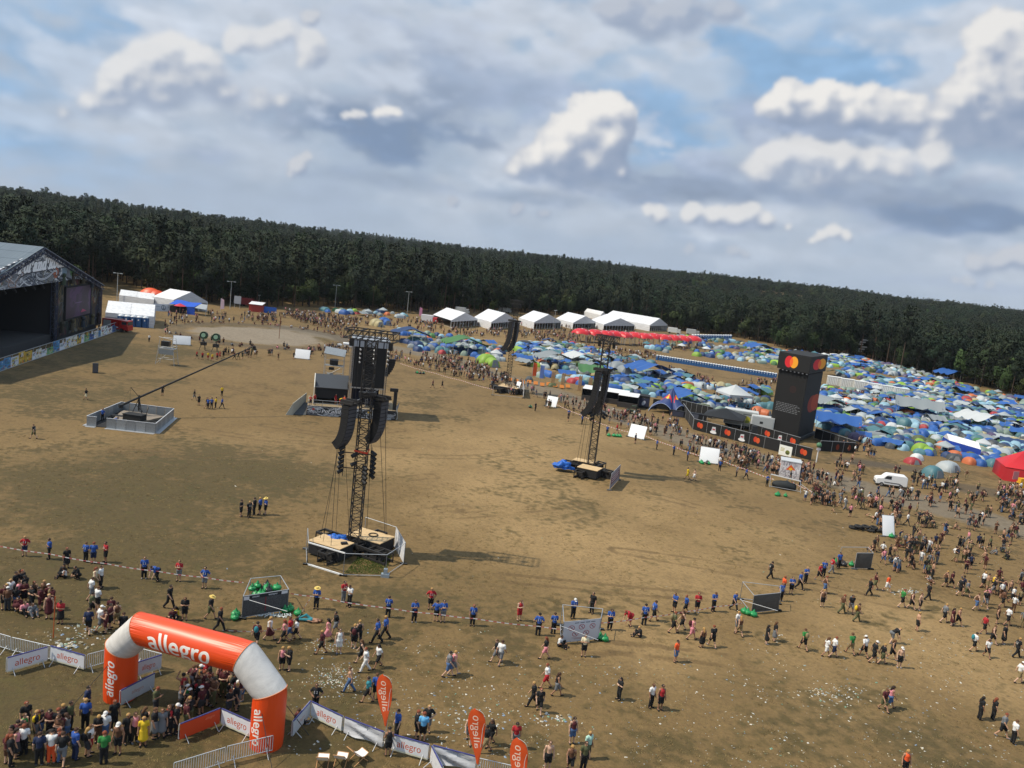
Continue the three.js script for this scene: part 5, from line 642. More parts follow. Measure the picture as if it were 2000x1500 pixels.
// ---- blue star tent
{
  const t = thing('star_tent', 'dark blue star tent with red bull emblems on its peak', 'tent', G(1306, 806)); const tips = [V(-4.4, 0, 0.6), V(0.3, 0, 3.6), V(4.2, 0, 1.2), V(0.6, 0, -4)], pk = V(0.2, 5.3, 0), pos = [], uv = [], idx = [];
  const emb = canvasTex(512, 512, (g, w, h) => { g.fillStyle = '#22386e'; g.fillRect(0, 0, w, h); const bull = (x, y, f) => { g.save(); g.translate(x, y); g.scale(f, 1); g.fillStyle = '#d3202c'; g.beginPath(); g.moveTo(-70, 40); g.quadraticCurveTo(-60, -20, -10, -24); g.quadraticCurveTo(20, -50, 44, -30); g.lineTo(70, -44); g.lineTo(62, -12); g.quadraticCurveTo(40, 4, 34, 26); g.lineTo(20, 44); g.lineTo(0, 18); g.quadraticCurveTo(-34, 10, -46, 46); g.fill(); g.restore(); }; g.fillStyle = '#f3c02d'; g.beginPath(); g.arc(256, 330, 50, 0, 7); g.fill(); bull(180, 330, 1); bull(332, 330, -1); });
  // four cloth sails between neighbouring legs; each edge swoops up into an arch
  const N = 10, push = []; for (let f = 0; f < 4; f++) { const a = tips[f], b = tips[(f + 1) % 4], base = pos.length / 3; for (let j = 0; j <= N; j++) for (let i = 0; i <= N; i++) { const s = i / N, v = j / N, arch = Math.sin(Math.PI * s), foot = a.clone().lerp(b, s).multiplyScalar(1 - 0.1 * arch).setY(2.1 * Math.pow(arch, 0.6)); const p = foot.clone().lerp(pk, v); p.y -= 0.3 * Math.sin(Math.PI * v) * (1 - 0.7 * arch); const sh = 1 - 0.16 * Math.sin(Math.PI * v); p.x = pk.x + (p.x - pk.x) * sh; p.z = pk.z + (p.z - pk.z) * sh; pos.push(p.x, p.y, p.z); uv.push(0.15 + 0.7 * s, 0.02 + v * 0.7); } for (let j = 0; j < N; j++) for (let i = 0; i < N; i++) { const q = base + j * (N + 1) + i; idx.push(q, q + 1, q + N + 1, q + 1, q + N + 2, q + N + 1); } }
  const g = new THREE.BufferGeometry(); g.setIndex(idx); g.setAttribute('position', new THREE.Float32BufferAttribute(pos, 3)); g.setAttribute('uv', new THREE.Float32BufferAttribute(uv, 2)); g.computeVertexNormals();
  part('canopy', flat(g), new THREE.MeshStandardMaterial({ map: emb, roughness: 0.6, side: THREE.DoubleSide }), t); const ed = []; for (let f = 0; f < 4; f++) { const a = tips[f], b = tips[(f + 1) % 4], P = []; for (let i = 0; i <= 10; i++) { const s = i / 10, arch = Math.sin(Math.PI * s); P.push(a.clone().lerp(b, s).multiplyScalar(1 - 0.1 * arch).setY(2.1 * Math.pow(arch, 0.6))); } ed.push(tubePath(P, 0.05, 4, 20)); } part('edge_band', merge(ed), hex('#9fb0cf', 0.6), t); part('mast', beam(V(pk.x, 0, pk.z), V(pk.x, 5.4, pk.z), 0.08), M.galv, t);
  const bar1 = thing('bar_counter', 'dark bar counter with picture panels under the blue star tent', 'bar', G(1318, 812)); bar1.rotation.y = -0.22; part('counter', merge([boxg(7.5, 1.15, 1, 2.6, 0.58, 0.4), boxg(7.6, 0.1, 1.1, 2.6, 1.2, 0.4)]), hex('#1e2026', 0.6), bar1); part('panel', boxg(2.6, 1, 0.05, 3.4, 0.6, 0.93), hex('#5a5f6d', 0.7), bar1); part('panel', boxg(2.2, 1, 0.05, 0.6, 0.6, 0.93), hex('#3b3f52', 0.7), bar1);
  const bar2 = thing('dark_stall', 'black boxy stall with a picture panel left of the blue star tent', 'stall', G(1255, 795)); bar2.rotation.y = -0.22; part('stall_body', boxg(4.5, 2.6, 3, -1, 1.3, 0), hex('#1a1b1d', 0.8), bar2); part('picture_panel', boxg(2.2, 1.7, 0.06, 0.2, 1.3, 1.56), new THREE.MeshStandardMaterial({ roughness: 0.8, map: canvasTex(64, 64, (g) => { g.fillStyle = '#2c3048'; g.fillRect(0, 0, 64, 64); g.fillStyle = '#b9bcc6'; g.beginPath(); g.ellipse(32, 38, 10, 20, 0.3, 0, 7); g.fill(); }) }), bar2); part('fence_wing', boxg(6, 2, 0.06, 5, 1, -0.8), M.matt, bar2);
  const bike = thing('parked_buggy', 'dark off-road buggy parked before the black stall', 'vehicle', G(1236, 808)); part('frame', merge([boxg(2.6, 0.35, 1.1, 0, 0.6, 0), beam(V(-0.8, 0.7, -0.5), V(-0.3, 1.6, -0.4), 0.05), beam(V(-0.8, 0.7, 0.5), V(-0.3, 1.6, 0.4), 0.05), beam(V(0.7, 0.7, -0.5), V(0.5, 1.6, -0.4), 0.05), beam(V(0.7, 0.7, 0.5), V(0.5, 1.6, 0.4), 0.05), boxg(0.9, 0.06, 0.9, 0.1, 1.62, 0)]), hex('#2b3a22', 0.6), bike); for (const [x, z] of [[-0.9, 0.65], [0.9, 0.65], [-0.9, -0.65], [0.9, -0.65]]) part('wheel', new THREE.TorusGeometry(0.32, 0.14, 7, 14).translate(x, 0.46, z), M.rubber, bike);
}
// ---- stalls, white-roofed booths, wooden gate and a green awning in the middle
{
  const booth = (label, x, y, w, turn) => { const t = thing('stall', label, 'stall', G(x, y), turn); part('roof', quadSheet(V(-w / 2, 2.5, 1.5), V(w / 2, 2.5, 1.5), V(w / 2, 2.9, -1.5), V(-w / 2, 2.9, -1.5), 4, 2, 0.08), M.pvc, t); part('counter', boxg(w, 1.05, 0.6, 0, 0.52, 1.2), hex('#3a3633', 0.8), t); part('back_wall', merge([boxg(w, 2.6, 0.08, 0, 1.3, -1.4), boxg(0.08, 2.6, 2.8, -w / 2, 1.3, 0), boxg(0.08, 2.6, 2.8, w / 2, 1.3, 0)]), hex('#26282a', 0.85), t); return t; };
  booth('white roofed food stall left of the middle sound tower column', 1158, 782, 4.6, -0.25); booth('white roofed food stall right of the middle sound tower column', 1203, 788, 5, -0.25); booth('white roofed food stall next to the black boxy stall', 1226, 795, 4.2, -0.25);
  const gate = (x, y, l) => { const t = thing('wooden_gate', l, 'gate', G(x, y), -0.3); for (const s of [-1.2, 1.2]) part('timber_post', merge(Array.from({ length: 4 }, (_, i) => beam(V(s + (i - 1.5) * 0.22, 0, 0), V(s + (i - 1.5) * 0.22, 3.4 + 0.2 * (i % 2), 0), 0.1, 5))), M.wood, t); return t; };
  gate(1088, 757, 'rough wooden gate posts among the stalls'); gate(1141, 765, 'rough wooden gate posts under the green awning');
  const deck = thing('orange_deckchairs', 'low orange and sand coloured seating in front of the wooden stalls', 'seating', G(1050, 752)); part('seat', merge(Array.from({ length: 10 }, (_, i) => quadSheet(V(i * 1.5 - 7, 0.2, (i % 3) * 0.9), V(i * 1.5 - 6, 0.2, (i % 3) * 0.9), V(i * 1.5 - 6, 0.8, (i % 3) * 0.9 - 0.9), V(i * 1.5 - 7, 0.8, (i % 3) * 0.9 - 0.9), 1, 1, 0.08))), hex('#b8702e', 0.8), deck);
  for (const [x, y, c, l] of [[1038, 745, '#d2562a', 'tall orange banner among the stalls behind the distant tower'], [1052, 750, '#6f86c4', 'tall blue banner among the stalls behind the distant tower']]) { const t = thing('banner_flag', l, 'banner', G(x, y)); part('pole', beam(V(0, 0, 0), V(0, 4.6, 0), 0.04, 4), M.galv, t); part('cloth', quadSheet(V(0.05, 1.4, 0), V(0.95, 1.4, 0), V(0.95, 4.4, 0), V(0.05, 4.5, 0), 3, 4, 0.03, (u, v) => 0.1 * Math.sin(u * 3 + v * 5)), hex(c, 0.8), t); }
}
// ---- white sheets on site fences beside the tape
function fencePanel(t, a, b, h, sheetMat, name, sag = 0.12, y0 = 0.15) { const Y = (p, y) => p.clone().setY(y); part('fence_frame', merge([beam(Y(a, 0), Y(a, h), 0.03, 5), beam(Y(b, 0), Y(b, h), 0.03, 5), beam(Y(a, h), Y(b, h), 0.03, 5), beam(Y(a, 0.12), Y(b, 0.12), 0.03, 5)]), M.galv, t); for (const p of [a, b]) part('foot', boxg(0.62, 0.14, 0.24, p.x, 0.07, p.z), hex('#55585a', 0.9), t); if (sheetMat) part(name || 'banner', quadSheet(Y(a, y0), Y(b, y0), Y(b, h - 0.02), Y(a, h - 0.02), 8, 4, 0.03, (u, v) => sag * (Math.sin(u * 3.1) * 0.8 + 0.25 * Math.sin(u * 14 + v * 6)) * Math.sin(Math.PI * clamp(v, 0.05, 0.95))), sheetMat, t); }
const bags = (label, x, y, n, green, seed) => { const R = rng(seed), t = thing('rubbish_bags', label, 'rubbish bags', G(x, y)); for (let i = 0; i < n; i++) { const g = new THREE.SphereGeometry(0.27 + R() * 0.1, 14, 10), p = g.attributes.position; for (let k = 0; k < p.count; k++) { const s = 1 + 0.3 * n2(p.getX(k) * 7 + i * 5, p.getY(k) * 7, p.getZ(k) * 7) + 0.16 * n2(p.getX(k) * 17 + i * 5, p.getY(k) * 17, p.getZ(k) * 17); p.setXYZ(k, p.getX(k) * s, p.getY(k) * s * 0.72, p.getZ(k) * s); } g.computeVertexNormals(); const m = part('bag', g, i < n * green ? M.greenBag : M.blackBag, t); m.position.set((R() - 0.5) * n * 0.4, 0.2, (R() - 0.5) * 0.9); part('bag_neck', new THREE.ConeGeometry(0.13, 0.25, 6).translate(0, 0.36, 0), m.material, m); } return t; };
{
  const sheetWhite = hex('#eef0f2', 0.6); const sheet1 = (label, p, q, h) => { const a = G(...p), b = G(...q), t = thing('white_board', label, 'board', a); const d = b.clone().sub(a); fencePanel(t, V(0, 0, 0), d, h, sheetWhite, 'white_sheet', 0.06); t.quaternion.setFromAxisAngle(d.clone().normalize(), -0.38); return t; };
  sheet1('white sheeted board on the tape line beside the distant sound tower', [1065, 793], [1085, 797], 2.2); sheet1('white sheeted board on the tape line right of the middle sound tower', [1226, 853], [1257, 860], 2.4); sheet1('white sheeted board on the tape line below the orange fence discs', [1365, 902], [1402, 908], 2.5); sheet1('white sheeted board at the near edge of the dusty pit', [575, 700], [604, 703], 2.3); sheet1('tilted white sheet at the black tyre heap on the right', [1724, 1048], [1747, 1050], 2.6); sheet1('white sheeted board beside the distant scaffold with the green lamps', [338, 673], [372, 675], 2.2); sheet1('small white board in front of the distant sound tower foot', [1006, 757], [1014, 759], 1.5);
  sheet1('grey fence banner with a round emblem by the white marquees', [300, 608], [348, 610], 2.4).children.filter((c) => c.name === 'white_sheet').forEach((c) => (c.material = new THREE.MeshStandardMaterial({ roughness: 0.8, map: canvasTex(512, 128, (g, w, h) => { g.fillStyle = '#a9adb4'; g.fillRect(0, 0, w, h); g.strokeStyle = '#33373d'; g.lineWidth = 9; g.beginPath(); g.arc(210, 64, 42, 0, 7); g.stroke(); g.beginPath(); g.moveTo(210, 30); g.lineTo(210, 96); g.moveTo(188, 80); g.quadraticCurveTo(210, 104, 232, 80); g.stroke(); g.fillStyle = '#7f868f'; g.fillRect(20, 40, 120, 10); g.fillRect(300, 44, 150, 12); }) })));
  bags('green and black rubbish bags beside the board right of the middle tower', 1200, 853, 5, 0.7, 1); bags('green and blue-black rubbish bags at the board below the orange discs', 1374, 906, 5, 0.6, 2); bags('green rubbish bags at the foot of the bar construction near the printed box', 1528, 970, 4, 0.75, 3); bags('dark green rubbish bag left of the small tape board', 1037, 797, 2, 0.5, 4); bags('pile of pale rubbish bags on the field beyond the control tower', 822, 730, 5, 0.3, 5); bags('green rubbish bag at the tilted white sheet', 1746, 1050, 2, 1, 6);
}
// ---- vehicles and oddments
function van(label, at, turn) {
  const t = thing('van', label, 'van', at, turn), sh = new THREE.Shape(); sh.moveTo(-2.1, 0.45); sh.lineTo(-2.1, 1.0); sh.quadraticCurveTo(-2.05, 1.15, -1.8, 1.18); sh.lineTo(-1.2, 1.28); sh.quadraticCurveTo(-0.85, 1.8, -0.5, 1.86); sh.lineTo(1.7, 1.88); sh.quadraticCurveTo(2.1, 1.86, 2.12, 1.5); sh.lineTo(2.15, 0.5); sh.lineTo(-2.1, 0.45);
  part('body', new THREE.ExtrudeGeometry(sh, { depth: 1.5, bevelEnabled: true, bevelSize: 0.1, bevelThickness: 0.12, bevelSegments: 2 }).translate(0, 0, -0.75), M.whitePaint, t);
  const win = new THREE.Shape(); win.moveTo(-1.1, 1.28); win.lineTo(-0.75, 1.72); win.lineTo(-0.1, 1.74); win.lineTo(-0.1, 1.25); for (const s of [1, -1]) part('window', new THREE.ExtrudeGeometry(win, { depth: 0.02, bevelEnabled: false }).translate(0, 0, s > 0 ? 0.875 : -0.9), M.glass, t);
  part('windscreen', quadSheet(V(-1.36, 1.24, 0.68), V(-1.36, 1.24, -0.68), V(-0.86, 1.76, -0.6), V(-0.86, 1.76, 0.6), 1, 1, 0.04), M.glass, t);
  for (const [x, z] of [[-1.35, 0.8], [1.35, 0.8], [-1.35, -0.8], [1.35, -0.8]]) { const w = part('wheel', new THREE.CylinderGeometry(0.33, 0.33, 0.22, 16).rotateX(Math.PI / 2).translate(x, 0.33, z), M.rubber, t); part('hub', new THREE.CylinderGeometry(0.18, 0.18, 0.24, 10).rotateX(Math.PI / 2).translate(x, 0.33, z), M.steel, w); }
  part('bumper', merge([boxg(0.16, 0.25, 1.6, -2.16, 0.5, 0), boxg(0.14, 0.25, 1.6, 2.22, 0.5, 0), boxg(2.3, 0.1, 0.03, 0.1, 0.75, 0.885)]), hex('#3a3c3e', 0.7), t); for (const z of [0.55, -0.55]) part('headlight', boxg(0.08, 0.18, 0.32, -2.16, 0.92, z), hex('#d8dde0', 0.15), t); return t;
}
van('white delivery van parked on the muddy path in the right crowd', G(1737, 950), rad(-12)).scale.setScalar(1.02);
{
  const fe = thing('fire_engine', 'red fire engine beside the stage and the blue toilets', 'fire engine', G(225, 646), rad(-5)); part('cab', merge([boxg(2, 2.2, 2.4, 2.7, 1.7, 0), boxg(0.3, 1, 2.3, 3.7, 1, 0)]), hex('#a81f1c', 0.35), fe); part('body', boxg(4.2, 2.3, 2.4, -0.6, 1.75, 0), hex('#9c1d1b', 0.35), fe); part('equipment_shutter', boxg(1.9, 1.6, 0.06, -1.4, 1.8, 1.22), M.galv, fe); part('windscreen', merge([boxg(0.05, 0.8, 2.1, 3.72, 2.2, 0), boxg(1.2, 0.7, 2.44, 2.9, 2.2, 0)]), M.glass, fe); for (const x of [-1.6, 2.3]) part('wheel', merge([-1, 1].map((s) => new THREE.CylinderGeometry(0.5, 0.5, 0.35, 14).rotateX(Math.PI / 2).translate(x, 0.5, s * 1.05))), M.rubber, fe); part('ladder', merge([bar(V(-2.6, 3.1, 0.4), V(1.6, 3.1, 0.4), 0.06, 0.1), bar(V(-2.6, 3.1, -0.4), V(1.6, 3.1, -0.4), 0.06, 0.1), ...Array.from({ length: 9 }, (_, i) => beam(V(-2.5 + i * 0.5, 3.1, -0.4), V(-2.5 + i * 0.5, 3.1, 0.4), 0.03, 4))]), M.steel, fe); part('side_stripe', boxg(4, 0.2, 0.04, -0.6, 1.1, 1.225), M.whitePaint, fe);
  const tr = (label, x, y, turn, c, c2) => { const t = thing('truck', label, 'truck', G(x, y), turn); part('cargo_box', boxg(4.6, 2.3, 2.3, -0.8, 1.9, 0), hex(c, 0.5), t); part('cab', merge([boxg(1.6, 1.9, 2.2, 2.4, 1.55, 0), boxg(0.3, 0.8, 2.1, 3.3, 1.1, 0)]), hex(c2, 0.4), t); part('windscreen', boxg(0.06, 0.7, 1.9, 3.22, 2, 0), M.glass, t); for (const k of [-2.2, 2.2]) part('wheel', merge([-1, 1].map((s) => new THREE.CylinderGeometry(0.45, 0.45, 0.3, 12).rotateX(Math.PI / 2).translate(k, 0.45, s))), M.rubber, t); };
  tr('dark red truck parked under the trees behind the pit', 484, 599, -0.2, '#7c2326', '#8c2a2a'); tr('white van-like truck parked under the trees near the red stall', 545, 583, -0.1, '#c9cdd2', '#c9cdd2'); tr('white truck with red stripes beside the pink flag', 838, 631, -0.15, '#d6d4d6', '#c9474a'); tr('white box truck behind the leftmost beer marquees', 902, 613, -0.1, '#c3c3c0', '#b9b9b6'); tr('white box truck behind the second beer marquee', 985, 611, -0.1, '#b9bab8', '#a9aaa8'); tr('long white truck at the wood edge right of the hall tent', 1352, 655, -0.1, '#b7b9b7', '#9da09e'); tr('pale truck behind the far end of the hall tent', 1316, 652, -0.3, '#cfd0cc', '#c0c1bd');
  const st = thing('red_stall', 'red stall with a blue screen at the wood edge', 'stall', G(512, 610)); part('stall_body', boxg(4.4, 2.3, 3, -2, 1.15, 0), hex('#a5362f', 0.6), st); part('blue_screen', boxg(4.4, 2.2, 0.1, 2.9, 1.1, 0.6), hex('#2456a8', 0.7), st); part('awning', quadSheet(V(-4.3, 2.6, 1.9), V(0.5, 2.6, 1.9), V(0.5, 3.3, -1.6), V(-4.3, 3.3, -1.6), 3, 2, 0.06), M.pvc, st);
  const aw = thing('blue_awning', 'bright blue awning with black stalls before the large white marquee', 'awning', G(372, 612)); part('awning_cloth', quadSheet(V(-5.5, 2.5, 3), V(2.5, 2.3, 3.4), V(3.2, 3.4, -0.8), V(-5, 3.6, -1), 6, 4, 0.05, (u, v) => 0.15 * Math.sin(u * 8)), hex('#1b55c0', 0.55), aw); part('blue_curtain', boxg(2.4, 2.3, 0.1, 1.4, 1.15, 3.3), hex('#1a4fb4', 0.7), aw); part('black_stall', boxg(4.5, 2, 1.2, -3, 1, 2.4), M.matt, aw); part('photo_panel', quadSheet(V(2.7, 2.2, 3.6), V(6.2, 2, 3.4), V(5.2, 3.2, 0), V(2.9, 3.3, 0), 2, 2, 0.06), hex('#9aa0a4', 0.7), aw); part('awning_pole', merge([[-5.4, 2.9], [2.4, 3.3], [6, 3.3]].map(([x, z]) => beam(V(x, 0, z), V(x, 2.4, z), 0.05))), M.galv, aw);
  const rp = thing('red_umbrella', 'small red umbrella in front of the blue awning', 'umbrella', G(351, 612)); part('canopy', new THREE.ConeGeometry(1.9, 0.8, 8, 1).translate(0, 2.7, 0), hex('#c22c3c', 0.6), rp); part('pole', beam(V(0, 0, 0), V(0, 2.6, 0), 0.04), M.galv, rp);
  const dm = thing('orange_dome', 'orange inflatable dome behind the white marquees', 'inflatable', G(297, 586)); for (let k = 0; k < 3; k++) part('dome_band', (() => { const g = new THREE.SphereGeometry(4.4 - k * 0.5, 16, 8, 0, 6.283, 0, 1.57); g.scale(1, 0.95, 0.75); return flat(g.translate(-0.6 + k * 2.3, 0, k * 0.5)); })(), hex(k % 2 ? '#cf4a26' : '#dd5a33', 0.45), dm);
  const rt = thing('red_tent', 'big red promotional tent at the right edge of the dense camp', 'tent', G(1988, 938)); part('roof_cloth', flat(new THREE.ConeGeometry(5, 2.9, 4, 1).rotateY(0.5).translate(1, 3.8, -1)), hex('#c01f26', 0.5), rt); part('side_wall', (() => { const g = new THREE.CylinderGeometry(4.9, 5.1, 2.4, 4, 1, true).rotateY(0.5).translate(1, 1.2, -1); return flat(g); })(), hex('#a81a22', 0.55, { side: THREE.DoubleSide }), rt); part('white_print', boxg(1.2, 1.4, 0.05, -2.1, 1.3, 2.5, 0.3), hex('#d88a8c', 0.7), rt);
  const yl = thing('yellow_crate', 'yellow crate stack at the corner of the red tent', 'crates', G(1996, 952)); part('crate', merge([boxg(1.6, 0.9, 1, 0, 0.45, 0), boxg(1.5, 0.6, 0.9, 0.1, 1.25, 0)]), hex('#d9a321', 0.6), yl);
  const bm = marquee('blue and white striped party tent in the front of the dense camp', G(1838, 872), G(1850, 880), G(1898, 890), 2.1, 3.1, { front: 1 }); bm.children.forEach((c) => { if (c.name === 'side_wall' || c.name === 'front_wall' || c.name === 'back_wall') c.material = hex('#1c3f9c', 0.6); });
  const bx = thing('printed_box', 'white cube stall printed with a red emblem and white script', 'stall', G(1540, 931), rad(-16)); const pr = canvasTex(256, 256, (g, w, h) => { g.fillStyle = '#c9c4c6'; g.fillRect(0, 0, w, h); scrawl(g, w, h, 30, 5, ['#a9a4aa', '#e8e6e8', '#8f8a92'], 6); g.fillStyle = '#e2622a'; g.beginPath(); g.moveTo(70, 130); g.lineTo(130, 40); g.lineTo(196, 120); g.fill(); g.fillStyle = '#f3c02d'; g.beginPath(); g.arc(132, 110, 22, 0, 7); g.fill(); g.font = 'italic bold 44px serif'; g.lineWidth = 8; g.strokeStyle = '#77727c'; g.textAlign = 'center'; g.strokeText("Pol'and'Rock", 128, 205, 236); g.fillStyle = '#fff'; g.fillText("Pol'and'Rock", 128, 205, 236); }); part('stall_body', boxg(2.9, 2.5, 2.6, 0, 1.3, 0), new THREE.MeshStandardMaterial({ map: pr, roughness: 0.7 }), bx); part('lid', boxg(3, 0.12, 2.7, 0, 2.62, 0), hex('#bfc3c6', 0.5), bx); part('base', boxg(2.7, 0.1, 2.4, 0, 0.05, 0), M.matt, bx);
  const rb = thing('bar_construction', 'collapsed steel frame with a bright bar beside the printed cube stall', 'frame', G(1530, 955), -0.3); part('bright_bar', bar(V(-2, 1.9, 0.4), V(2.1, 1.6, 0.2), 0.1, 0.14), M.whitePaint, rb); part('steel_tube', merge([beam(V(-1.9, 0.1, 0.8), V(-2, 1.9, 0.4), 0.035), beam(V(2.1, 1.6, 0.2), V(2.3, 0, 0.9), 0.035), beam(V(-2, 0.3, 1), V(2.4, 0.3, 1), 0.035), beam(V(-1.6, 0.1, -0.8), V(2, 0.1, -0.9), 0.035), beam(V(2.2, 1.2, 0.2), V(4.6, 0.1, 1.4), 0.03)]), M.galv, rb); part('dark_heap', (() => { const g = new THREE.SphereGeometry(1, 12, 8), p = g.attributes.position; for (let i = 0; i < p.count; i++) { const s = 1 + 0.4 * n2(p.getX(i) * 2, p.getY(i) * 2, p.getZ(i) * 2); p.setXYZ(i, p.getX(i) * 1.7 * s, 0.5 + p.getY(i) * 0.7 * s, p.getZ(i) * 0.8 * s); } g.computeVertexNormals(); return flat(g); })(), hex('#23282a', 0.8), rb);
  const ty = thing('tyre_heap', 'low heap of black tyres beside the tilted white sheet', 'tyres', G(1695, 1036)); for (let i = 0; i < 9; i++) part('tyre', new THREE.TorusGeometry(0.36, 0.15, 7, 14).rotateX(Math.PI / 2 + 0.2 * Math.sin(i * 3)).translate(-1.9 + i * 0.5, 0.2 + 0.28 * (i % 2), 0.3 * Math.sin(i * 2) + i * 0.06), M.rubber, ty);
  // scaffold with lamps and the two green fans near the pit
  const sc = thing('scaffold_stand', 'open scaffold stand with a covered camera near the stage', 'scaffold', G(326, 712)); part('scaffold_tube', merge([[-1.6, -1], [1.6, -1], [-1.6, 1], [1.6, 1]].map(([x, z]) => beam(V(x * 1.15, 0, z), V(x * 0.75, 5.2, z * 0.8), 0.05, 5)).concat([1.2, 2.4, 3.6].flatMap((y) => [-1, 1].map((z) => beam(V(-1.5, y, z * 0.9), V(1.5, y, z * 0.9), 0.04, 4))), [beam(V(-1.6, 0.3, 1), V(1.3, 3.4, 0.9), 0.04, 4), beam(V(-1.2, 5.2, -0.8), V(1.2, 5.2, -0.8), 0.05), beam(V(-1.5, 5.4, 0.7), V(2, 5, 0.7), 0.06)])), M.galv, sc); part('plank_deck', boxg(3, 0.08, 1.9, 0, 3.2, 0), hex('#8b8f92', 0.8), sc); part('covered_camera', merge([boxg(1.5, 1, 1, -0.4, 4.1, 0), boxg(1.1, 0.5, 0.7, -0.6, 2.6, 0)]), M.blackBag, sc); part('mesh_screen', boxg(2.9, 1, 0.04, 0.1, 2.6, 0.95), hex('#7d8386', 0.8), sc);
  [[397, 684, 'left'], [421, 688, 'right']].forEach(([x, y, s]) => { const t = thing('mist_fan', s === 'left' ? 'round green mist fan nearer the stage, on a stand' : 'round green mist fan nearer the pit, on a stand', 'fan', G(x, y)); part('drum', new THREE.CylinderGeometry(0.82, 0.82, 0.7, 20, 1).rotateX(Math.PI / 2 - 0.15).translate(0, 3.4, 0), M.black, t); part('rim', new THREE.TorusGeometry(0.82, 0.06, 8, 24).rotateX(-0.15).translate(0, 3.42, 0.38), hex('#2c5c38', 0.5), t); part('face_disc', new THREE.CylinderGeometry(0.5, 0.5, 0.06, 18).rotateX(Math.PI / 2 - 0.15).translate(0, 3.45, 0.42), hex('#7fa086', 0.5), t); part('stand', merge([beam(V(-0.8, 0, 0.5), V(0, 2.5, 0), 0.06), beam(V(0.8, 0, 0.5), V(0, 2.5, 0), 0.06), beam(V(0, 0, -0.8), V(0, 2.6, 0), 0.06), boxg(1.2, 0.7, 0.8, 0, 1.5, 0)]), M.darkSteel, t); });
  const hut = thing('scaffold_hut', 'scaffold hut with a sloping ribbed roof behind the control tower', 'scaffold', G(650, 738), 0.1); part('roof_sheet', quadSheet(V(-2, 5, 1), V(2.2, 4.6, 1), V(2.2, 5.8, -1), V(-2, 6.2, -1), 1, 1, 0.1), hex('#8d949a', 0.4), hut); part('roof_rib', merge(Array.from({ length: 7 }, (_, i) => bar(V(-2, 5.08 + i * 0.19, 1 - i * 0.32), V(2.2, 4.68 + i * 0.19, 1 - i * 0.32), 0.06, 0.06))), hex('#b5babd', 0.4), hut); part('scaffold_tube', merge([[-1.8, -0.9], [2, -0.9], [-1.8, 0.9], [2, 0.9]].map(([x, z]) => beam(V(x, 0, z), V(x, 5.2, z), 0.05, 5)).concat([1.2, 2.6, 3.8].map((y) => beam(V(-1.8, y, 0.9), V(2, y, 0.9), 0.04, 4)), [beam(V(-1.8, 0.2, 0.9), V(2, 2.6, 0.9), 0.04, 4)])), M.galv, hut); part('plank_deck', boxg(3.8, 0.1, 1.8, 0.1, 2.6, 0), hex('#6d6f70', 0.9), hut); part('machine', merge([boxg(1.6, 1.1, 0.9, 0, 3.3, 0), boxg(1, 0.5, 0.7, -0.4, 1.9, 0)]), M.black, hut); part('crates', merge([boxg(1.2, 0.8, 0.8, -0.6, 0.5, 0.2), boxg(1, 0.7, 0.8, 1.1, 0.4, 0)]), hex('#84898c', 0.8), hut);
  const sp = thing('stage_speaker', 'lone dark loudspeaker cabinet standing in the shadow of the stage', 'loudspeaker', G(186, 728), 0.5); part('cabinet', boxg(0.9, 1.7, 0.8, 0, 0.85, 0), M.black, sp); part('grille', boxg(0.8, 1.5, 0.04, 0, 0.85, 0.42), M.net, sp);
  const mp = thing('pit_pole', 'thin rusty pole standing in the dusty pit', 'pole', G(545, 661)); part('pole', beam(V(0, 0, 0), V(0.1, 5.5, 0), 0.08, 5), hex('#7a4a2a', 0.8), mp);
  for (const [x, y, l, c] of [[818, 622, 'pink feather flag left of the beer marquees', '#d38aa8'], [430, 610, 'white and pink feather flag before the parked vehicles', '#d9b9c0']]) { const t = thing('feather_flag', l, 'flag', G(x, y)); part('pole', beam(V(0, 0, 0), V(0, 4.6, 0), 0.05, 4), M.galv, t); part('cloth', quadSheet(V(0.05, 1, 0), V(1.2, 1.3, 0), V(1.1, 4.2, 0), V(0.05, 4.6, 0), 3, 4, 0.04, (u, v) => 0.12 * Math.sin(u * 3 + v * 4)), hex(c, 0.8), t); }
  const bb = thing('billboard', 'pale billboard on two legs at the wood edge', 'billboard', G(463, 603)); part('board', boxg(2.4, 2.7, 0.12, 0, 3.1, 0), hex('#a7aab0', 0.7), bb); part('leg', merge([beam(V(-0.9, 0, 0), V(-0.9, 2, 0), 0.07), beam(V(0.9, 0, 0), V(0.9, 2, 0), 0.07)]), M.galv, bb);
  for (const [x, y, c, l] of [[1240, 641, '#7fc02c', 'lime green gazebo at the right end of the beer marquees']]) { const t = thing('gazebo', l, 'gazebo', G(x + 8, y)); part('canopy', gazeboGeo(5, 3.6), hex(c, 0.5, { side: THREE.DoubleSide }), t); part('pole', merge([[-2.4, -2.4], [2.4, -2.4], [-2.4, 2.4], [2.4, 2.4]].map(([a, b]) => beam(V(a, 0, b), V(a, 2.3, b), 0.05))), M.galv, t); }
  // white shower blocks in the far camp
  const wb = thing('wash_block', '', 'wash cabin', V(0, 0, 0)); part('cabin', boxg(4.2, 2.6, 2.4, 0, 1.3, 0), hex('#cfd0cc', 0.5, { map: soilTex }), wb); part('rib', merge(Array.from({ length: 6 }, (_, i) => boxg(0.16, 2.2, 0.06, -1.8 + i * 0.5, 1.3, 1.23))), hex('#eceeed', 0.5), wb); part('roof', boxg(4.3, 0.12, 2.5, 0, 2.66, 0), hex('#dcdddb', 0.5), wb);
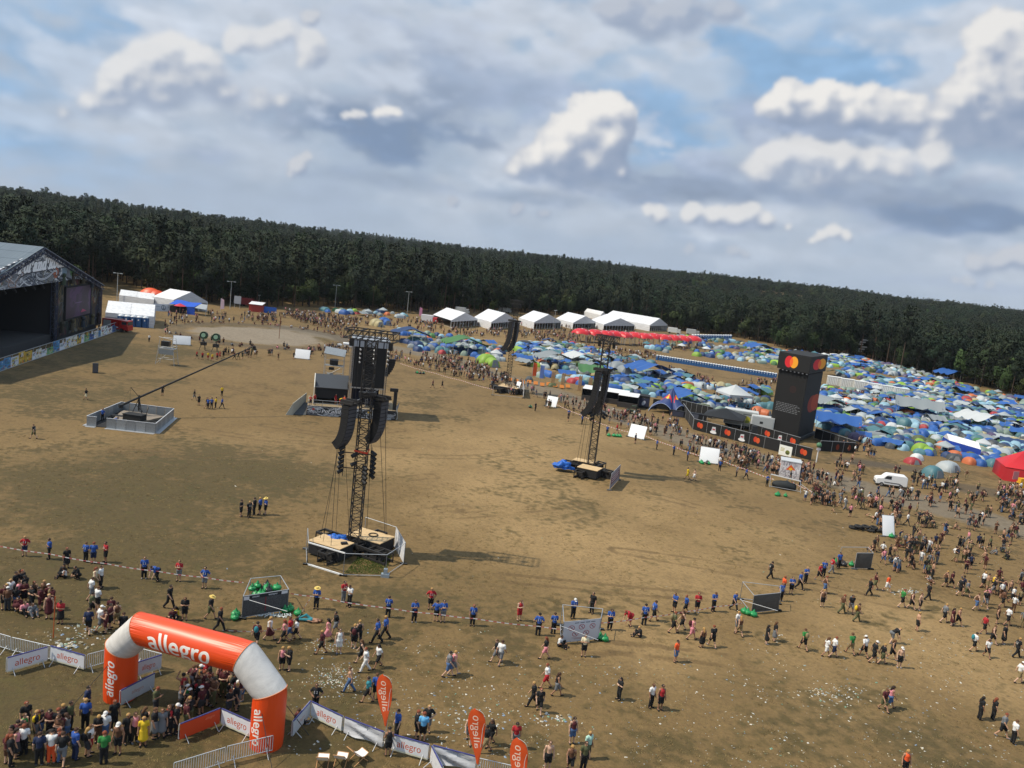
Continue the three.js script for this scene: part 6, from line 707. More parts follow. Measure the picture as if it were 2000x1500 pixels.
  ['nearest the advertising tower', 'second from the advertising tower', 'third from the advertising tower', 'third from the right end', 'second from the right end', 'at the right end'].forEach((w, i) => { const p = G(1628 + i * 26, 752 + i * 4.6), o = i ? copyOf(wb, p, -0.25) : wb; o.position.copy(p); o.rotation.y = -0.25; o.userData.label = 'white wash cabin of the camp row, ' + w; o.userData.group = 'row of white wash cabins'; });
  const ta = thing('tall_camp_mast', 'tall thin mast hung with sheets in the far camp', 'mast', G(1678, 700)); part('mast', beam(V(0, 0, 0), V(0, 16, 0), 0.12, 5, 0.05), hex('#8a8d8e', 0.6), ta); part('sheet', merge(Array.from({ length: 6 }, (_, i) => quadSheet(V(-2.2 + (i % 3), 3 + i * 1.1, 0), V(0.8 + (i % 3), 3.1 + i * 1.1, 0), V(0.6 + (i % 3), 3.8 + i * 1.1, 0.4), V(-2 + (i % 3), 3.7 + i * 1.1, 0.3), 2, 1, 0.05))), hex('#aeb3b2', 0.7), ta);
}
// ================================================================ the near end of the field: arch, barriers, flags, pens, tape, litter
lap('camp');
function wordTex(w, h, bg, fg, word, size, x, y, o = {}) { return canvasTex(w, h, (g) => { g.fillStyle = bg; g.fillRect(0, 0, w, h); if (o.under) o.under(g); g.save(); g.translate(x, y); if (o.mirror) g.scale(-1, 1); if (o.turn) g.rotate(o.turn); g.font = `${size}px sans-serif`; g.textAlign = 'center'; g.textBaseline = 'middle'; g.fillStyle = fg; g.strokeStyle = fg; g.lineJoin = 'round'; g.lineWidth = size * (o.bold ?? 0.045); g.strokeText(word, 0, 0); g.fillText(word, 0, 0); g.restore(); }); }
{
  const L = G(234, 1361), R = G(520, 1453), u = R.clone().sub(L), W = u.length(); u.normalize(); const nrm = V(-u.z, 0, u.x), r = 0.92;
  const arch = thing('inflatable_arch', 'big inflatable orange arch with white corners and white lettering over the queue', 'arch', L);
  const at = (s, y) => u.clone().multiplyScalar(s).setY(y), P = [at(0, 0), at(0, 3.15), at(1.35, 4.62), at(W - 1.75, 4.72), at(W, 3.15), at(W, 0)], D = P.slice(1).map((p, i) => p.clone().sub(P[i]).normalize());
  const side = (d) => nrm.clone().cross(d).multiplyScalar(-1); // outward, in the arch's plane
  const ring = (i) => { const a = D[Math.max(0, i - 1)], b = D[Math.min(4, i)], m = a.clone().add(b).normalize(), e = side(m).normalize(), k = 1 / Math.max(0.5, m.dot(a)); return [P[i], e.multiplyScalar(k)]; };
  const seg = (i, mat, name) => { const NA = 36, NL = 8, pos = [], uv = [], idx = [], [p0, e0] = ring(i), [p1, e1] = ring(i + 1);
    for (let j = 0; j <= NL; j++) for (let k = 0; k <= NA; k++) { const t = j / NL, f = (k / NA - 0.5) * 6.28319, e = e0.clone().lerp(e1, t), puff = r * (1 - 0.035 * Math.pow(Math.abs(2 * t - 1), 8)); const p = p0.clone().lerp(p1, t).addScaledVector(nrm, Math.cos(f) * puff).addScaledVector(e, Math.sin(f) * puff); pos.push(p.x, p.y, p.z); uv.push(t, 1 - k / NA); }
    for (let j = 0; j < NL; j++) for (let k = 0; k < NA; k++) { const a = j * (NA + 1) + k, b = a + NA + 1; idx.push(a, a + 1, b, b, a + 1, b + 1); }
    const g = new THREE.BufferGeometry(); g.setIndex(idx); g.setAttribute('position', new THREE.Float32BufferAttribute(pos, 3)); g.setAttribute('uv', new THREE.Float32BufferAttribute(uv, 2)); g.computeVertexNormals(); return part(name, flat(g), mat, arch); };
  const pk = (() => { const N = 256, d = new Uint8Array(N * N * 4); for (let y = 0; y < N; y++) for (let x = 0; x < N; x++) { const t = x / N, a = (y / N) * 6.2832, e = Math.min(t, 1 - t), k = Math.exp(-e * 9), w = noise.noise(Math.cos(a) * 9, Math.sin(a) * 9, t * 2) + 0.6 * noise.noise(Math.cos(a) * 22, Math.sin(a) * 22, t * 3), q = (y * N + x) * 4; d[q] = d[q + 1] = d[q + 2] = clamp(128 + 115 * w * k + 22 * noise.noise(Math.cos(a) * 2, Math.sin(a) * 2, t * 5), 0, 255); d[q + 3] = 255; } const tx = new THREE.DataTexture(d, N, N); tx.magFilter = THREE.LinearFilter; tx.wrapT = THREE.RepeatWrapping; tx.needsUpdate = true; return tx; })();
  const OR = '#e4490f', WH = '#f4efe8', vinyl = (map) => new THREE.MeshPhysicalMaterial({ map, roughness: 0.42, clearcoat: 0.25, clearcoatRoughness: 0.4, bumpMap: pk, bumpScale: 0.09 });
  seg(0, vinyl(wordTex(512, 928, OR, WH, 'allegro', 118, 262, 470)), 'leg'); seg(1, hex('#d9d6d1', 0.45, { bumpMap: pk, bumpScale: 0.07, map: soilTex }), 'corner'); seg(2, vinyl(wordTex(1024, 840, OR, WH, 'allegro', 205, 480, 430)), 'beam'); seg(3, hex('#d9d6d1', 0.45, { bumpMap: pk, bumpScale: 0.07, map: soilTex }), 'corner'); seg(4, vinyl(wordTex(512, 928, OR, WH, 'allegro', 118, 275, 480)), 'leg');
  const seam = []; for (let i = 1; i <= 4; i++) { const [p, e] = ring(i), pts = []; for (let k = 0; k < 24; k++) { const f = (k / 24) * 6.28319; pts.push(p.clone().addScaledVector(nrm, Math.cos(f) * (r * 0.97)).addScaledVector(e, Math.sin(f) * r * 0.97)); } seam.push(new THREE.TubeGeometry(new THREE.CatmullRomCurve3(pts, true), 48, 0.025, 5, true)); } part('seam', merge(seam), hex('#d77b45', 0.6), arch);
  for (const s of [0, W]) part('ground_strap', merge([1, -1].map((k) => beam(at(s, 2.6).addScaledVector(nrm, k * 0.8), at(s + (s ? 1.6 : -1.6), 0).addScaledVector(nrm, k * 1.8), 0.02, 4))), hex('#3a3a3a', 0.8), arch);
}
// ---- crowd control barriers
const banTex = [0, 1, 2].map((k) => wordTex(512, 196, k === 2 ? '#c9ccd2' : '#dcdfe3', '#c4502c', 'allegro', k === 2 ? 88 : 106, 256, 100, { bold: 0.02, under: (g) => { g.fillStyle = '#e3e2c9'; g.fillRect(0, 178, 512, 18); } }));
const banMat = banTex.map((t) => new THREE.MeshStandardMaterial({ map: t, roughness: 0.6 })), banPlain = hex('#d4d6da', 0.6, { map: soilTex }), banGrey = new THREE.MeshStandardMaterial({ roughness: 0.7, map: wordTex(512, 196, '#b9bfc4', '#b08478', 'allegro', 60, 250, 100, { bold: 0 }) }), banOrange = new THREE.MeshStandardMaterial({ roughness: 0.6, map: wordTex(512, 196, '#c9481f', '#d98a66', 'allegro', 40, 380, 60, { bold: 0 }) });
const barrierGrey = hex('#c2c7cb', 0.5, { metalness: 0.15 });
function barrier(label, p, q, ban, cloth = 0) {
  const a = V(0, 0, 0), b = q.clone().sub(p), l = b.length(), d = b.clone().normalize(), t = thing('crowd_barrier', label, 'barrier', p), Y = (v, y) => v.clone().setY(y), out = V(-d.z, 0, d.x), k = 0.06;
  part('frame', merge([beam(Y(a, 0.2), Y(a, 1.05), 0.022), beam(Y(b, 0.2), Y(b, 1.05), 0.022), beam(Y(a, 1.08), Y(b, 1.08), 0.024), beam(Y(a, 0.22), Y(b, 0.22), 0.022)]), barrierGrey, t);
  const n = Math.round(l / 0.125), bars = []; for (let i = 1; i < n; i++) { const c = d.clone().multiplyScalar((l * i) / n); bars.push(beam(Y(c, 0.22), Y(c, 1.07), 0.019, 4)); } stuffPart('bars', merge(bars), barrierGrey, t);
  for (const s of [0.14, 0.86]) { const c = b.clone().multiplyScalar(s); part('foot', merge([beam(Y(c, 0.42), Y(c.clone().addScaledVector(out, 0.5), 0.01), 0.024, 5), beam(Y(c, 0.42), Y(c.clone().addScaledVector(out, -0.35), 0.01), 0.024, 5)]), M.galv, t); }
  if (ban) { const o = out.clone().multiplyScalar(out.z > 0 ? k : -k), A = a.clone().add(o).addScaledVector(d, 0.03), B = b.clone().add(o).addScaledVector(d, -0.03), flip = out.z < 0; const s = quadSheet(Y(A, 0.17), Y(B, 0.17), Y(B, 1.1), Y(A, 1.1), 12, 6, 0.02, (u, v) => 0.012 * Math.sin(u * 25 + v * 4) + cloth * 0.13 * Math.sin(Math.PI * u) * Math.sin(u * 7 + v * 9) * (v > 0.9 ? 0.3 : 1)); part('banner', s, ban, t); part('banner_hem', bar(Y(A, 1.115), Y(B, 1.115), 0.07, 0.05), hex('#3c3f78', 0.7), t); }
  return t;
}
{
  const b = (label, x0, y0, x1, y1, m, c) => barrier(label, G(x0, y0), G(x1, y1), m, c);
  b('bare steel barrier at the left edge beyond the first white banner', -24, 1262, 20, 1275); b('bare steel barrier between the left edge and the two left white banners', 23, 1276, 97, 1293);
  b('white lettered barrier banner leftmost of all, angled across the grass', 12, 1318, 92, 1295, banMat[0]); b('white lettered barrier banner left of the arch leg, with torn tape', 99, 1293, 166, 1312, banMat[1]); b('bare steel barrier touching the left leg of the arch', 170, 1310, 210, 1299);
  b('bare steel barrier seen through the arch beside its left leg', 268, 1296, 314, 1308); b('white lettered barrier banner seen through the arch behind the left leg', 262, 1327, 314, 1310, banMat[2]); b('grey barrier banner leaning in front of the left arch leg', 233, 1383, 300, 1347, banGrey);
  b('orange barrier banner along the queue under the arch', 348, 1450, 428, 1417, banOrange); b('white lettered barrier banner meeting the right arch leg', 432, 1418, 494, 1446, banMat[1]); b('bare steel barrier in front of the right arch leg', 442, 1494, 531, 1472); b('bare steel barrier at the bottom edge left of the right arch leg', 338, 1528, 438, 1496);
  b('grey barrier banner edge-on right of the arch, beside the sitting person', 568, 1444, 603, 1402, banGrey); b('white lettered barrier banner in front of the man in a printed black shirt', 607, 1403, 668, 1433, banMat[0]); b('crumpled white barrier sheet left of the first orange flag', 671, 1434, 748, 1464, banPlain, 1); b('white lettered barrier banner right of the first orange flag', 759, 1467, 836, 1489, banMat[0]); b('crumpled white barrier sheet left of the second orange flag', 842, 1490, 928, 1513, banPlain, 1); b('narrow white barrier sheet turned away between two banners', 841, 1492, 862, 1535, banPlain); b('bare steel barrier at the bottom edge between two orange flags', 932, 1516, 1010, 1534);
}
// ---- feather flags
{
  const tex = wordTex(256, 768, '#d9541f', '#f1d9c4', 'allegro', 150, 118, 320, { turn: -Math.PI / 2, mirror: true, bold: 0.01 });
  const flagAt = (label, x, y, s, turn) => { const t = thing('feather_flag', label, 'flag', G(x, y), turn); part('pole', merge([beam(V(0, 0, 0), V(0, 3.1, 0), 0.028, 6, 0.018), tubePath([V(0, 3.1, 0), V(0.07, 3.6, 0), V(-0.08, 3.98, 0), V(-0.5, 4.12, 0)], 0.014, 5, 12), beam(V(-0.3, 0.02, 0), V(0.3, 0.02, 0), 0.03, 5), beam(V(0, 0.02, -0.3), V(0, 0.02, 0.3), 0.03, 5)]), hex('#c9c3ba', 0.5), t);
    const NU = 8, NV = 18, pos = [], uv = [], idx = []; const wd = (v) => 0.98 * (0.1 + 0.9 * smoothstep(v, -0.12, 0.78)) * Math.sqrt(Math.max(0.02, 1 - Math.pow(Math.max(0, (v - 0.76) / 0.25), 2.6))); for (let side = 0; side < 2; side++) for (let j = 0; j <= NV; j++) for (let i = 0; i <= NU; i++) { const v = j / NV, q = i / NU, w = wd(v); pos.push(0.06 * Math.sin(v * 2.6) + (q - 1) * w + 0.06 * w + (v > 0.8 ? -0.5 * (0.98 - w) : 0), 1.05 + v * 3.05, 0.07 * Math.sin(v * 5 + q * 2) + 0.05 * q * Math.sin(v * 9) + (side ? -0.012 : 0.012)); uv.push(q, v); }
    const n = (NU + 1) * (NV + 1); for (let j = 0; j < NV; j++) for (let i = 0; i < NU; i++) { const a = j * (NU + 1) + i, c = a + NU + 1; idx.push(a, a + 1, c, c, a + 1, c + 1, n + a, n + c, n + a + 1, n + c, n + c + 1, n + a + 1); }
    const g = new THREE.BufferGeometry(); g.setIndex(idx); g.setAttribute('position', new THREE.Float32BufferAttribute(pos, 3)); g.setAttribute('uv', new THREE.Float32BufferAttribute(uv, 2)); g.computeVertexNormals(); part('flag_cloth', flat(g), new THREE.MeshStandardMaterial({ map: tex, roughness: 0.65 }), t); t.scale.setScalar(s); return t; };
  flagAt('tall orange feather flag rising behind the crumpled barrier sheet', 752, 1450, 0.98, -0.25); flagAt('tall orange feather flag at the end of the barrier row', 931, 1526, 1.0, -0.2); flagAt('tall orange feather flag cut by the bottom edge of the photo', 1012, 1592, 1.0, -0.35);
}
// ---- deckchairs
[[629, 1500, 0.1, 'white deckchair nearest the arch'], [664, 1497, -0.05, 'white deckchair in the middle of the three'], [696, 1488, -0.75, 'white deckchair turned towards the barrier banners']].forEach(([x, y, a, l]) => { const t = thing('deckchair', l, 'deckchair', G(x, y), a + Math.PI); part('wooden_frame', merge([[-0.3, 0.3].map((s) => [beam(V(s, 0, 0.55), V(s, 0.95, -0.5), 0.025), beam(V(s, 0, -0.35), V(s, 0.5, 0.55), 0.025)])].flat(2).concat([beam(V(-0.3, 0.95, -0.5), V(0.3, 0.95, -0.5), 0.025), beam(V(-0.3, 0.5, 0.55), V(0.3, 0.5, 0.55), 0.025)])), hex('#b98a5c', 0.7), t); part('canvas_seat', quadSheet(V(-0.29, 0.5, 0.55), V(0.29, 0.5, 0.55), V(0.29, 0.95, -0.5), V(-0.29, 0.95, -0.5), 4, 8, 0.02, (u, v) => -0.26 * Math.sin(Math.PI * Math.pow(v, 0.7))), hex('#e3e2df', 0.8), t); });
// ---- site fences round the tower feet and the rubbish pens
{
  const meshTex = canvasTex(256, 128, (g, w, h) => { g.fillStyle = '#4c4e50'; g.fillRect(0, 0, w, h); speckle(g, w, h, 2200, 3, ['#3c3e40', '#5a5c5e', '#46484a'], 3); g.fillStyle = '#2a2c2e'; g.fillRect(0, 0, w, 20); g.fillStyle = '#d6d8da'; g.fillRect(4, 3, 30, 22); g.fillRect(214, 2, 36, 18); g.font = 'bold 13px sans-serif'; g.fillText('ZAKAZ', 50, 15); g.fillText('WSTĘPU', 140, 15); g.fillStyle = '#7c2e34'; g.fillRect(122, 20, 6, 90); }), meshMat = new THREE.MeshStandardMaterial({ map: meshTex, roughness: 0.9 }), plainMesh = hex('#57544f', 0.95, { map: soilTex });
  const rules = canvasTex(512, 320, (g, w, h) => { g.fillStyle = '#c3c5cc'; g.fillRect(0, 0, w, h); g.fillStyle = '#5a5f6c'; for (let i = 0; i < 4; i++) g.fillRect(150 + i * 75, 20, 60, 12); g.lineWidth = 8; for (const [x, y] of [[110, 100], [250, 92], [400, 96], [170, 200], [320, 196]]) { g.strokeStyle = '#2b2d33'; g.lineWidth = 7; g.beginPath(); g.moveTo(x - 12, y - 14); g.lineTo(x + 10, y + 16); g.moveTo(x + 10, y - 18); g.lineTo(x - 4, y + 6); g.stroke(); g.strokeStyle = '#9a3b48'; g.lineWidth = 8; g.beginPath(); g.arc(x, y, 38, 0, 7); g.stroke(); g.beginPath(); g.moveTo(x - 27, y - 27); g.lineTo(x + 27, y + 27); g.stroke(); } g.fillStyle = '#8a5a64'; g.fillRect(130, 262, 240, 7); g.fillRect(160, 280, 170, 7); });
  const f = (label, list, h) => { const o = G(list[0][0], list[0][1]), t = thing('site_fence', label, 'fence', o); for (let i = 1; i < list.length; i++) { const [x0, y0] = list[i - 1], [x1, y1, m, sag] = list[i]; fencePanel(t, G(x0, y0).sub(o), G(x1, y1).sub(o), h, m === 0 || !m ? null : m, 'mesh_banner', sag ?? 0.1); } return t; };
  f('steel site fence round the foot of the near sound tower', [[598, 1073], [599, 1103], [670, 1125], [752, 1127], [788, 1102, 0], [770, 1069, M.pvc, 0.1], [711, 1049]], 2); { const t = scene.children[scene.children.length - 1], o = G(598, 1073), A = G(599, 1103).sub(o), B = G(670, 1125).sub(o); part('bright_rail', merge([bar(A.clone().setY(2.03), B.clone().setY(2.03), 0.09, 0.1), bar(A.clone().setY(0.08), B.clone().setY(0.08), 0.12, 0.12)]), M.whitePaint, t); part('fence_block', merge([boxg(0.7, 0.3, 0.4, G(752, 1127).sub(o).x, 0.15, G(752, 1127).sub(o).z), boxg(0.3, 0.5, 0.3, G(752, 1127).sub(o).x, 0.5, G(752, 1127).sub(o).z)]), hex('#8e9aa3', 0.7), t); }
  const sgn = canvasTex(128, 192, (g, w, h) => { g.fillStyle = '#8d8489'; g.fillRect(0, 0, w, h); g.fillStyle = '#6d3f49'; g.fillRect(6, 50, 116, 90); g.fillStyle = '#d9d3d4'; g.font = 'bold 22px sans-serif'; for (let i = 0; i < 3; i++) g.fillRect(16, 60 + i * 26, 90, 8); }); f('low fence with a maroon sign at the foot of the middle sound tower', [[1190, 958], [1208, 938, new THREE.MeshStandardMaterial({ map: sgn, roughness: 0.8 }), 0.05]], 2.2);
  f('grey mesh fence with notices round the pen of green bags', [[472, 1209], [561, 1194, meshMat, 0.12], [545, 1166], [487, 1172], [472, 1209]], 1.75); f('sheet fence printed with five prohibition signs on the tape line', [[1096, 1258], [1168, 1250, new THREE.MeshStandardMaterial({ map: rules, roughness: 0.75 }), 0.1], [1172, 1230], [1094, 1222], [1096, 1258]], 1.75); f('grey mesh fence pen with green bags on the right of the tape line', [[1467, 1199], [1519, 1193, plainMesh, 0.15], [1519, 1180], [1445, 1171], [1467, 1199]], 1.7); f('grey mesh fence pen in the crowd right of the tape line', [[1668, 1112], [1700, 1112, plainMesh, 0.15], [1690, 1100], [1638, 1100]], 1.8); f('low fence with white boxes before the foot of the distant sound tower', [[962, 772], [1022, 778], [1020, 760, M.pvcGrey, 0.05]], 2);
  const heap = (label, x, y, w, n, seed) => { const R = rng(seed), t = bags(label, x, y, n, 0.75, seed); t.children.forEach((m, i) => m.position.set((R() - 0.5) * w, 0.25 + 0.34 * (i % 4), (R() - 0.5) * 1.1)); return t; };
  heap('heap of green rubbish bags inside the notice fence pen', 517, 1178, 2.2, 30, 21); bags('green rubbish bags at the left corner of the notice pen', 464, 1207, 2, 1, 22); bags('green rubbish bags at the right corner of the notice pen', 570, 1197, 3, 1, 23); bags('green rubbish bag at the right corner of the prohibition sheet', 1172, 1253, 2, 1, 24); bags('green bags at the left corner of the right mesh pen', 1462, 1202, 3, 1, 25); bags('dark rubbish bags behind the prohibition sheet', 1120, 1240, 6, 0.2, 26); bags('pale bags in the crowd pen', 1652, 1106, 5, 0.4, 27);
  const bt = thing('rubbish_bottles', 'loose pile of empty bottles before the notice pen', 'bottles', G(530, 1202)); const R = rng(31), bg = []; for (let i = 0; i < 60; i++) bg.push(beam(V(-1.4 + R() * 2.8, 0.06, R() * 0.4), V(-1.4 + R() * 2.8, 0.1, R() * 0.4), 0.035, 4)); const small = bg.map((g, i) => new THREE.CylinderGeometry(0.035, 0.035, 0.24, 5).rotateZ(1.3 + R()).rotateY(R() * 6).translate(-1.4 + R() * 2.8, 0.05 + R() * 0.1, R() * 0.4 - R() * 0.2)); const m = part('bottle', merge(small), hex('#cfd6d4', 0.3), bt); m.userData.kind = 'stuff'; bt.rotation.y = 0.15; bt.userData.kind = 'stuff';
}
// ---- red and white tape
{
  const tt = canvasTex(64, 8, (g) => { g.fillStyle = '#ece8e4'; g.fillRect(0, 0, 64, 8); g.fillStyle = '#c9686a'; g.fillRect(0, 0, 28, 8); }, true);
  const tape = (label, pts, h = 1.02, sagK = 0.12) => { const P = pts.map(([x, y, hh]) => G(x, y).setY(hh ?? h)), pos = [], uv = [], idx = []; let len = 0; for (let i = 1; i < P.length; i++) { const n = 10, a = P[i - 1], b = P[i], d = b.clone().sub(a), l = d.length(), nr = V(-d.z, 0, d.x).normalize(); for (let k = 0; k <= n; k++) { const t = k / n, c = a.clone().lerp(b, t); c.y -= sagK * Math.sin(Math.PI * t) * Math.min(1, l / 8); for (const [dy, dz] of [[-0.035, 0.003], [0.035, 0.003], [-0.035, -0.003], [0.035, -0.003]]) { pos.push(c.x + nr.x * dz, c.y + dy, c.z + nr.z * dz); uv.push((len + l * t) / 0.6, dy > 0 ? 1 : 0); } if (k) { const q = pos.length / 3 - 8; idx.push(q, q + 4, q + 1, q + 1, q + 4, q + 5, q + 2, q + 3, q + 6, q + 3, q + 7, q + 6); } } len += l; }
    const g = new THREE.BufferGeometry(); g.setIndex(idx); g.setAttribute('position', new THREE.Float32BufferAttribute(pos, 3)); g.setAttribute('uv', new THREE.Float32BufferAttribute(uv, 2)); g.computeVertexNormals(); tag(part('barrier_tape', flat(g), new THREE.MeshStandardMaterial({ map: tt, roughness: 0.5 })), label, 'tape', 'red and white barrier tapes'); };
  tape('red and white tape from the left edge to the notice pen', [[-40, 1082], [97, 1106], [207, 1125], [307, 1140], [399, 1152], [474, 1162]]); tape('red and white tape from the notice pen to the prohibition sheet', [[566, 1184], [617, 1190], [760, 1213], [851, 1224], [925, 1233], [1050, 1248], [1094, 1254]]); tape('red and white tape hanging down to the grass beside the notice pen', [[608, 1188, 1.0], [597, 1197, 0.7], [585, 1210, 0.3], [560, 1222, 0.1], [548, 1229, 0.03]]); tape('red and white tape lying on the grass behind the arch', [[548, 1229, 0.04], [500, 1235, 0.05], [435, 1232, 0.04]]); tape('red and white tape from the prohibition sheet to the right mesh pen', [[1170, 1241], [1257, 1229], [1338, 1217], [1392, 1207], [1445, 1200]]);
  tape('far red and white tape between the first and second white boards', [[1086, 800], [1136, 822], [1186, 843], [1226, 855]]); tape('far red and white tape between the second and third white boards', [[1258, 862], [1315, 884], [1366, 903]]); tape('far red and white tape from the third white board to the collapsed frame', [[1404, 910], [1456, 930], [1510, 950]]); tape('far red and white tape left of the distant sound tower', [[780, 718], [850, 738], [900, 752], [962, 770]]); tag(part('string_line', beam(G(1094, 1222, 3.0), G(1168, 1250, 1.9), 0.022, 4), M.whitePaint), 'white string strung over the top of the prohibition sheet pen', 'string'); tag(part('string_line', beam(G(487, 1172, 2.2), G(561, 1194, 1.8), 0.022, 4), M.whitePaint), 'white string strung over the pen of green bags', 'string'); tag(part('string_line', beam(G(1445, 1171, 2.1), G(1519, 1193, 1.75), 0.022, 4), M.whitePaint), 'white string strung over the right mesh pen', 'string'); tape('red and white tape beside the collapsed frame', [[1545, 955], [1580, 972], [1600, 985]]);
  const po = thing('orange_pole', 'thin orange pole standing in the left crowd', 'pole', G(104, 1246)); part('pole', beam(V(0, 0, 0), V(0.05, 2.9, 0), 0.03, 6), hex('#b5521f', 0.7), po);
}
// ---- litter
{
  const R = rng(404), mk = (seed) => { const r = rng(seed), pos = []; const P = [[-1, 0, -0.6], [1, 0.1, -0.7], [0.9, 0.15, 0.6], [-0.8, 0.05, 0.7], [0.1, 0.55, 0.05]].map((p) => p.map((x) => x + (r() - 0.5) * 0.4)); for (const [a, b, c] of [[0, 4, 1], [1, 4, 2], [2, 4, 3], [3, 4, 0]]) pos.push(...P[a], ...P[b], ...P[c]); const g = new THREE.BufferGeometry(); g.setAttribute('position', new THREE.Float32BufferAttribute(pos, 3)); g.computeVertexNormals(); return flat(g); };
  const spots = []; const pal = ['#cfcabd', '#bfc0bb', '#a9aca6', '#8d968d', '#b3a587', '#6f9079', '#7d91a6', '#c0b9a6', '#8f8670', '#7a7468'].map((c) => new THREE.Color(c)); const add = (p, s) => spots.push([p, s]);
  const gauss = (x, y, rx, ry, n, s) => { for (let i = 0; i < n; i++) { const a = R() * 6.283, q = Math.sqrt(-2 * Math.log(1 - R() * 0.95)) * 0.55; add(G(x + Math.cos(a) * q * rx, y + Math.sin(a) * q * ry), s * (0.5 + R() * 0.8)); } };
  const spread = (x0, y0, x1, y1, n, s) => { for (let i = 0; i < n; i++) { const x = x0 + R() * (x1 - x0), y = y0 + R() * (y1 - y0), g = G(x, y); if (n2(g.x / 3.5, g.z / 3.5, 6.1) < -0.12) continue; add(g, s * (0.35 + R() * R() * 1.1)); } };
  gauss(655, 1326, 48, 30, 230, 0.055); gauss(645, 1262, 55, 12, 90, 0.055); gauss(135, 1262, 30, 9, 40, 0.14); gauss(1630, 1355, 60, 22, 110, 0.075); gauss(1770, 1155, 30, 6, 60, 0.09); gauss(1080, 1405, 40, 12, 40, 0.1); gauss(170, 1230, 50, 14, 40, 0.09); gauss(900, 1420, 90, 60, 160, 0.08); gauss(1250, 1185, 60, 8, 0, 0.08);
  spread(560, 1230, 1020, 1480, 620, 0.075); spread(1000, 1280, 1500, 1510, 480, 0.075); spread(1450, 1240, 2010, 1510, 900, 0.08); spread(0, 1210, 240, 1260, 90, 0.09); spread(1500, 1000, 2000, 1240, 120, 0.09); spread(400, 1000, 1500, 1220, 60, 0.09); spread(300, 830, 1500, 1000, 25, 0.12);
  const geos = [1, 2, 3].map(mk), mt = new THREE.MeshStandardMaterial({ roughness: 0.6, side: THREE.DoubleSide }), grp = new THREE.Group(); grp.name = 'litter'; scene.add(grp); tag(grp, 'scattered white cups, plates and paper trodden into the ground', 'litter', null, 'stuff'); const m4 = new THREE.Matrix4(), e = new THREE.Euler(), q = new THREE.Quaternion();
  geos.forEach((g, k) => { const L = spots.filter((_, i) => i % 3 === k), im = shade(new THREE.InstancedMesh(g, mt, L.length)); im.name = 'scraps'; im.userData.kind = 'stuff'; L.forEach(([p, s], i) => { im.setMatrixAt(i, m4.compose(p.clone().setY(0.012), q.setFromEuler(e.set((R() - 0.5) * 0.5, R() * 6.283, (R() - 0.5) * 0.5)), V(s, s * 0.8, s * (0.6 + R() * 0.6)))); im.setColorAt(i, pal[Math.floor(R() * pal.length)]); }); grp.add(im); });
  // loose tufts of dry grass that roughen the near ground
  const tp = []; const r2 = rng(55); for (let i = 0; i < 9; i++) { const a = r2() * 6.283, d = r2() * 0.14, h = 0.015 + r2() * 0.035, x = Math.cos(a) * d, z = Math.sin(a) * d; tp.push(x - 0.02, 0, z, x + 0.02, 0, z + 0.012, x + (r2() - 0.5) * 0.12, h, z + (r2() - 0.5) * 0.12); }
  const tg = new THREE.BufferGeometry(); tg.setAttribute('position', new THREE.Float32BufferAttribute(tp, 3)); tg.computeVertexNormals(); const T = []; for (let i = 0; i < 40000 && T.length < 22000; i++) { const z = -36 - R() * 62, x = (R() - 0.5) * 2 * (Math.abs(z) * 0.72 + 8), q2 = { }; const k = n2(x / 6, z / 6, 3.1) + 0.6 * n2(x / 1.6, z / 1.6, 8.3) + (x < 0 ? 0.12 : -0.08); if (k + R() * 0.5 < 0.22) continue; T.push([x, z, k]); }
  const im = shade(new THREE.InstancedMesh(flat(tg), new THREE.MeshStandardMaterial({ roughness: 1, side: THREE.DoubleSide }), T.length)); T.forEach(([x, z, k], i) => { const s = 0.7 + R() * 0.9; im.setMatrixAt(i, m4.compose(V(x, 0.004, z), q.setFromEuler(e.set(0, R() * 6.283, 0)), V(s, s, s))); const v = 0.7 + R() * 0.6; im.setColorAt(i, new THREE.Color().setRGB(0.19 * v, (0.13 + 0.012 * R()) * v, 0.055 * v)); }); im.name = 'dry_grass'; scene.add(im); tag(im, 'short dry grass tufts worn into the field', 'grass', null, 'stuff');
}
// ================================================================ people
lap('near end');
const SKIN = [[0.5, 0.29, 0.18], [0.42, 0.23, 0.14], [0.56, 0.35, 0.24], [0.33, 0.17, 0.1]].map((c) => new THREE.MeshStandardMaterial({ color: new THREE.Color().setRGB(...c), roughness: 0.6, vertexColors: true }));
const CLOTH = { red: '#a5242b', blue: '#2a5099', black: '#17181b', white: '#dcdcda', navy: '#1f2b4a', maroon: '#4e1d22', yellow: '#d7b524', orange: '#e0592a', teal: '#2f7f8a', 'light blue': '#5fa6d4', pink: '#d58a93', grey: '#6f7276', olive: '#55583a', green: '#2f7d3c', 'dark grey': '#34363a', cream: '#d9cfae', mint: '#a9cfc0', brown: '#5b3d2a', denim: '#4a6690', khaki: '#8a7a58', purple: '#4d3a66' };
const CM = Object.fromEntries(Object.entries(CLOTH).map(([k, c]) => [k, hex(c, 0.9)])), HAIR = ['#2a1c12', '#1a120c', '#5b3d22', '#a8824a', '#3d2616', '#7a3c22'].map((c) => hex(c, 0.8)), HATM = { straw: hex('#d9bd6a', 0.8), cap: hex('#d8d6d2', 0.8), dark: hex('#24262a', 0.8) };
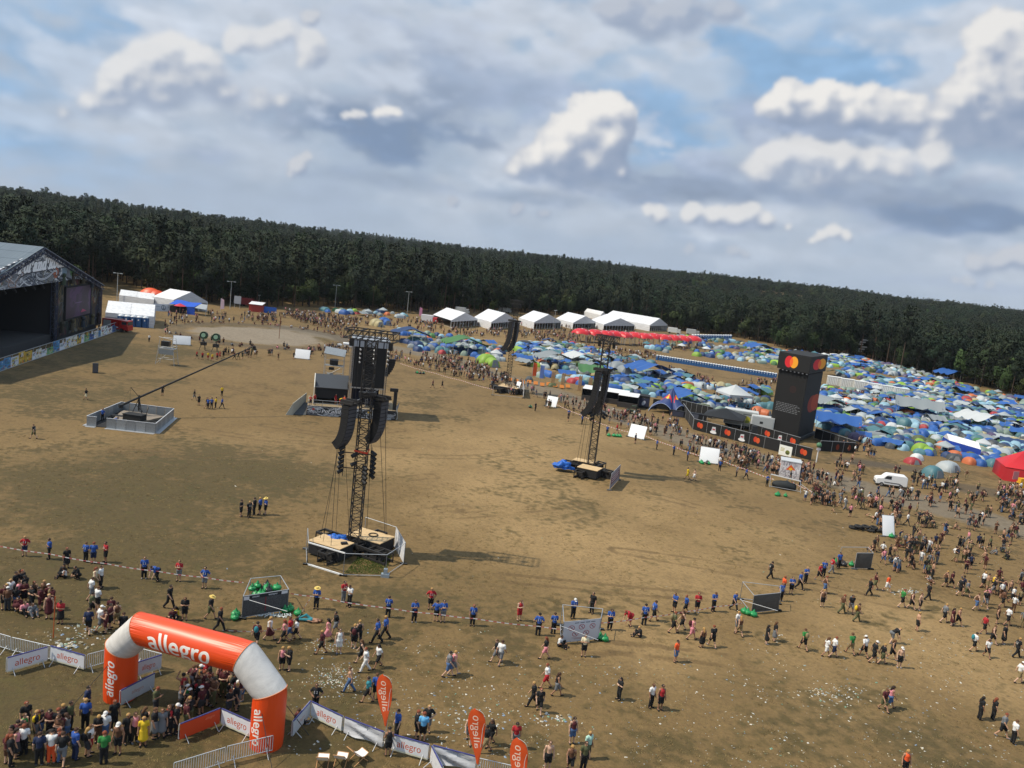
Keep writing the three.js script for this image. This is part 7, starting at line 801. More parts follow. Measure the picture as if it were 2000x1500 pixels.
function pose(k) { // joints in metres, facing +z
  const J = { hip: V(0, 0.95, 0), waist: V(0, 1.12, 0), chest: V(0, 1.33, 0), neck: V(0, 1.5, 0.0), head: V(0, 1.63, 0.03) };
  const L = (s) => ({ sh: V(s * 0.18, 1.42, 0), el: V(s * 0.26, 1.15, -0.03), wr: V(s * 0.28, 0.91, 0.06), hd: V(s * 0.28, 0.8, 0.09), hp: V(s * 0.09, 0.92, 0), kn: V(s * 0.11, 0.5, 0.03), an: V(s * 0.12, 0.09, -0.02), to: V(s * 0.15, 0.045, 0.16) });
  J.l = L(1); J.r = L(-1); const shift = (o, y, z = 0) => { for (const q of Object.values(o)) q.isVector3 ? (q.y += y, q.z += z) : shift(q, y, z); };
  const lean = (a, keys) => { const piv = J.hip.clone(), R = (p) => p.sub(piv).applyAxisAngle(V(1, 0, 0), a).add(piv); [J.waist, J.chest, J.neck, J.head].forEach(R); for (const s of [J.l, J.r]) ['sh', 'el', 'wr', 'hd'].forEach((k2) => R(s[k2])); };
  const set = (o, d) => Object.entries(d).forEach(([k2, v]) => o[k2].set(...v));
  if (k === 'hips') for (const [o, s] of [[J.l, 1], [J.r, -1]]) set(o, { el: [s * 0.4, 1.17, -0.08], wr: [s * 0.22, 1.0, 0.06], hd: [s * 0.14, 0.98, 0.12] });
  if (k === 'folded') { for (const [o, s] of [[J.l, 1], [J.r, -1]]) set(o, { el: [s * 0.27, 1.16, 0.06], wr: [s * 0.04, 1.2, 0.2], hd: [-s * 0.08, 1.22, 0.2] }); }
  if (k === 'phone') { for (const [o, s] of [[J.l, 1], [J.r, -1]]) set(o, { el: [s * 0.25, 1.14, 0.08], wr: [s * 0.1, 1.2, 0.28], hd: [s * 0.04, 1.25, 0.34] }); J.head.z += 0.05; J.head.y -= 0.02; }
  if (k === 'walk' || k === 'walk2') { const m = k === 'walk' ? 1 : -1, A = m > 0 ? J.l : J.r, B = m > 0 ? J.r : J.l, x = m; set(A, { kn: [0.1 * x, 0.52, 0.2], an: [0.1 * x, 0.1, 0.34], to: [0.12 * x, 0.06, 0.52], el: [0.26 * x, 1.15, -0.14], wr: [0.27 * x, 0.93, -0.16], hd: [0.27 * x, 0.83, -0.13] }); set(B, { kn: [-0.1 * x, 0.5, -0.08], an: [-0.1 * x, 0.14, -0.36], to: [-0.12 * x, 0.05, -0.22], el: [-0.27 * x, 1.16, 0.06], wr: [-0.25 * x, 0.96, 0.24], hd: [-0.24 * x, 0.88, 0.31] }); lean(0.06); }
  if (k === 'arms') { set(J.l, { el: [0.36, 1.5, 0.1], wr: [0.25, 1.74, 0.12], hd: [0.2, 1.85, 0.12] }); }
  if (k === 'bend') { lean(0.95); for (const [o, s] of [[J.l, 1], [J.r, -1]]) set(o, { el: [s * 0.24, 0.78, 0.5], wr: [s * 0.2, 0.55, 0.6], hd: [s * 0.18, 0.45, 0.62] }); J.hip.z -= 0.1; J.l.kn.z += 0.08; J.r.kn.z += 0.02; J.r.an.z -= 0.15; J.r.to.z -= 0.15; }
  if (k === 'sit') { shift(J, -0.83); for (const [o, s] of [[J.l, 1], [J.r, -1]]) set(o, { hp: [s * 0.1, 0.12, 0.02], kn: [s * 0.2, 0.46, 0.34], an: [s * 0.16, 0.08, 0.56], to: [s * 0.18, 0.045, 0.74], el: [s * 0.3, 0.36, 0.1], wr: [s * 0.2, 0.42, 0.33], hd: [s * 0.14, 0.42, 0.42] }); lean(0.16); }
  if (k === 'crouch') { shift(J, -0.62); for (const [o, s] of [[J.l, 1], [J.r, -1]]) set(o, { hp: [s * 0.1, 0.33, -0.06], kn: [s * 0.18, 0.52, 0.34], an: [s * 0.14, 0.1, 0.04], to: [s * 0.16, 0.045, 0.22], el: [s * 0.25, 0.58, 0.2], wr: [s * 0.12, 0.56, 0.42], hd: [s * 0.06, 0.55, 0.5] }); lean(0.35); }
  if (k === 'lie') { const T = (p) => { const y = p.y; p.y = 0.14 + p.z * 0.6; p.z = y - 0.9; if (p.y < 0.09) p.y = 0.09; }; const all = (o) => Object.values(o).forEach((q) => (q.isVector3 ? T(q) : all(q))); all(J); J.l.kn.y = 0.42; J.l.kn.z += 0.05; }
  return J;
}
const capsules = { // [joint a, joint b, radius a, radius b]
  body: (J) => [[J.hip, J.waist, 0.14, 0.125], [J.waist, J.chest, 0.125, 0.15], [J.chest, J.neck, 0.13, 0.06], [J.neck, J.head.clone().add(V(0, -0.05, 0)), 0.055, 0.06], [J.head.clone().lerp(J.neck, 0.35).add(V(0, 0, 0.03)), J.head.clone().sub(J.neck).setLength(0.055).add(J.head), 0.07, 0.1], ...[J.l, J.r].flatMap((s) => [[J.chest, s.sh, 0.11, 0.07], [s.sh, s.el, 0.062, 0.045], [s.el, s.wr, 0.045, 0.032], [s.wr, s.hd, 0.035, 0.038], [J.hip, s.hp, 0.13, 0.11], [s.hp, s.kn, 0.1, 0.062], [s.kn, s.an, 0.062, 0.042], [s.an, s.to, 0.045, 0.035]])],
  shirt: (J) => [[J.hip.clone().lerp(J.waist, 0.15), J.waist, 0.165, 0.155], [J.waist, J.chest, 0.15, 0.175], [J.chest, J.neck.clone().lerp(J.chest, 0.35), 0.165, 0.1], ...[J.l, J.r].flatMap((s) => [[J.chest, s.sh, 0.13, 0.092], [s.sh, s.sh.clone().lerp(s.el, 0.62), 0.09, 0.078]])],
  tank: (J) => [[J.hip.clone().lerp(J.waist, 0.15), J.waist, 0.165, 0.15], [J.waist, J.chest, 0.15, 0.17], [J.chest, J.neck.clone().lerp(J.chest, 0.6), 0.16, 0.12]],
  top: (J) => [[J.waist.clone().lerp(J.chest, 0.7), J.chest, 0.155, 0.168]],
  trousers: (J) => [[J.hip, J.hip.clone().lerp(J.waist, 0.35), 0.158, 0.14], ...[J.l, J.r].flatMap((s) => [[J.hip, s.hp, 0.145, 0.125], [s.hp, s.kn, 0.12, 0.086], [s.kn, s.kn.clone().lerp(s.an, 0.94), 0.086, 0.074]])],
  shorts: (J) => [[J.hip, J.hip.clone().lerp(J.waist, 0.35), 0.16, 0.142], ...[J.l, J.r].flatMap((s) => [[J.hip, s.hp, 0.15, 0.13], [s.hp, s.hp.clone().lerp(s.kn, 0.86), 0.125, 0.105]])],
  skirt: (J) => { const k = J.l.kn.clone().add(J.r.kn).multiplyScalar(0.5); return [[J.hip, J.hip.clone().lerp(J.waist, 0.35), 0.16, 0.14], [J.hip, k, 0.16, 0.21], ...[J.l, J.r].map((s) => [s.hp, s.kn, 0.13, 0.15])]; },
  shoes: (J) => [J.l, J.r].map((s) => [s.an.clone().add(V(0, -0.035, 0)), s.to, 0.058, 0.045]),
};
function mesher(caps, N, blend) {
  const lo = V(9, 9, 9), hi = V(-9, -9, -9), p = V(0, 0, 0); caps.forEach(([a, b, ra, rb]) => { for (const [q, r] of [[a, ra], [b, rb]]) { lo.min(p.copy(q).subScalar(r + 0.07)); hi.max(p.copy(q).addScalar(r + 0.07)); } });
  const mc = new MarchingCubes(N, M.black, false, false, 40000); mc.isolation = 0; const half = N / 2, size = hi.clone().sub(lo), C = caps.map(([a, b, ra, rb]) => { const d = b.clone().sub(a); return [a.x, a.y, a.z, d.x, d.y, d.z, d.lengthSq() || 1e-9, ra, rb]; });
  for (let k = 0; k < N; k++) for (let j = 0; j < N; j++) for (let i = 0; i < N; i++) { const x = lo.x + ((i / half) * 0.5) * size.x, y = lo.y + ((j / half) * 0.5) * size.y, z = lo.z + ((k / half) * 0.5) * size.z; let s = 0, m = 9; for (const c of C) { const ex = x - c[0], ey = y - c[1], ez = z - c[2], t = clamp((ex * c[3] + ey * c[4] + ez * c[5]) / c[6], 0, 1), ux = ex - t * c[3], uy = ey - t * c[4], uz = ez - t * c[5], d = Math.sqrt(ux * ux + uy * uy + uz * uz) - (c[7] + t * (c[8] - c[7])); if (d < m) m = d; s += Math.exp(-d / blend); } mc.field[i + j * N + k * N * N] = -(m > 0.15 ? m : -blend * Math.log(s)); }
  mc.update(); const n = mc.count, pos = new Float32Array(n * 3); for (let i = 0; i < n; i++) { pos[i * 3] = lo.x + (mc.positionArray[i * 3] + 1) * 0.5 * size.x; pos[i * 3 + 1] = lo.y + (mc.positionArray[i * 3 + 1] + 1) * 0.5 * size.y; pos[i * 3 + 2] = lo.z + (mc.positionArray[i * 3 + 2] + 1) * 0.5 * size.z; }
  let g = new THREE.BufferGeometry(); g.setAttribute('position', new THREE.BufferAttribute(pos, 3)); g = mergeVertices(g, 1e-4); g.computeVertexNormals(); return flat(g);
}
const tint = (g, r, gg, b) => { g = flat(g); const n = g.attributes.position.count, a = new Float32Array(n * 3); for (let i = 0; i < n; i++) { a[i * 3] = r; a[i * 3 + 1] = gg; a[i * 3 + 2] = b; } g.setAttribute('color', new THREE.BufferAttribute(a, 3)); return g; };
const POSES = {};
function poseParts(k) {
  if (POSES[k]) return POSES[k]; const J = pose(k), o = { J }; const up = J.head.clone().sub(J.neck).normalize(), fwd = V(1, 0, 0).cross(up).normalize(), H = J.head, F = (x, y, z) => H.clone().add(V(x, 0, 0)).addScaledVector(up, y).addScaledVector(fwd, z);
  const bits = [tint(mesher(capsules.body(J), 46, 0.016), 1, 1, 1), tint(beam(F(0, 0.025, 0.095), F(0, -0.02, 0.128), 0.008, 5, 0.018), 1, 0.95, 0.92), tint(new THREE.SphereGeometry(0.026, 6, 5).scale(0.5, 1, 0.7).translate(...F(0.098, 0, 0).toArray()), 1, 0.9, 0.88), tint(new THREE.SphereGeometry(0.026, 6, 5).scale(0.5, 1, 0.7).translate(...F(-0.098, 0, 0).toArray()), 1, 0.9, 0.88), tint(beam(F(-0.024, -0.05, 0.1), F(0.024, -0.05, 0.1), 0.007, 4), 0.8, 0.45, 0.45)];
  for (const s of [-1, 1]) bits.push(tint(new THREE.SphereGeometry(0.013, 6, 5).translate(...F(s * 0.035, 0.022, 0.092).toArray()), 0.15, 0.12, 0.12));
  for (const s of [J.l, J.r]) { const d = s.hd.clone().sub(s.wr).normalize(), w = d.clone().cross(fwd).lengthSq() > 0.05 ? d.clone().cross(fwd).normalize() : V(1, 0, 0); for (let i = 0; i < 4; i++) { const b = s.hd.clone().addScaledVector(w, (i - 1.5) * 0.02), m = b.clone().addScaledVector(d, 0.05).addScaledVector(fwd, 0.008), e = m.clone().addScaledVector(d, [0.028, 0.036, 0.032, 0.02][i]).addScaledVector(fwd, 0.022); bits.push(tint(beam(b, m, 0.0095, 5, 0.009), 1, 1, 1), tint(beam(m, e, 0.009, 5, 0.0075), 1, 1, 1)); } const tb = s.wr.clone().lerp(s.hd, 0.35).addScaledVector(w, 0.03); bits.push(tint(beam(tb, tb.clone().addScaledVector(d, 0.05).addScaledVector(w, 0.03), 0.011, 5, 0.009), 1, 1, 1)); }
  o.body = mergeGeometries(bits); for (const c of ['shirt', 'tank', 'top', 'trousers', 'shorts', 'skirt', 'shoes']) o[c] = mesher(capsules[c](J), c === 'shoes' ? 26 : 34, 0.02);
  const cap = (r, y, z, a) => { const g = new THREE.SphereGeometry(r, 14, 8, 0, 6.283, 0, a); g.applyQuaternion(new THREE.Quaternion().setFromUnitVectors(V(0, 1, 0), up.clone().addScaledVector(fwd, -0.5).normalize())); const c = F(0, y, z); return flat(g.translate(c.x, c.y, c.z)); };
  o.short = cap(0.122, 0.035, -0.012, 1.5); o.long = merge([cap(0.124, 0.035, -0.012, 1.6), mesher([[F(0, 0.02, -0.06), F(0, -0.22, -0.1), 0.1, 0.075]], 14, 0.02)]);
  o.hat = (() => { const g = merge([new THREE.CylinderGeometry(0.24, 0.24, 0.015, 18), new THREE.CylinderGeometry(0.1, 0.125, 0.12, 14).translate(0, 0.06, 0)]); g.applyQuaternion(new THREE.Quaternion().setFromUnitVectors(V(0, 1, 0), up)); const c = F(0, 0.085, 0); return g.translate(c.x, c.y, c.z); })(); o.cap = (() => { const g = merge([new THREE.SphereGeometry(0.13, 12, 6, 0, 6.283, 0, 1.5), new THREE.CylinderGeometry(0.1, 0.1, 0.012, 12).translate(0, 0.01, 0.12)]); g.applyQuaternion(new THREE.Quaternion().setFromUnitVectors(V(0, 1, 0), up)); const c = F(0, 0.06, 0); return g.translate(c.x, c.y, c.z); })();
  const ch = J.chest.clone(), sp = J.chest.clone().sub(J.waist).normalize(), bk = V(1, 0, 0).cross(sp).normalize(); const patch = (s) => { const c = ch.clone().addScaledVector(sp, -0.06).addScaledVector(bk, s * 0.168), q = (x, y, z) => c.clone().add(V(x, 0, 0)).addScaledVector(sp, y).addScaledVector(bk, s * z); const X = -s; return quadSheet(q(0.1 * X * -1, -0.08, -0.01), q(-0.1 * X * -1, -0.08, -0.01), q(-0.1 * X * -1, 0.1, 0), q(0.1 * X * -1, 0.1, 0), 3, 1, 0.012); };
  o.print = merge([patch(1), patch(-1)]); o.pack = (() => { const c = ch.clone().addScaledVector(bk, -0.24), g = new THREE.SphereGeometry(1, 12, 8).scale(0.16, 0.24, 0.13); g.applyQuaternion(new THREE.Quaternion().setFromUnitVectors(V(0, 1, 0), sp)); return flat(g.translate(c.x, c.y - 0.03, c.z)); })();
  return (POSES[k] = o);
}
const people = []; // every person: place, clothes, pose; the largest become things, the rest the far crowd
const landmarks = [['on the left tape line', 200, 1115], ['on the left tape line', 350, 1140], ['on the left tape line', 60, 1090], ['beyond the left tape', 135, 1128], ['in the left crowd', 60, 1195], ['behind the arch corner', 205, 1225], ['in the corner queue', 90, 1470], ['in the arch queue', 230, 1455], ['under the orange arch', 400, 1370], ['behind the orange arch', 400, 1205], ['near the green bags', 560, 1260], ['beyond the barrier banners', 700, 1370], ['by the first orange flag', 760, 1455], ['below the near tower', 720, 1200], ['on the middle tape line', 900, 1220], ['at the prohibition sheet', 1120, 1230], ['near the second orange flag', 930, 1450], ['on the littered ground', 1000, 1340], ['on the lowest litter', 1110, 1490], ['on the bare ground', 1250, 1370], ['left of the mesh pen', 1350, 1205], ['near the mesh pen', 1470, 1240], ['right of the mesh pen', 1570, 1140], ['on the open field', 490, 1008], ['by the camera crane', 400, 790], ['by the stage', 150, 770], ['before the dusty pit', 420, 700], ['on the rim of the dusty pit', 520, 660], ['on the control platform', 640, 790], ['beside the middle tower', 1350, 930], ['on the far tape line', 1150, 830], ['on the far tape line', 1330, 890], ['on the far tape line', 1450, 930], ['beyond the control tower', 860, 745], ['along the black fence', 1450, 890], ['by the blue star tent', 1280, 830], ['by the food stalls', 1130, 795], ['by the printed cube', 1610, 940], ['left of the van', 1650, 985], ['beyond the van', 1790, 940], ['right of the van', 1870, 980], ['by the tyre heap', 1720, 1060], ['right of the tyre heap', 1830, 1050], ['at the right edge', 1960, 1060], ['in the loose right crowd', 1850, 1170], ['near the lower right edge', 1950, 1220], ['in the right litter group', 1690, 1275], ['in the lower right corner', 1940, 1410], ['on the right litter', 1720, 1370], ['by the distant tower', 980, 760], ['before the beer marquees', 1050, 655], ['under the trees', 620, 625]];
const WORD = { stand: 'standing', hips: 'hands on hips', folded: 'arms folded', phone: 'hands raised', walk: 'walking', walk2: 'striding', arms: 'one arm raised', bend: 'bending', sit: 'sitting', crouch: 'crouching', lie: 'lying' };
function addPerson(p, o) { const [x, y] = toPix(p); people.push({ p, ...o, x, y, size: 1 / p.distanceTo(camera.position) }); }
const CODE = { r: 'red', b: 'blue', k: 'black', w: 'white', n: 'navy', m: 'maroon', y: 'yellow', o: 'orange', t: 'teal', c: 'light blue', p: 'pink', e: 'grey', l: 'olive', g: 'green', d: 'dark grey', a: 'cream', i: 'mint', u: 'brown', j: 'denim', h: 'khaki', v: 'purple', s: 'skin' };
const PC = { s: 'stand', h: 'hips', f: 'folded', p: 'phone', w: 'walk', v: 'walk2', a: 'arms', b: 'bend', d: 'sit', c: 'crouch', l: 'lie' };
// place in the photograph : shirt, garment (t tee, n tank, b bikini top), legs colour, legs cut (l long, s shorts, k skirt), pose, turn in tens of degrees, extras (P print, B pack, H straw hat, C cap, L long hair)
const roll = `48,1086 rtnsh2P 96,1092 btklf30P 130,1109 ktkks4 167,1098 btkls17P 182,1101 btnsf20 206,1098 rtksf32P 127,1128 wnkld30L 118,1126 ktklc10 153,1130 ktklc33 196,1148 wtkls9 185,1150 anhsw10L 178,1171 wtesw14 281,1130 btkls2P 307,1135 btklb33P 349,1135 rtesf0P 399,1149 bteshsP
330,1188 ktklw8 360,1211 ktksp1 410,1209 ktlsw9H 428,1232 ktklw9 336,1210 mtkld4 346,1206 ynkld30L 118,1218 rtkkp0 95,1208 mnmks2 78,1192 mtmsp30 62,1190 ktksf33 47,1180 mtksp4 20,1176 wtmks5 36,1192 mtmkc2 8,1190 mtkss4 30,1162 ktmls9 102,1190 mtmsp33 86,1178 unmks0
172,1238 ntksw20 178,1202 ltksw12 190,1192 wtksf15 195,1232 wtesw14C 206,1236 mnmsp30 216,1212 mtkls20 228,1222 unhsw22 240,1228 ktklc20 214,1228 mtksf10
617,1189 btklf0HP 670,1176 rtelf5P 682,1185 wtklp32 757,1206 btklf18P 808,1215 btklf2P 840,1190 rtksh1P 851,1214 btksh17 864,1215 btesf1P 922,1222 btkls0P 1013,1212 rnrsp3 1050,1241 btklh18P 1080,1238 btklf19P 1118,1208 btklp2CP 1155,1198 ktkls32 1190,1230 btklp0P 1230,1223 rtrsb30 1257,1221 btkls18P 1275,1213 btksw10P 1250,1244 ktkld27 1092,1262 wtkld6
500,1262 mtksw18B 525,1250 wnmkw9L 555,1256 pnksw28L 566,1250 rtjsw28 578,1250 wtksw28L 550,1308 pnkss2L 564,1310 ktksp30L 606,1214 ektll9 640,1252 pnpkw27L 655,1238 ktesw30 628,1277 mtksw28 661,1276 wnwss2 690,1266 ktkss18B 700,1258 knklw20 736,1256 btklw27 752,1248 btklw27 705,1294 knksw28L 713,1312 wtwlw29 738,1304 wtksw31L 682,1352 tjjlw27 718,1372 ttksw27 733,1366 btkss20 874,1322 etjsw10 884,1318 pnesw10 615,1388 ktklh0P 578,1412 mtkld10 757,1476 knksp20 774,1442 btkls30 824,1448 ctkss18 812,1442 ktkss10 834,1430 kteshs
968,1293 ktesw27 976,1298 wtesw15 1064,1287 ktpsw27L 1139,1282 atksf0 1066,1344 wtrsw27 1086,1359 knesw9L 1040,1380 ktklw27 1052,1392 ktksw0 1208,1367 ktklf30L 1270,1382 wtkls4 1288,1387 rnkss2 915,1450 kneswsL 958,1456 ktksw31L 948,1470 kthsw28 1005,1462 rteswsL 1068,1504 pskss1 1112,1508 unksw0L 1116,1452 mnjss2L 1138,1504 ltkls2 1146,1482 itkls4
1316,1196 btksp30 1338,1199 btksw27 1360,1196 rtksf0 1392,1194 btklp3P 1432,1192 btklw4P 1313,1236 ltksw9B 1331,1231 unksw27L 1349,1249 pnpsw9B 1370,1265 unkks20L 1390,1264 ktksw20 1318,1293 otjss5 1437,1234 wtess5 1443,1242 unhsw20L 1496,1258 ktkks9L 1511,1252 kteks9L 1568,1270 gtksw20B 1503,1130 ktklw10P 1528,1160 otksf10 1524,1174 btkls2P 1544,1160 btksf0P 1560,1151 btklw5P 1572,1139 btklf2P 1598,1134 rtksw4P 1607,1127 btkls0P 1623,1120 rtelw10P 1637,1110 btkls2 1609,1159 unjsw9 1605,1185 unkss0L 1643,1198 utllw9 1660,1197 kteswsB 1672,1214 utllw9B 1697,1163 ktklw27 1708,1152 mnlsw27 1731,1156 otwsw5 1760,1186 gtksw9 1778,1190 mnksw5 1795,1192 mskss4 1811,1172 ktklw9
470,1009 ktksf9 486,1011 ktkls5P 496,1006 ktklf27 507,1005 btksf27 518,1005 btksf30H 66,857 ktlsw27P 168,781 ktawv27 317,773 ktkss0 379,782 ktesw9 388,792 ktkss5 403,798 kthsw9 406,799 btkls0P 413,798 btkls18 421,797 ytkls27 433,798 btklw9P 433,774 ytkls5 384,701 rtksw9 395,703 rtkss5 406,703 ytrss2 414,706 ytrsw5 424,703 rtkss0 429,701 rtrsw9 436,698 ktkls5 291,668 wtkls0 222,834 btklb9 200,822 btkls0
845,758 mtksw27 863,758 ktksw9 1342,936 ytysw27 1355,939 rswsw27 1110,817 btkls0 1136,829 btkls5 1185,850 btkls0 1204,846 rtksw9 1240,866 ntkss5 1282,878 btkls9 1315,889 btklh5 1342,900 btkls9 1378,896 btkls5 1405,920 btkls0 1438,931 etkls27 1456,936 btklw5 1497,950 btklf2 1347,876 kskls5 1045,803 ktkls5 1109,823 ktkss9
606,793 rtksf0 614,790 rtkls5 655,790 rtrss5 664,792 ytrsb5 672,793 otksp0 649,780 rtkls5 658,780 rtkls9 668,782 rtkls0 758,812 rtkss5
303,1396 ltdlp9 20,1496 ktkls12 46,1474 wtkls20 50,1430 ktkls5 70,1446 ytlss9 76,1494 ntkls20 98,1444 mtksp0 100,1490 wtolp20 121,1494 ktesw20 136,1428 ltkls9 146,1484 btnls15 166,1424 btkls20 170,1394 ntksh10 175,1474 wtrsf10 205,1447 wtjssCB 202,1492 gtkls20 222,1424 ktkls5 230,1472 unkssC 248,1452 ktkls5 262,1450 pnkls5 279,1457 ytyks2 300,1442 kteks10 315,1440 eteks2 328,1436 ktkls3
1612,1282 wtwsw9L 1626,1284 wtnsw9 1660,1278 gthsw20 1686,1284 wtksw20C 1740,1256 ktesb9 1704,1294 ktksw9C 1721,1297 ktlsw9 1740,1288 knksw5L 1755,1304 uskssC 1724,1388 mtlsw2B 1736,1384 pnjsw9L 1912,1405 ktkls9L 1938,1405 ktkls9L 1955,1440 etksw5 1977,1452 wtkls9 1988,1334 wthsw9C 1765,1512 onkssL 1790,1232 wskss9 1905,1192 unjsw9 1922,1187 kteswsB 1956,1186 utksw9 1976,1178 wtksw5 1946,1218 unkss5L 1966,1222 wtksw9 1920,1238 rtksw9 1900,1272 wtksw9B 1926,1284 wtksw0L 1936,1258 unksw5 1958,1258 ktkks5 1984,1284 ktklw9P 1842,1216 etksw9 1858,1222 mtmks5L 1869,1222 psksw5 1845,1146 unksw9 1856,1148 mtksw5 1873,1163 ktksw9 1886,1166 etlsw5 1919,1148 wtksw9 1938,1154 ynksw9`;
for (const m of roll.matchAll(/(\d+),(\d+) (\w+)/g)) {
  const [, x, y, c] = m, ex = c.slice(5).match(/[PBHCL]/g) || [], tn = parseInt(c.slice(5)) || 0, legs = { l: 'trousers', s: 'shorts', k: 'skirt' }; const cut = c[1]; let shirt = CODE[c[0]], top = cut === 'n' ? 'tank' : cut === 't' ? 'shirt' : null; if (cut === 's' || c[0] === 's') { top = null; shirt = 'skin'; }
  addPerson(G(+x, +y, +x > 598 && +x < 690 && +y > 772 && +y < 798 ? 1.5 : 0), { shirt: shirt === 'skin' ? null : shirt, top, legc: CODE[c[2]] === 'skin' ? 'khaki' : CODE[c[2]] ?? 'black', legs: legs[c[3]] ?? 'shorts', pose: PC[c[4]] ?? 'stand', turn: rad(tn * 10), ex, sure: 1 });
}
function crowd(poly, n, seed, o = {}) {
  const R = rng(seed), xs = poly.map((p) => p[0]), ys = poly.map((p) => p[1]), W = poly.map(([x, y]) => G(x, y)), P = W.map((p) => [p.x, p.z]), wx = P.map((p) => p[0]), wz = P.map((p) => p[1]); let k = 0, guard = 0;
  const shirts = o.shirts || 'black,black,black,black,black,dark grey,maroon,maroon,dark grey,grey,white,white,brown,brown,navy,maroon,olive,pink,grey,skin,skin,skin,skin,khaki'.split(','), legs = 'black,black,black,dark grey,olive,khaki,denim,brown,grey'.split(',');
  while (k < n && guard++ < n * 40) { let x = lerp(Math.min(...wx), Math.max(...wx), R()), z = lerp(Math.min(...wz), Math.max(...wz), R()); if (!inPoly(x, z, P)) continue; if (!o.even && n2(x / (o.cell || 7), z / (o.cell || 7), seed * 1.7) < -0.05 && R() < 0.8) continue; const g = 1 + Math.floor(R() * R() * 4), dir = R() * 6.283;
    for (let i = 0; i < g && k < n; i++, k++) { const s = shirts[Math.floor(R() * shirts.length)], q = R(), sit = o.sit && R() < o.sit; addPerson(V(x + (R() - 0.5) * 1.3 * (i ? 1 : 0), 0, z + (R() - 0.5) * 1.3 * (i ? 1 : 0)), { shirt: s === 'skin' ? null : s, top: s === 'skin' ? null : q < 0.7 ? 'shirt' : 'tank', legc: legs[Math.floor(R() * legs.length)], legs: q < 0.3 ? 'trousers' : q < 0.92 ? 'shorts' : 'skirt', pose: sit ? (R() < 0.8 ? 'sit' : 'lie') : (o.poses || 'walk,walk2,walk,walk2,stand,stand,phone,folded,hips,arms'.split(','))[Math.floor(R() * (o.poses ? o.poses.length : 10))], turn: dir + (R() - 0.5), ex: [R() < 0.3 ? 'L' : '', R() < 0.16 ? 'B' : '', R() < 0.1 ? 'C' : '', R() < 0.04 ? 'H' : ''].filter(Boolean) }); } }
}
const dk = 'black,black,black,maroon,maroon,dark grey,brown,black,grey,green,pink,red'.split(',');
crowd([[345, 1362], [400, 1322], [462, 1322], [486, 1392], [430, 1402], [350, 1436], [318, 1432]], 46, 11, { shirts: dk, even: 1, poses: ['stand', 'phone', 'folded', 'stand', 'arms', 'hips'] }); crowd([[0, 1150], [70, 1160], [118, 1205], [60, 1212], [0, 1205]], 12, 12, { shirts: dk, even: 1, poses: ['stand', 'phone', 'folded', 'sit'] }); crowd([[6, 1450], [330, 1424], [330, 1446], [180, 1480], [10, 1510]], 20, 13, { shirts: dk, even: 1, poses: ['stand', 'phone', 'folded'] });
crowd([[1575, 915], [1680, 935], [1690, 1000], [1620, 985], [1575, 955]], 46, 14, { sit: 0.15 }); crowd([[1640, 975], [1790, 965], [1900, 1000], [2010, 1010], [2010, 1110], [1880, 1080], [1740, 1060], [1700, 1010]], 150, 15, { sit: 0.3 }); crowd([[1760, 940], [1880, 935], [2010, 965], [2010, 1010], [1860, 985]], 110, 16, { sit: 0.1 }); crowd([[1700, 1062], [1800, 1060], [1860, 1100], [1830, 1140], [1720, 1130]], 50, 17, { sit: 0.2 }); crowd([[1840, 1080], [2010, 1110], [2010, 1240], [1860, 1180]], 34, 18); crowd([[1560, 955], [1640, 975], [1690, 1012], [1640, 1015], [1570, 985]], 34, 19); crowd([[1600, 900], [1720, 905], [1760, 930], [1620, 920]], 16, 20, { sit: 0.3 });
crowd([[1330, 855], [1480, 895], [1590, 928], [1580, 950], [1470, 925], [1320, 880]], 130, 21, { cell: 5 }); crowd([[1230, 812], [1330, 820], [1350, 858], [1320, 870], [1220, 838]], 55, 22); crowd([[1060, 775], [1230, 812], [1220, 840], [1060, 795]], 70, 23); crowd([[880, 690], [1000, 742], [1070, 778], [1000, 775], [900, 735], [860, 705]], 150, 24, { cell: 4 }); crowd([[700, 668], [780, 690], [880, 700], [870, 722], [760, 705], [690, 685]], 46, 25);
crowd([[880, 646], [1240, 650], [1255, 662], [1120, 674], [1000, 664], [880, 655]], 520, 26, { even: 1 }); crowd([[880, 640], [1010, 640], [1240, 645], [1240, 640], [880, 632]], 220, 27, { even: 1 }); crowd([[555, 607], [700, 625], [700, 655], [650, 648], [560, 622]], 320, 28, { even: 1 }); crowd([[700, 618], [880, 630], [880, 655], [700, 640]], 140, 29); crowd([[1130, 676], [1290, 694], [1250, 712], [1150, 694]], 150, 30); crowd([[1280, 714], [1390, 744], [1405, 775], [1300, 735]], 80, 31, { cell: 4 }); crowd([[1380, 770], [1480, 790], [1500, 830], [1420, 800]], 40, 32); crowd([[1240, 655], [1380, 668], [1400, 690], [1240, 680]], 80, 33); crowd([[1600, 760], [1860, 800], [1860, 812], [1600, 775]], 90, 34, { even: 1 }); crowd([[1420, 745], [1520, 748], [1500, 760], [1420, 755]], 40, 35); crowd([[1650, 862], [1700, 872], [1700, 900], [1650, 890]], 22, 36); crowd([[330, 612], [560, 618], [560, 632], [330, 628]], 130, 37); crowd([[430, 690], [560, 690], [680, 680], [680, 694], [560, 704], [430, 704]], 60, 38, { even: 1 }); crowd([[760, 690], [900, 715], [1000, 750], [990, 762], [880, 735], [750, 706]], 110, 39); crowd([[1400, 895], [1590, 918], [1588, 934], [1400, 912]], 60, 40, { even: 1 }); crowd([[1020, 690], [1240, 705], [1260, 715], [1020, 700]], 60, 41);
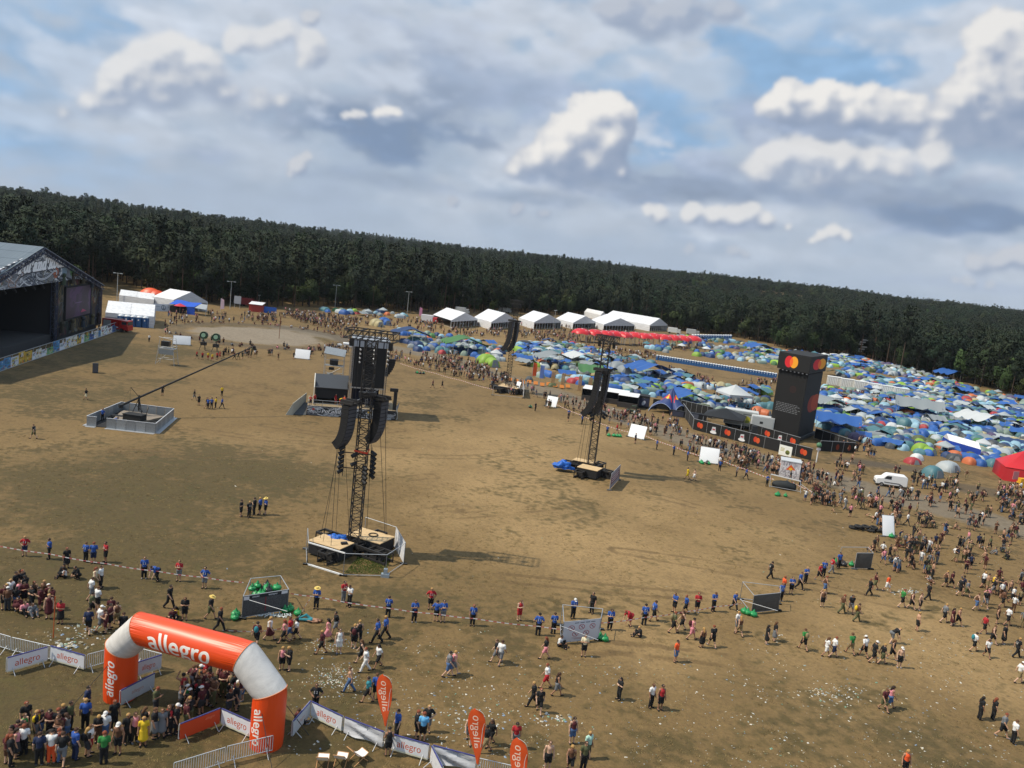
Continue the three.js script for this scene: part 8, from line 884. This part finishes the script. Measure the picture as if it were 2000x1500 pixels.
{ // those who sit round the pit
  const R = rng(88); for (let i = 0; i < 130; i++) { const a = R() * 6.283, k = 1.05 + R() * 0.16; if (Math.sin(a) > 0.2 && Math.cos(a) < -0.75) continue; addPerson(V(pit.c.x + Math.cos(a) * pit.rx * k, 0, pit.c.z + Math.sin(a) * pit.rx * 1.05 * k), { shirt: ['black', 'maroon', 'white', 'grey', 'brown', 'pink'][Math.floor(R() * 6)], top: 'shirt', legc: 'black', legs: 'shorts', pose: R() < 0.75 ? 'sit' : 'stand', turn: -a + Math.PI / 2 + Math.PI, ex: [] }); }
}
people.sort((a, b) => (b.sure || 0) * 0.004 + b.size - (a.sure || 0) * 0.004 - a.size);
const PEOPLE_SINGLE = 300;
{
  const R = rng(990), bag = ['black', 'navy', 'maroon', 'khaki', 'yellow', 'teal', 'grey'];
  people.slice(0, PEOPLE_SINGLE).forEach((q) => {
    const o = poseParts(q.pose), t = thing('person', '', 'person', q.p, q.turn); part('body', o.body, SKIN[Math.floor(R() * 4)], t);
    if (q.top) part(q.top === 'tank' ? 'vest' : 'shirt', o[q.top], CM[q.shirt], t); part(q.legs, o[q.legs], CM[q.legc], t); part('shoes', o.shoes, R() < 0.15 ? CM.grey : CM.black, t);
    const long = q.ex.includes('L'); const hm = HAIR[Math.floor(R() * HAIR.length)]; part('hair', long ? o.long : o.short, hm, t); let extra = '';
    if (q.ex.includes('H')) { part('hat', o.hat, HATM.straw, t); extra = ' and straw hat'; } else if (q.ex.includes('C')) { part('cap', o.cap, HATM.cap, t); extra = ' and white cap'; } if (q.ex.includes('B')) { const c = bag[Math.floor(R() * bag.length)]; part('backpack', o.pack, CM[c], t); extra = extra || ' and backpack'; } if (q.ex.includes('P')) part('print', o.print, CM.white, t);
    t.scale.setScalar((long ? 0.95 : 1) * (0.96 + R() * 0.08));
    const near = landmarks.reduce((b, l) => { const d = Math.hypot(l[1] - q.x, (l[2] - q.y) * 1.6); return d < b[0] ? [d, l[0]] : b; }, [1e9, ''])[1];
    t.userData.base = 'person in ' + (q.top ? q.shirt + (q.top === 'tank' ? ' vest' : ' shirt') : q.legc + ' ' + q.legs + ', bare chested') + (q.top ? extra : '') + ' ' + WORD[q.pose] + ' ' + near; t.userData.group = 'people ' + near; t.userData.px = [q.x, q.y];
  });
  const lowCache = {}, col = { skin: new THREE.Color().setRGB(0.42, 0.24, 0.15), hair: new THREE.Color('#241810') }, CC = Object.fromEntries(Object.entries(CLOTH).map(([k, c]) => [k, new THREE.Color(c)]));
  const low = (k) => lowCache[k] || (lowCache[k] = (() => { const J = pose(k), g = [], add = (a, b, ra, rb, w) => g.push([flat(beam(a, b, ra, 5, rb)), w]); add(J.hip, J.chest, 0.15, 0.17, 'top'); add(J.chest, J.neck, 0.17, 0.07, 'top'); g.push([flat(new THREE.IcosahedronGeometry(0.115, 1).translate(J.head.x, J.head.y, J.head.z)), 'skin'], [flat(new THREE.IcosahedronGeometry(0.12, 0).translate(J.head.x, J.head.y + 0.04, J.head.z - 0.03)), 'hair']); for (const s of [J.l, J.r]) { add(s.sh, s.el, 0.065, 0.05, 'top'); add(s.el, s.hd, 0.045, 0.035, 'skin'); add(s.hp.clone().add(V(0, 0.06, 0)), s.kn, 0.12, 0.085, 'legs'); add(s.kn, s.an, 0.07, 0.05, 'shin'); add(s.an, s.to, 0.055, 0.045, 'hair'); } return g; })());
  const out = []; people.slice(PEOPLE_SINGLE).forEach((q) => { const m = new THREE.Matrix4().compose(q.p, new THREE.Quaternion().setFromAxisAngle(V(0, 1, 0), q.turn), V(1, 1, 1)); for (const [g0, w] of low(q.pose)) { const c = w === 'top' ? (q.top ? CC[q.shirt] : col.skin) : w === 'legs' ? CC[q.legc] : w === 'shin' ? (q.legs === 'trousers' ? CC[q.legc] : col.skin) : col[w]; const g = g0.clone().applyMatrix4(m); out.push(tint(g, c.r, c.g, c.b)); } });
  tag(part('crowd', mergeGeometries(out), new THREE.MeshStandardMaterial({ vertexColors: true, roughness: 0.9 })), 'far crowd of festival visitors between the tents and stalls', 'crowd', null, 'stuff');
}
lap('people');
// ---------------------------------------------------------------- each label singles out one thing: like-looking things are told apart by their order from the left
{
  const sets = {}; for (const o of scene.children) if (o.userData.base) (sets[o.userData.base] ??= []).push(o);
  const th = (k) => k + (k % 10 === 1 && k !== 11 ? 'st' : k % 10 === 2 && k !== 12 ? 'nd' : k % 10 === 3 && k !== 13 ? 'rd' : 'th'); const ord = (i, n) => (i === 0 ? 'leftmost' : i === n - 1 ? 'rightmost' : ['', 'second', 'third', 'fourth', 'fifth', 'sixth', 'seventh', 'eighth', 'ninth', 'tenth'][i] ? ['', 'second', 'third', 'fourth', 'fifth', 'sixth', 'seventh', 'eighth', 'ninth', 'tenth'][i] + ' from left' : th(i + 1) + ' from left');
  for (const [b, L] of Object.entries(sets)) { L.sort((p, q) => p.userData.px[0] - q.userData.px[0]); L.forEach((o, i) => { o.userData.label = L.length > 1 ? b + ', ' + ord(i, L.length) : b; delete o.userData.base; delete o.userData.px; }); }
}
renderer.render(scene, camera);
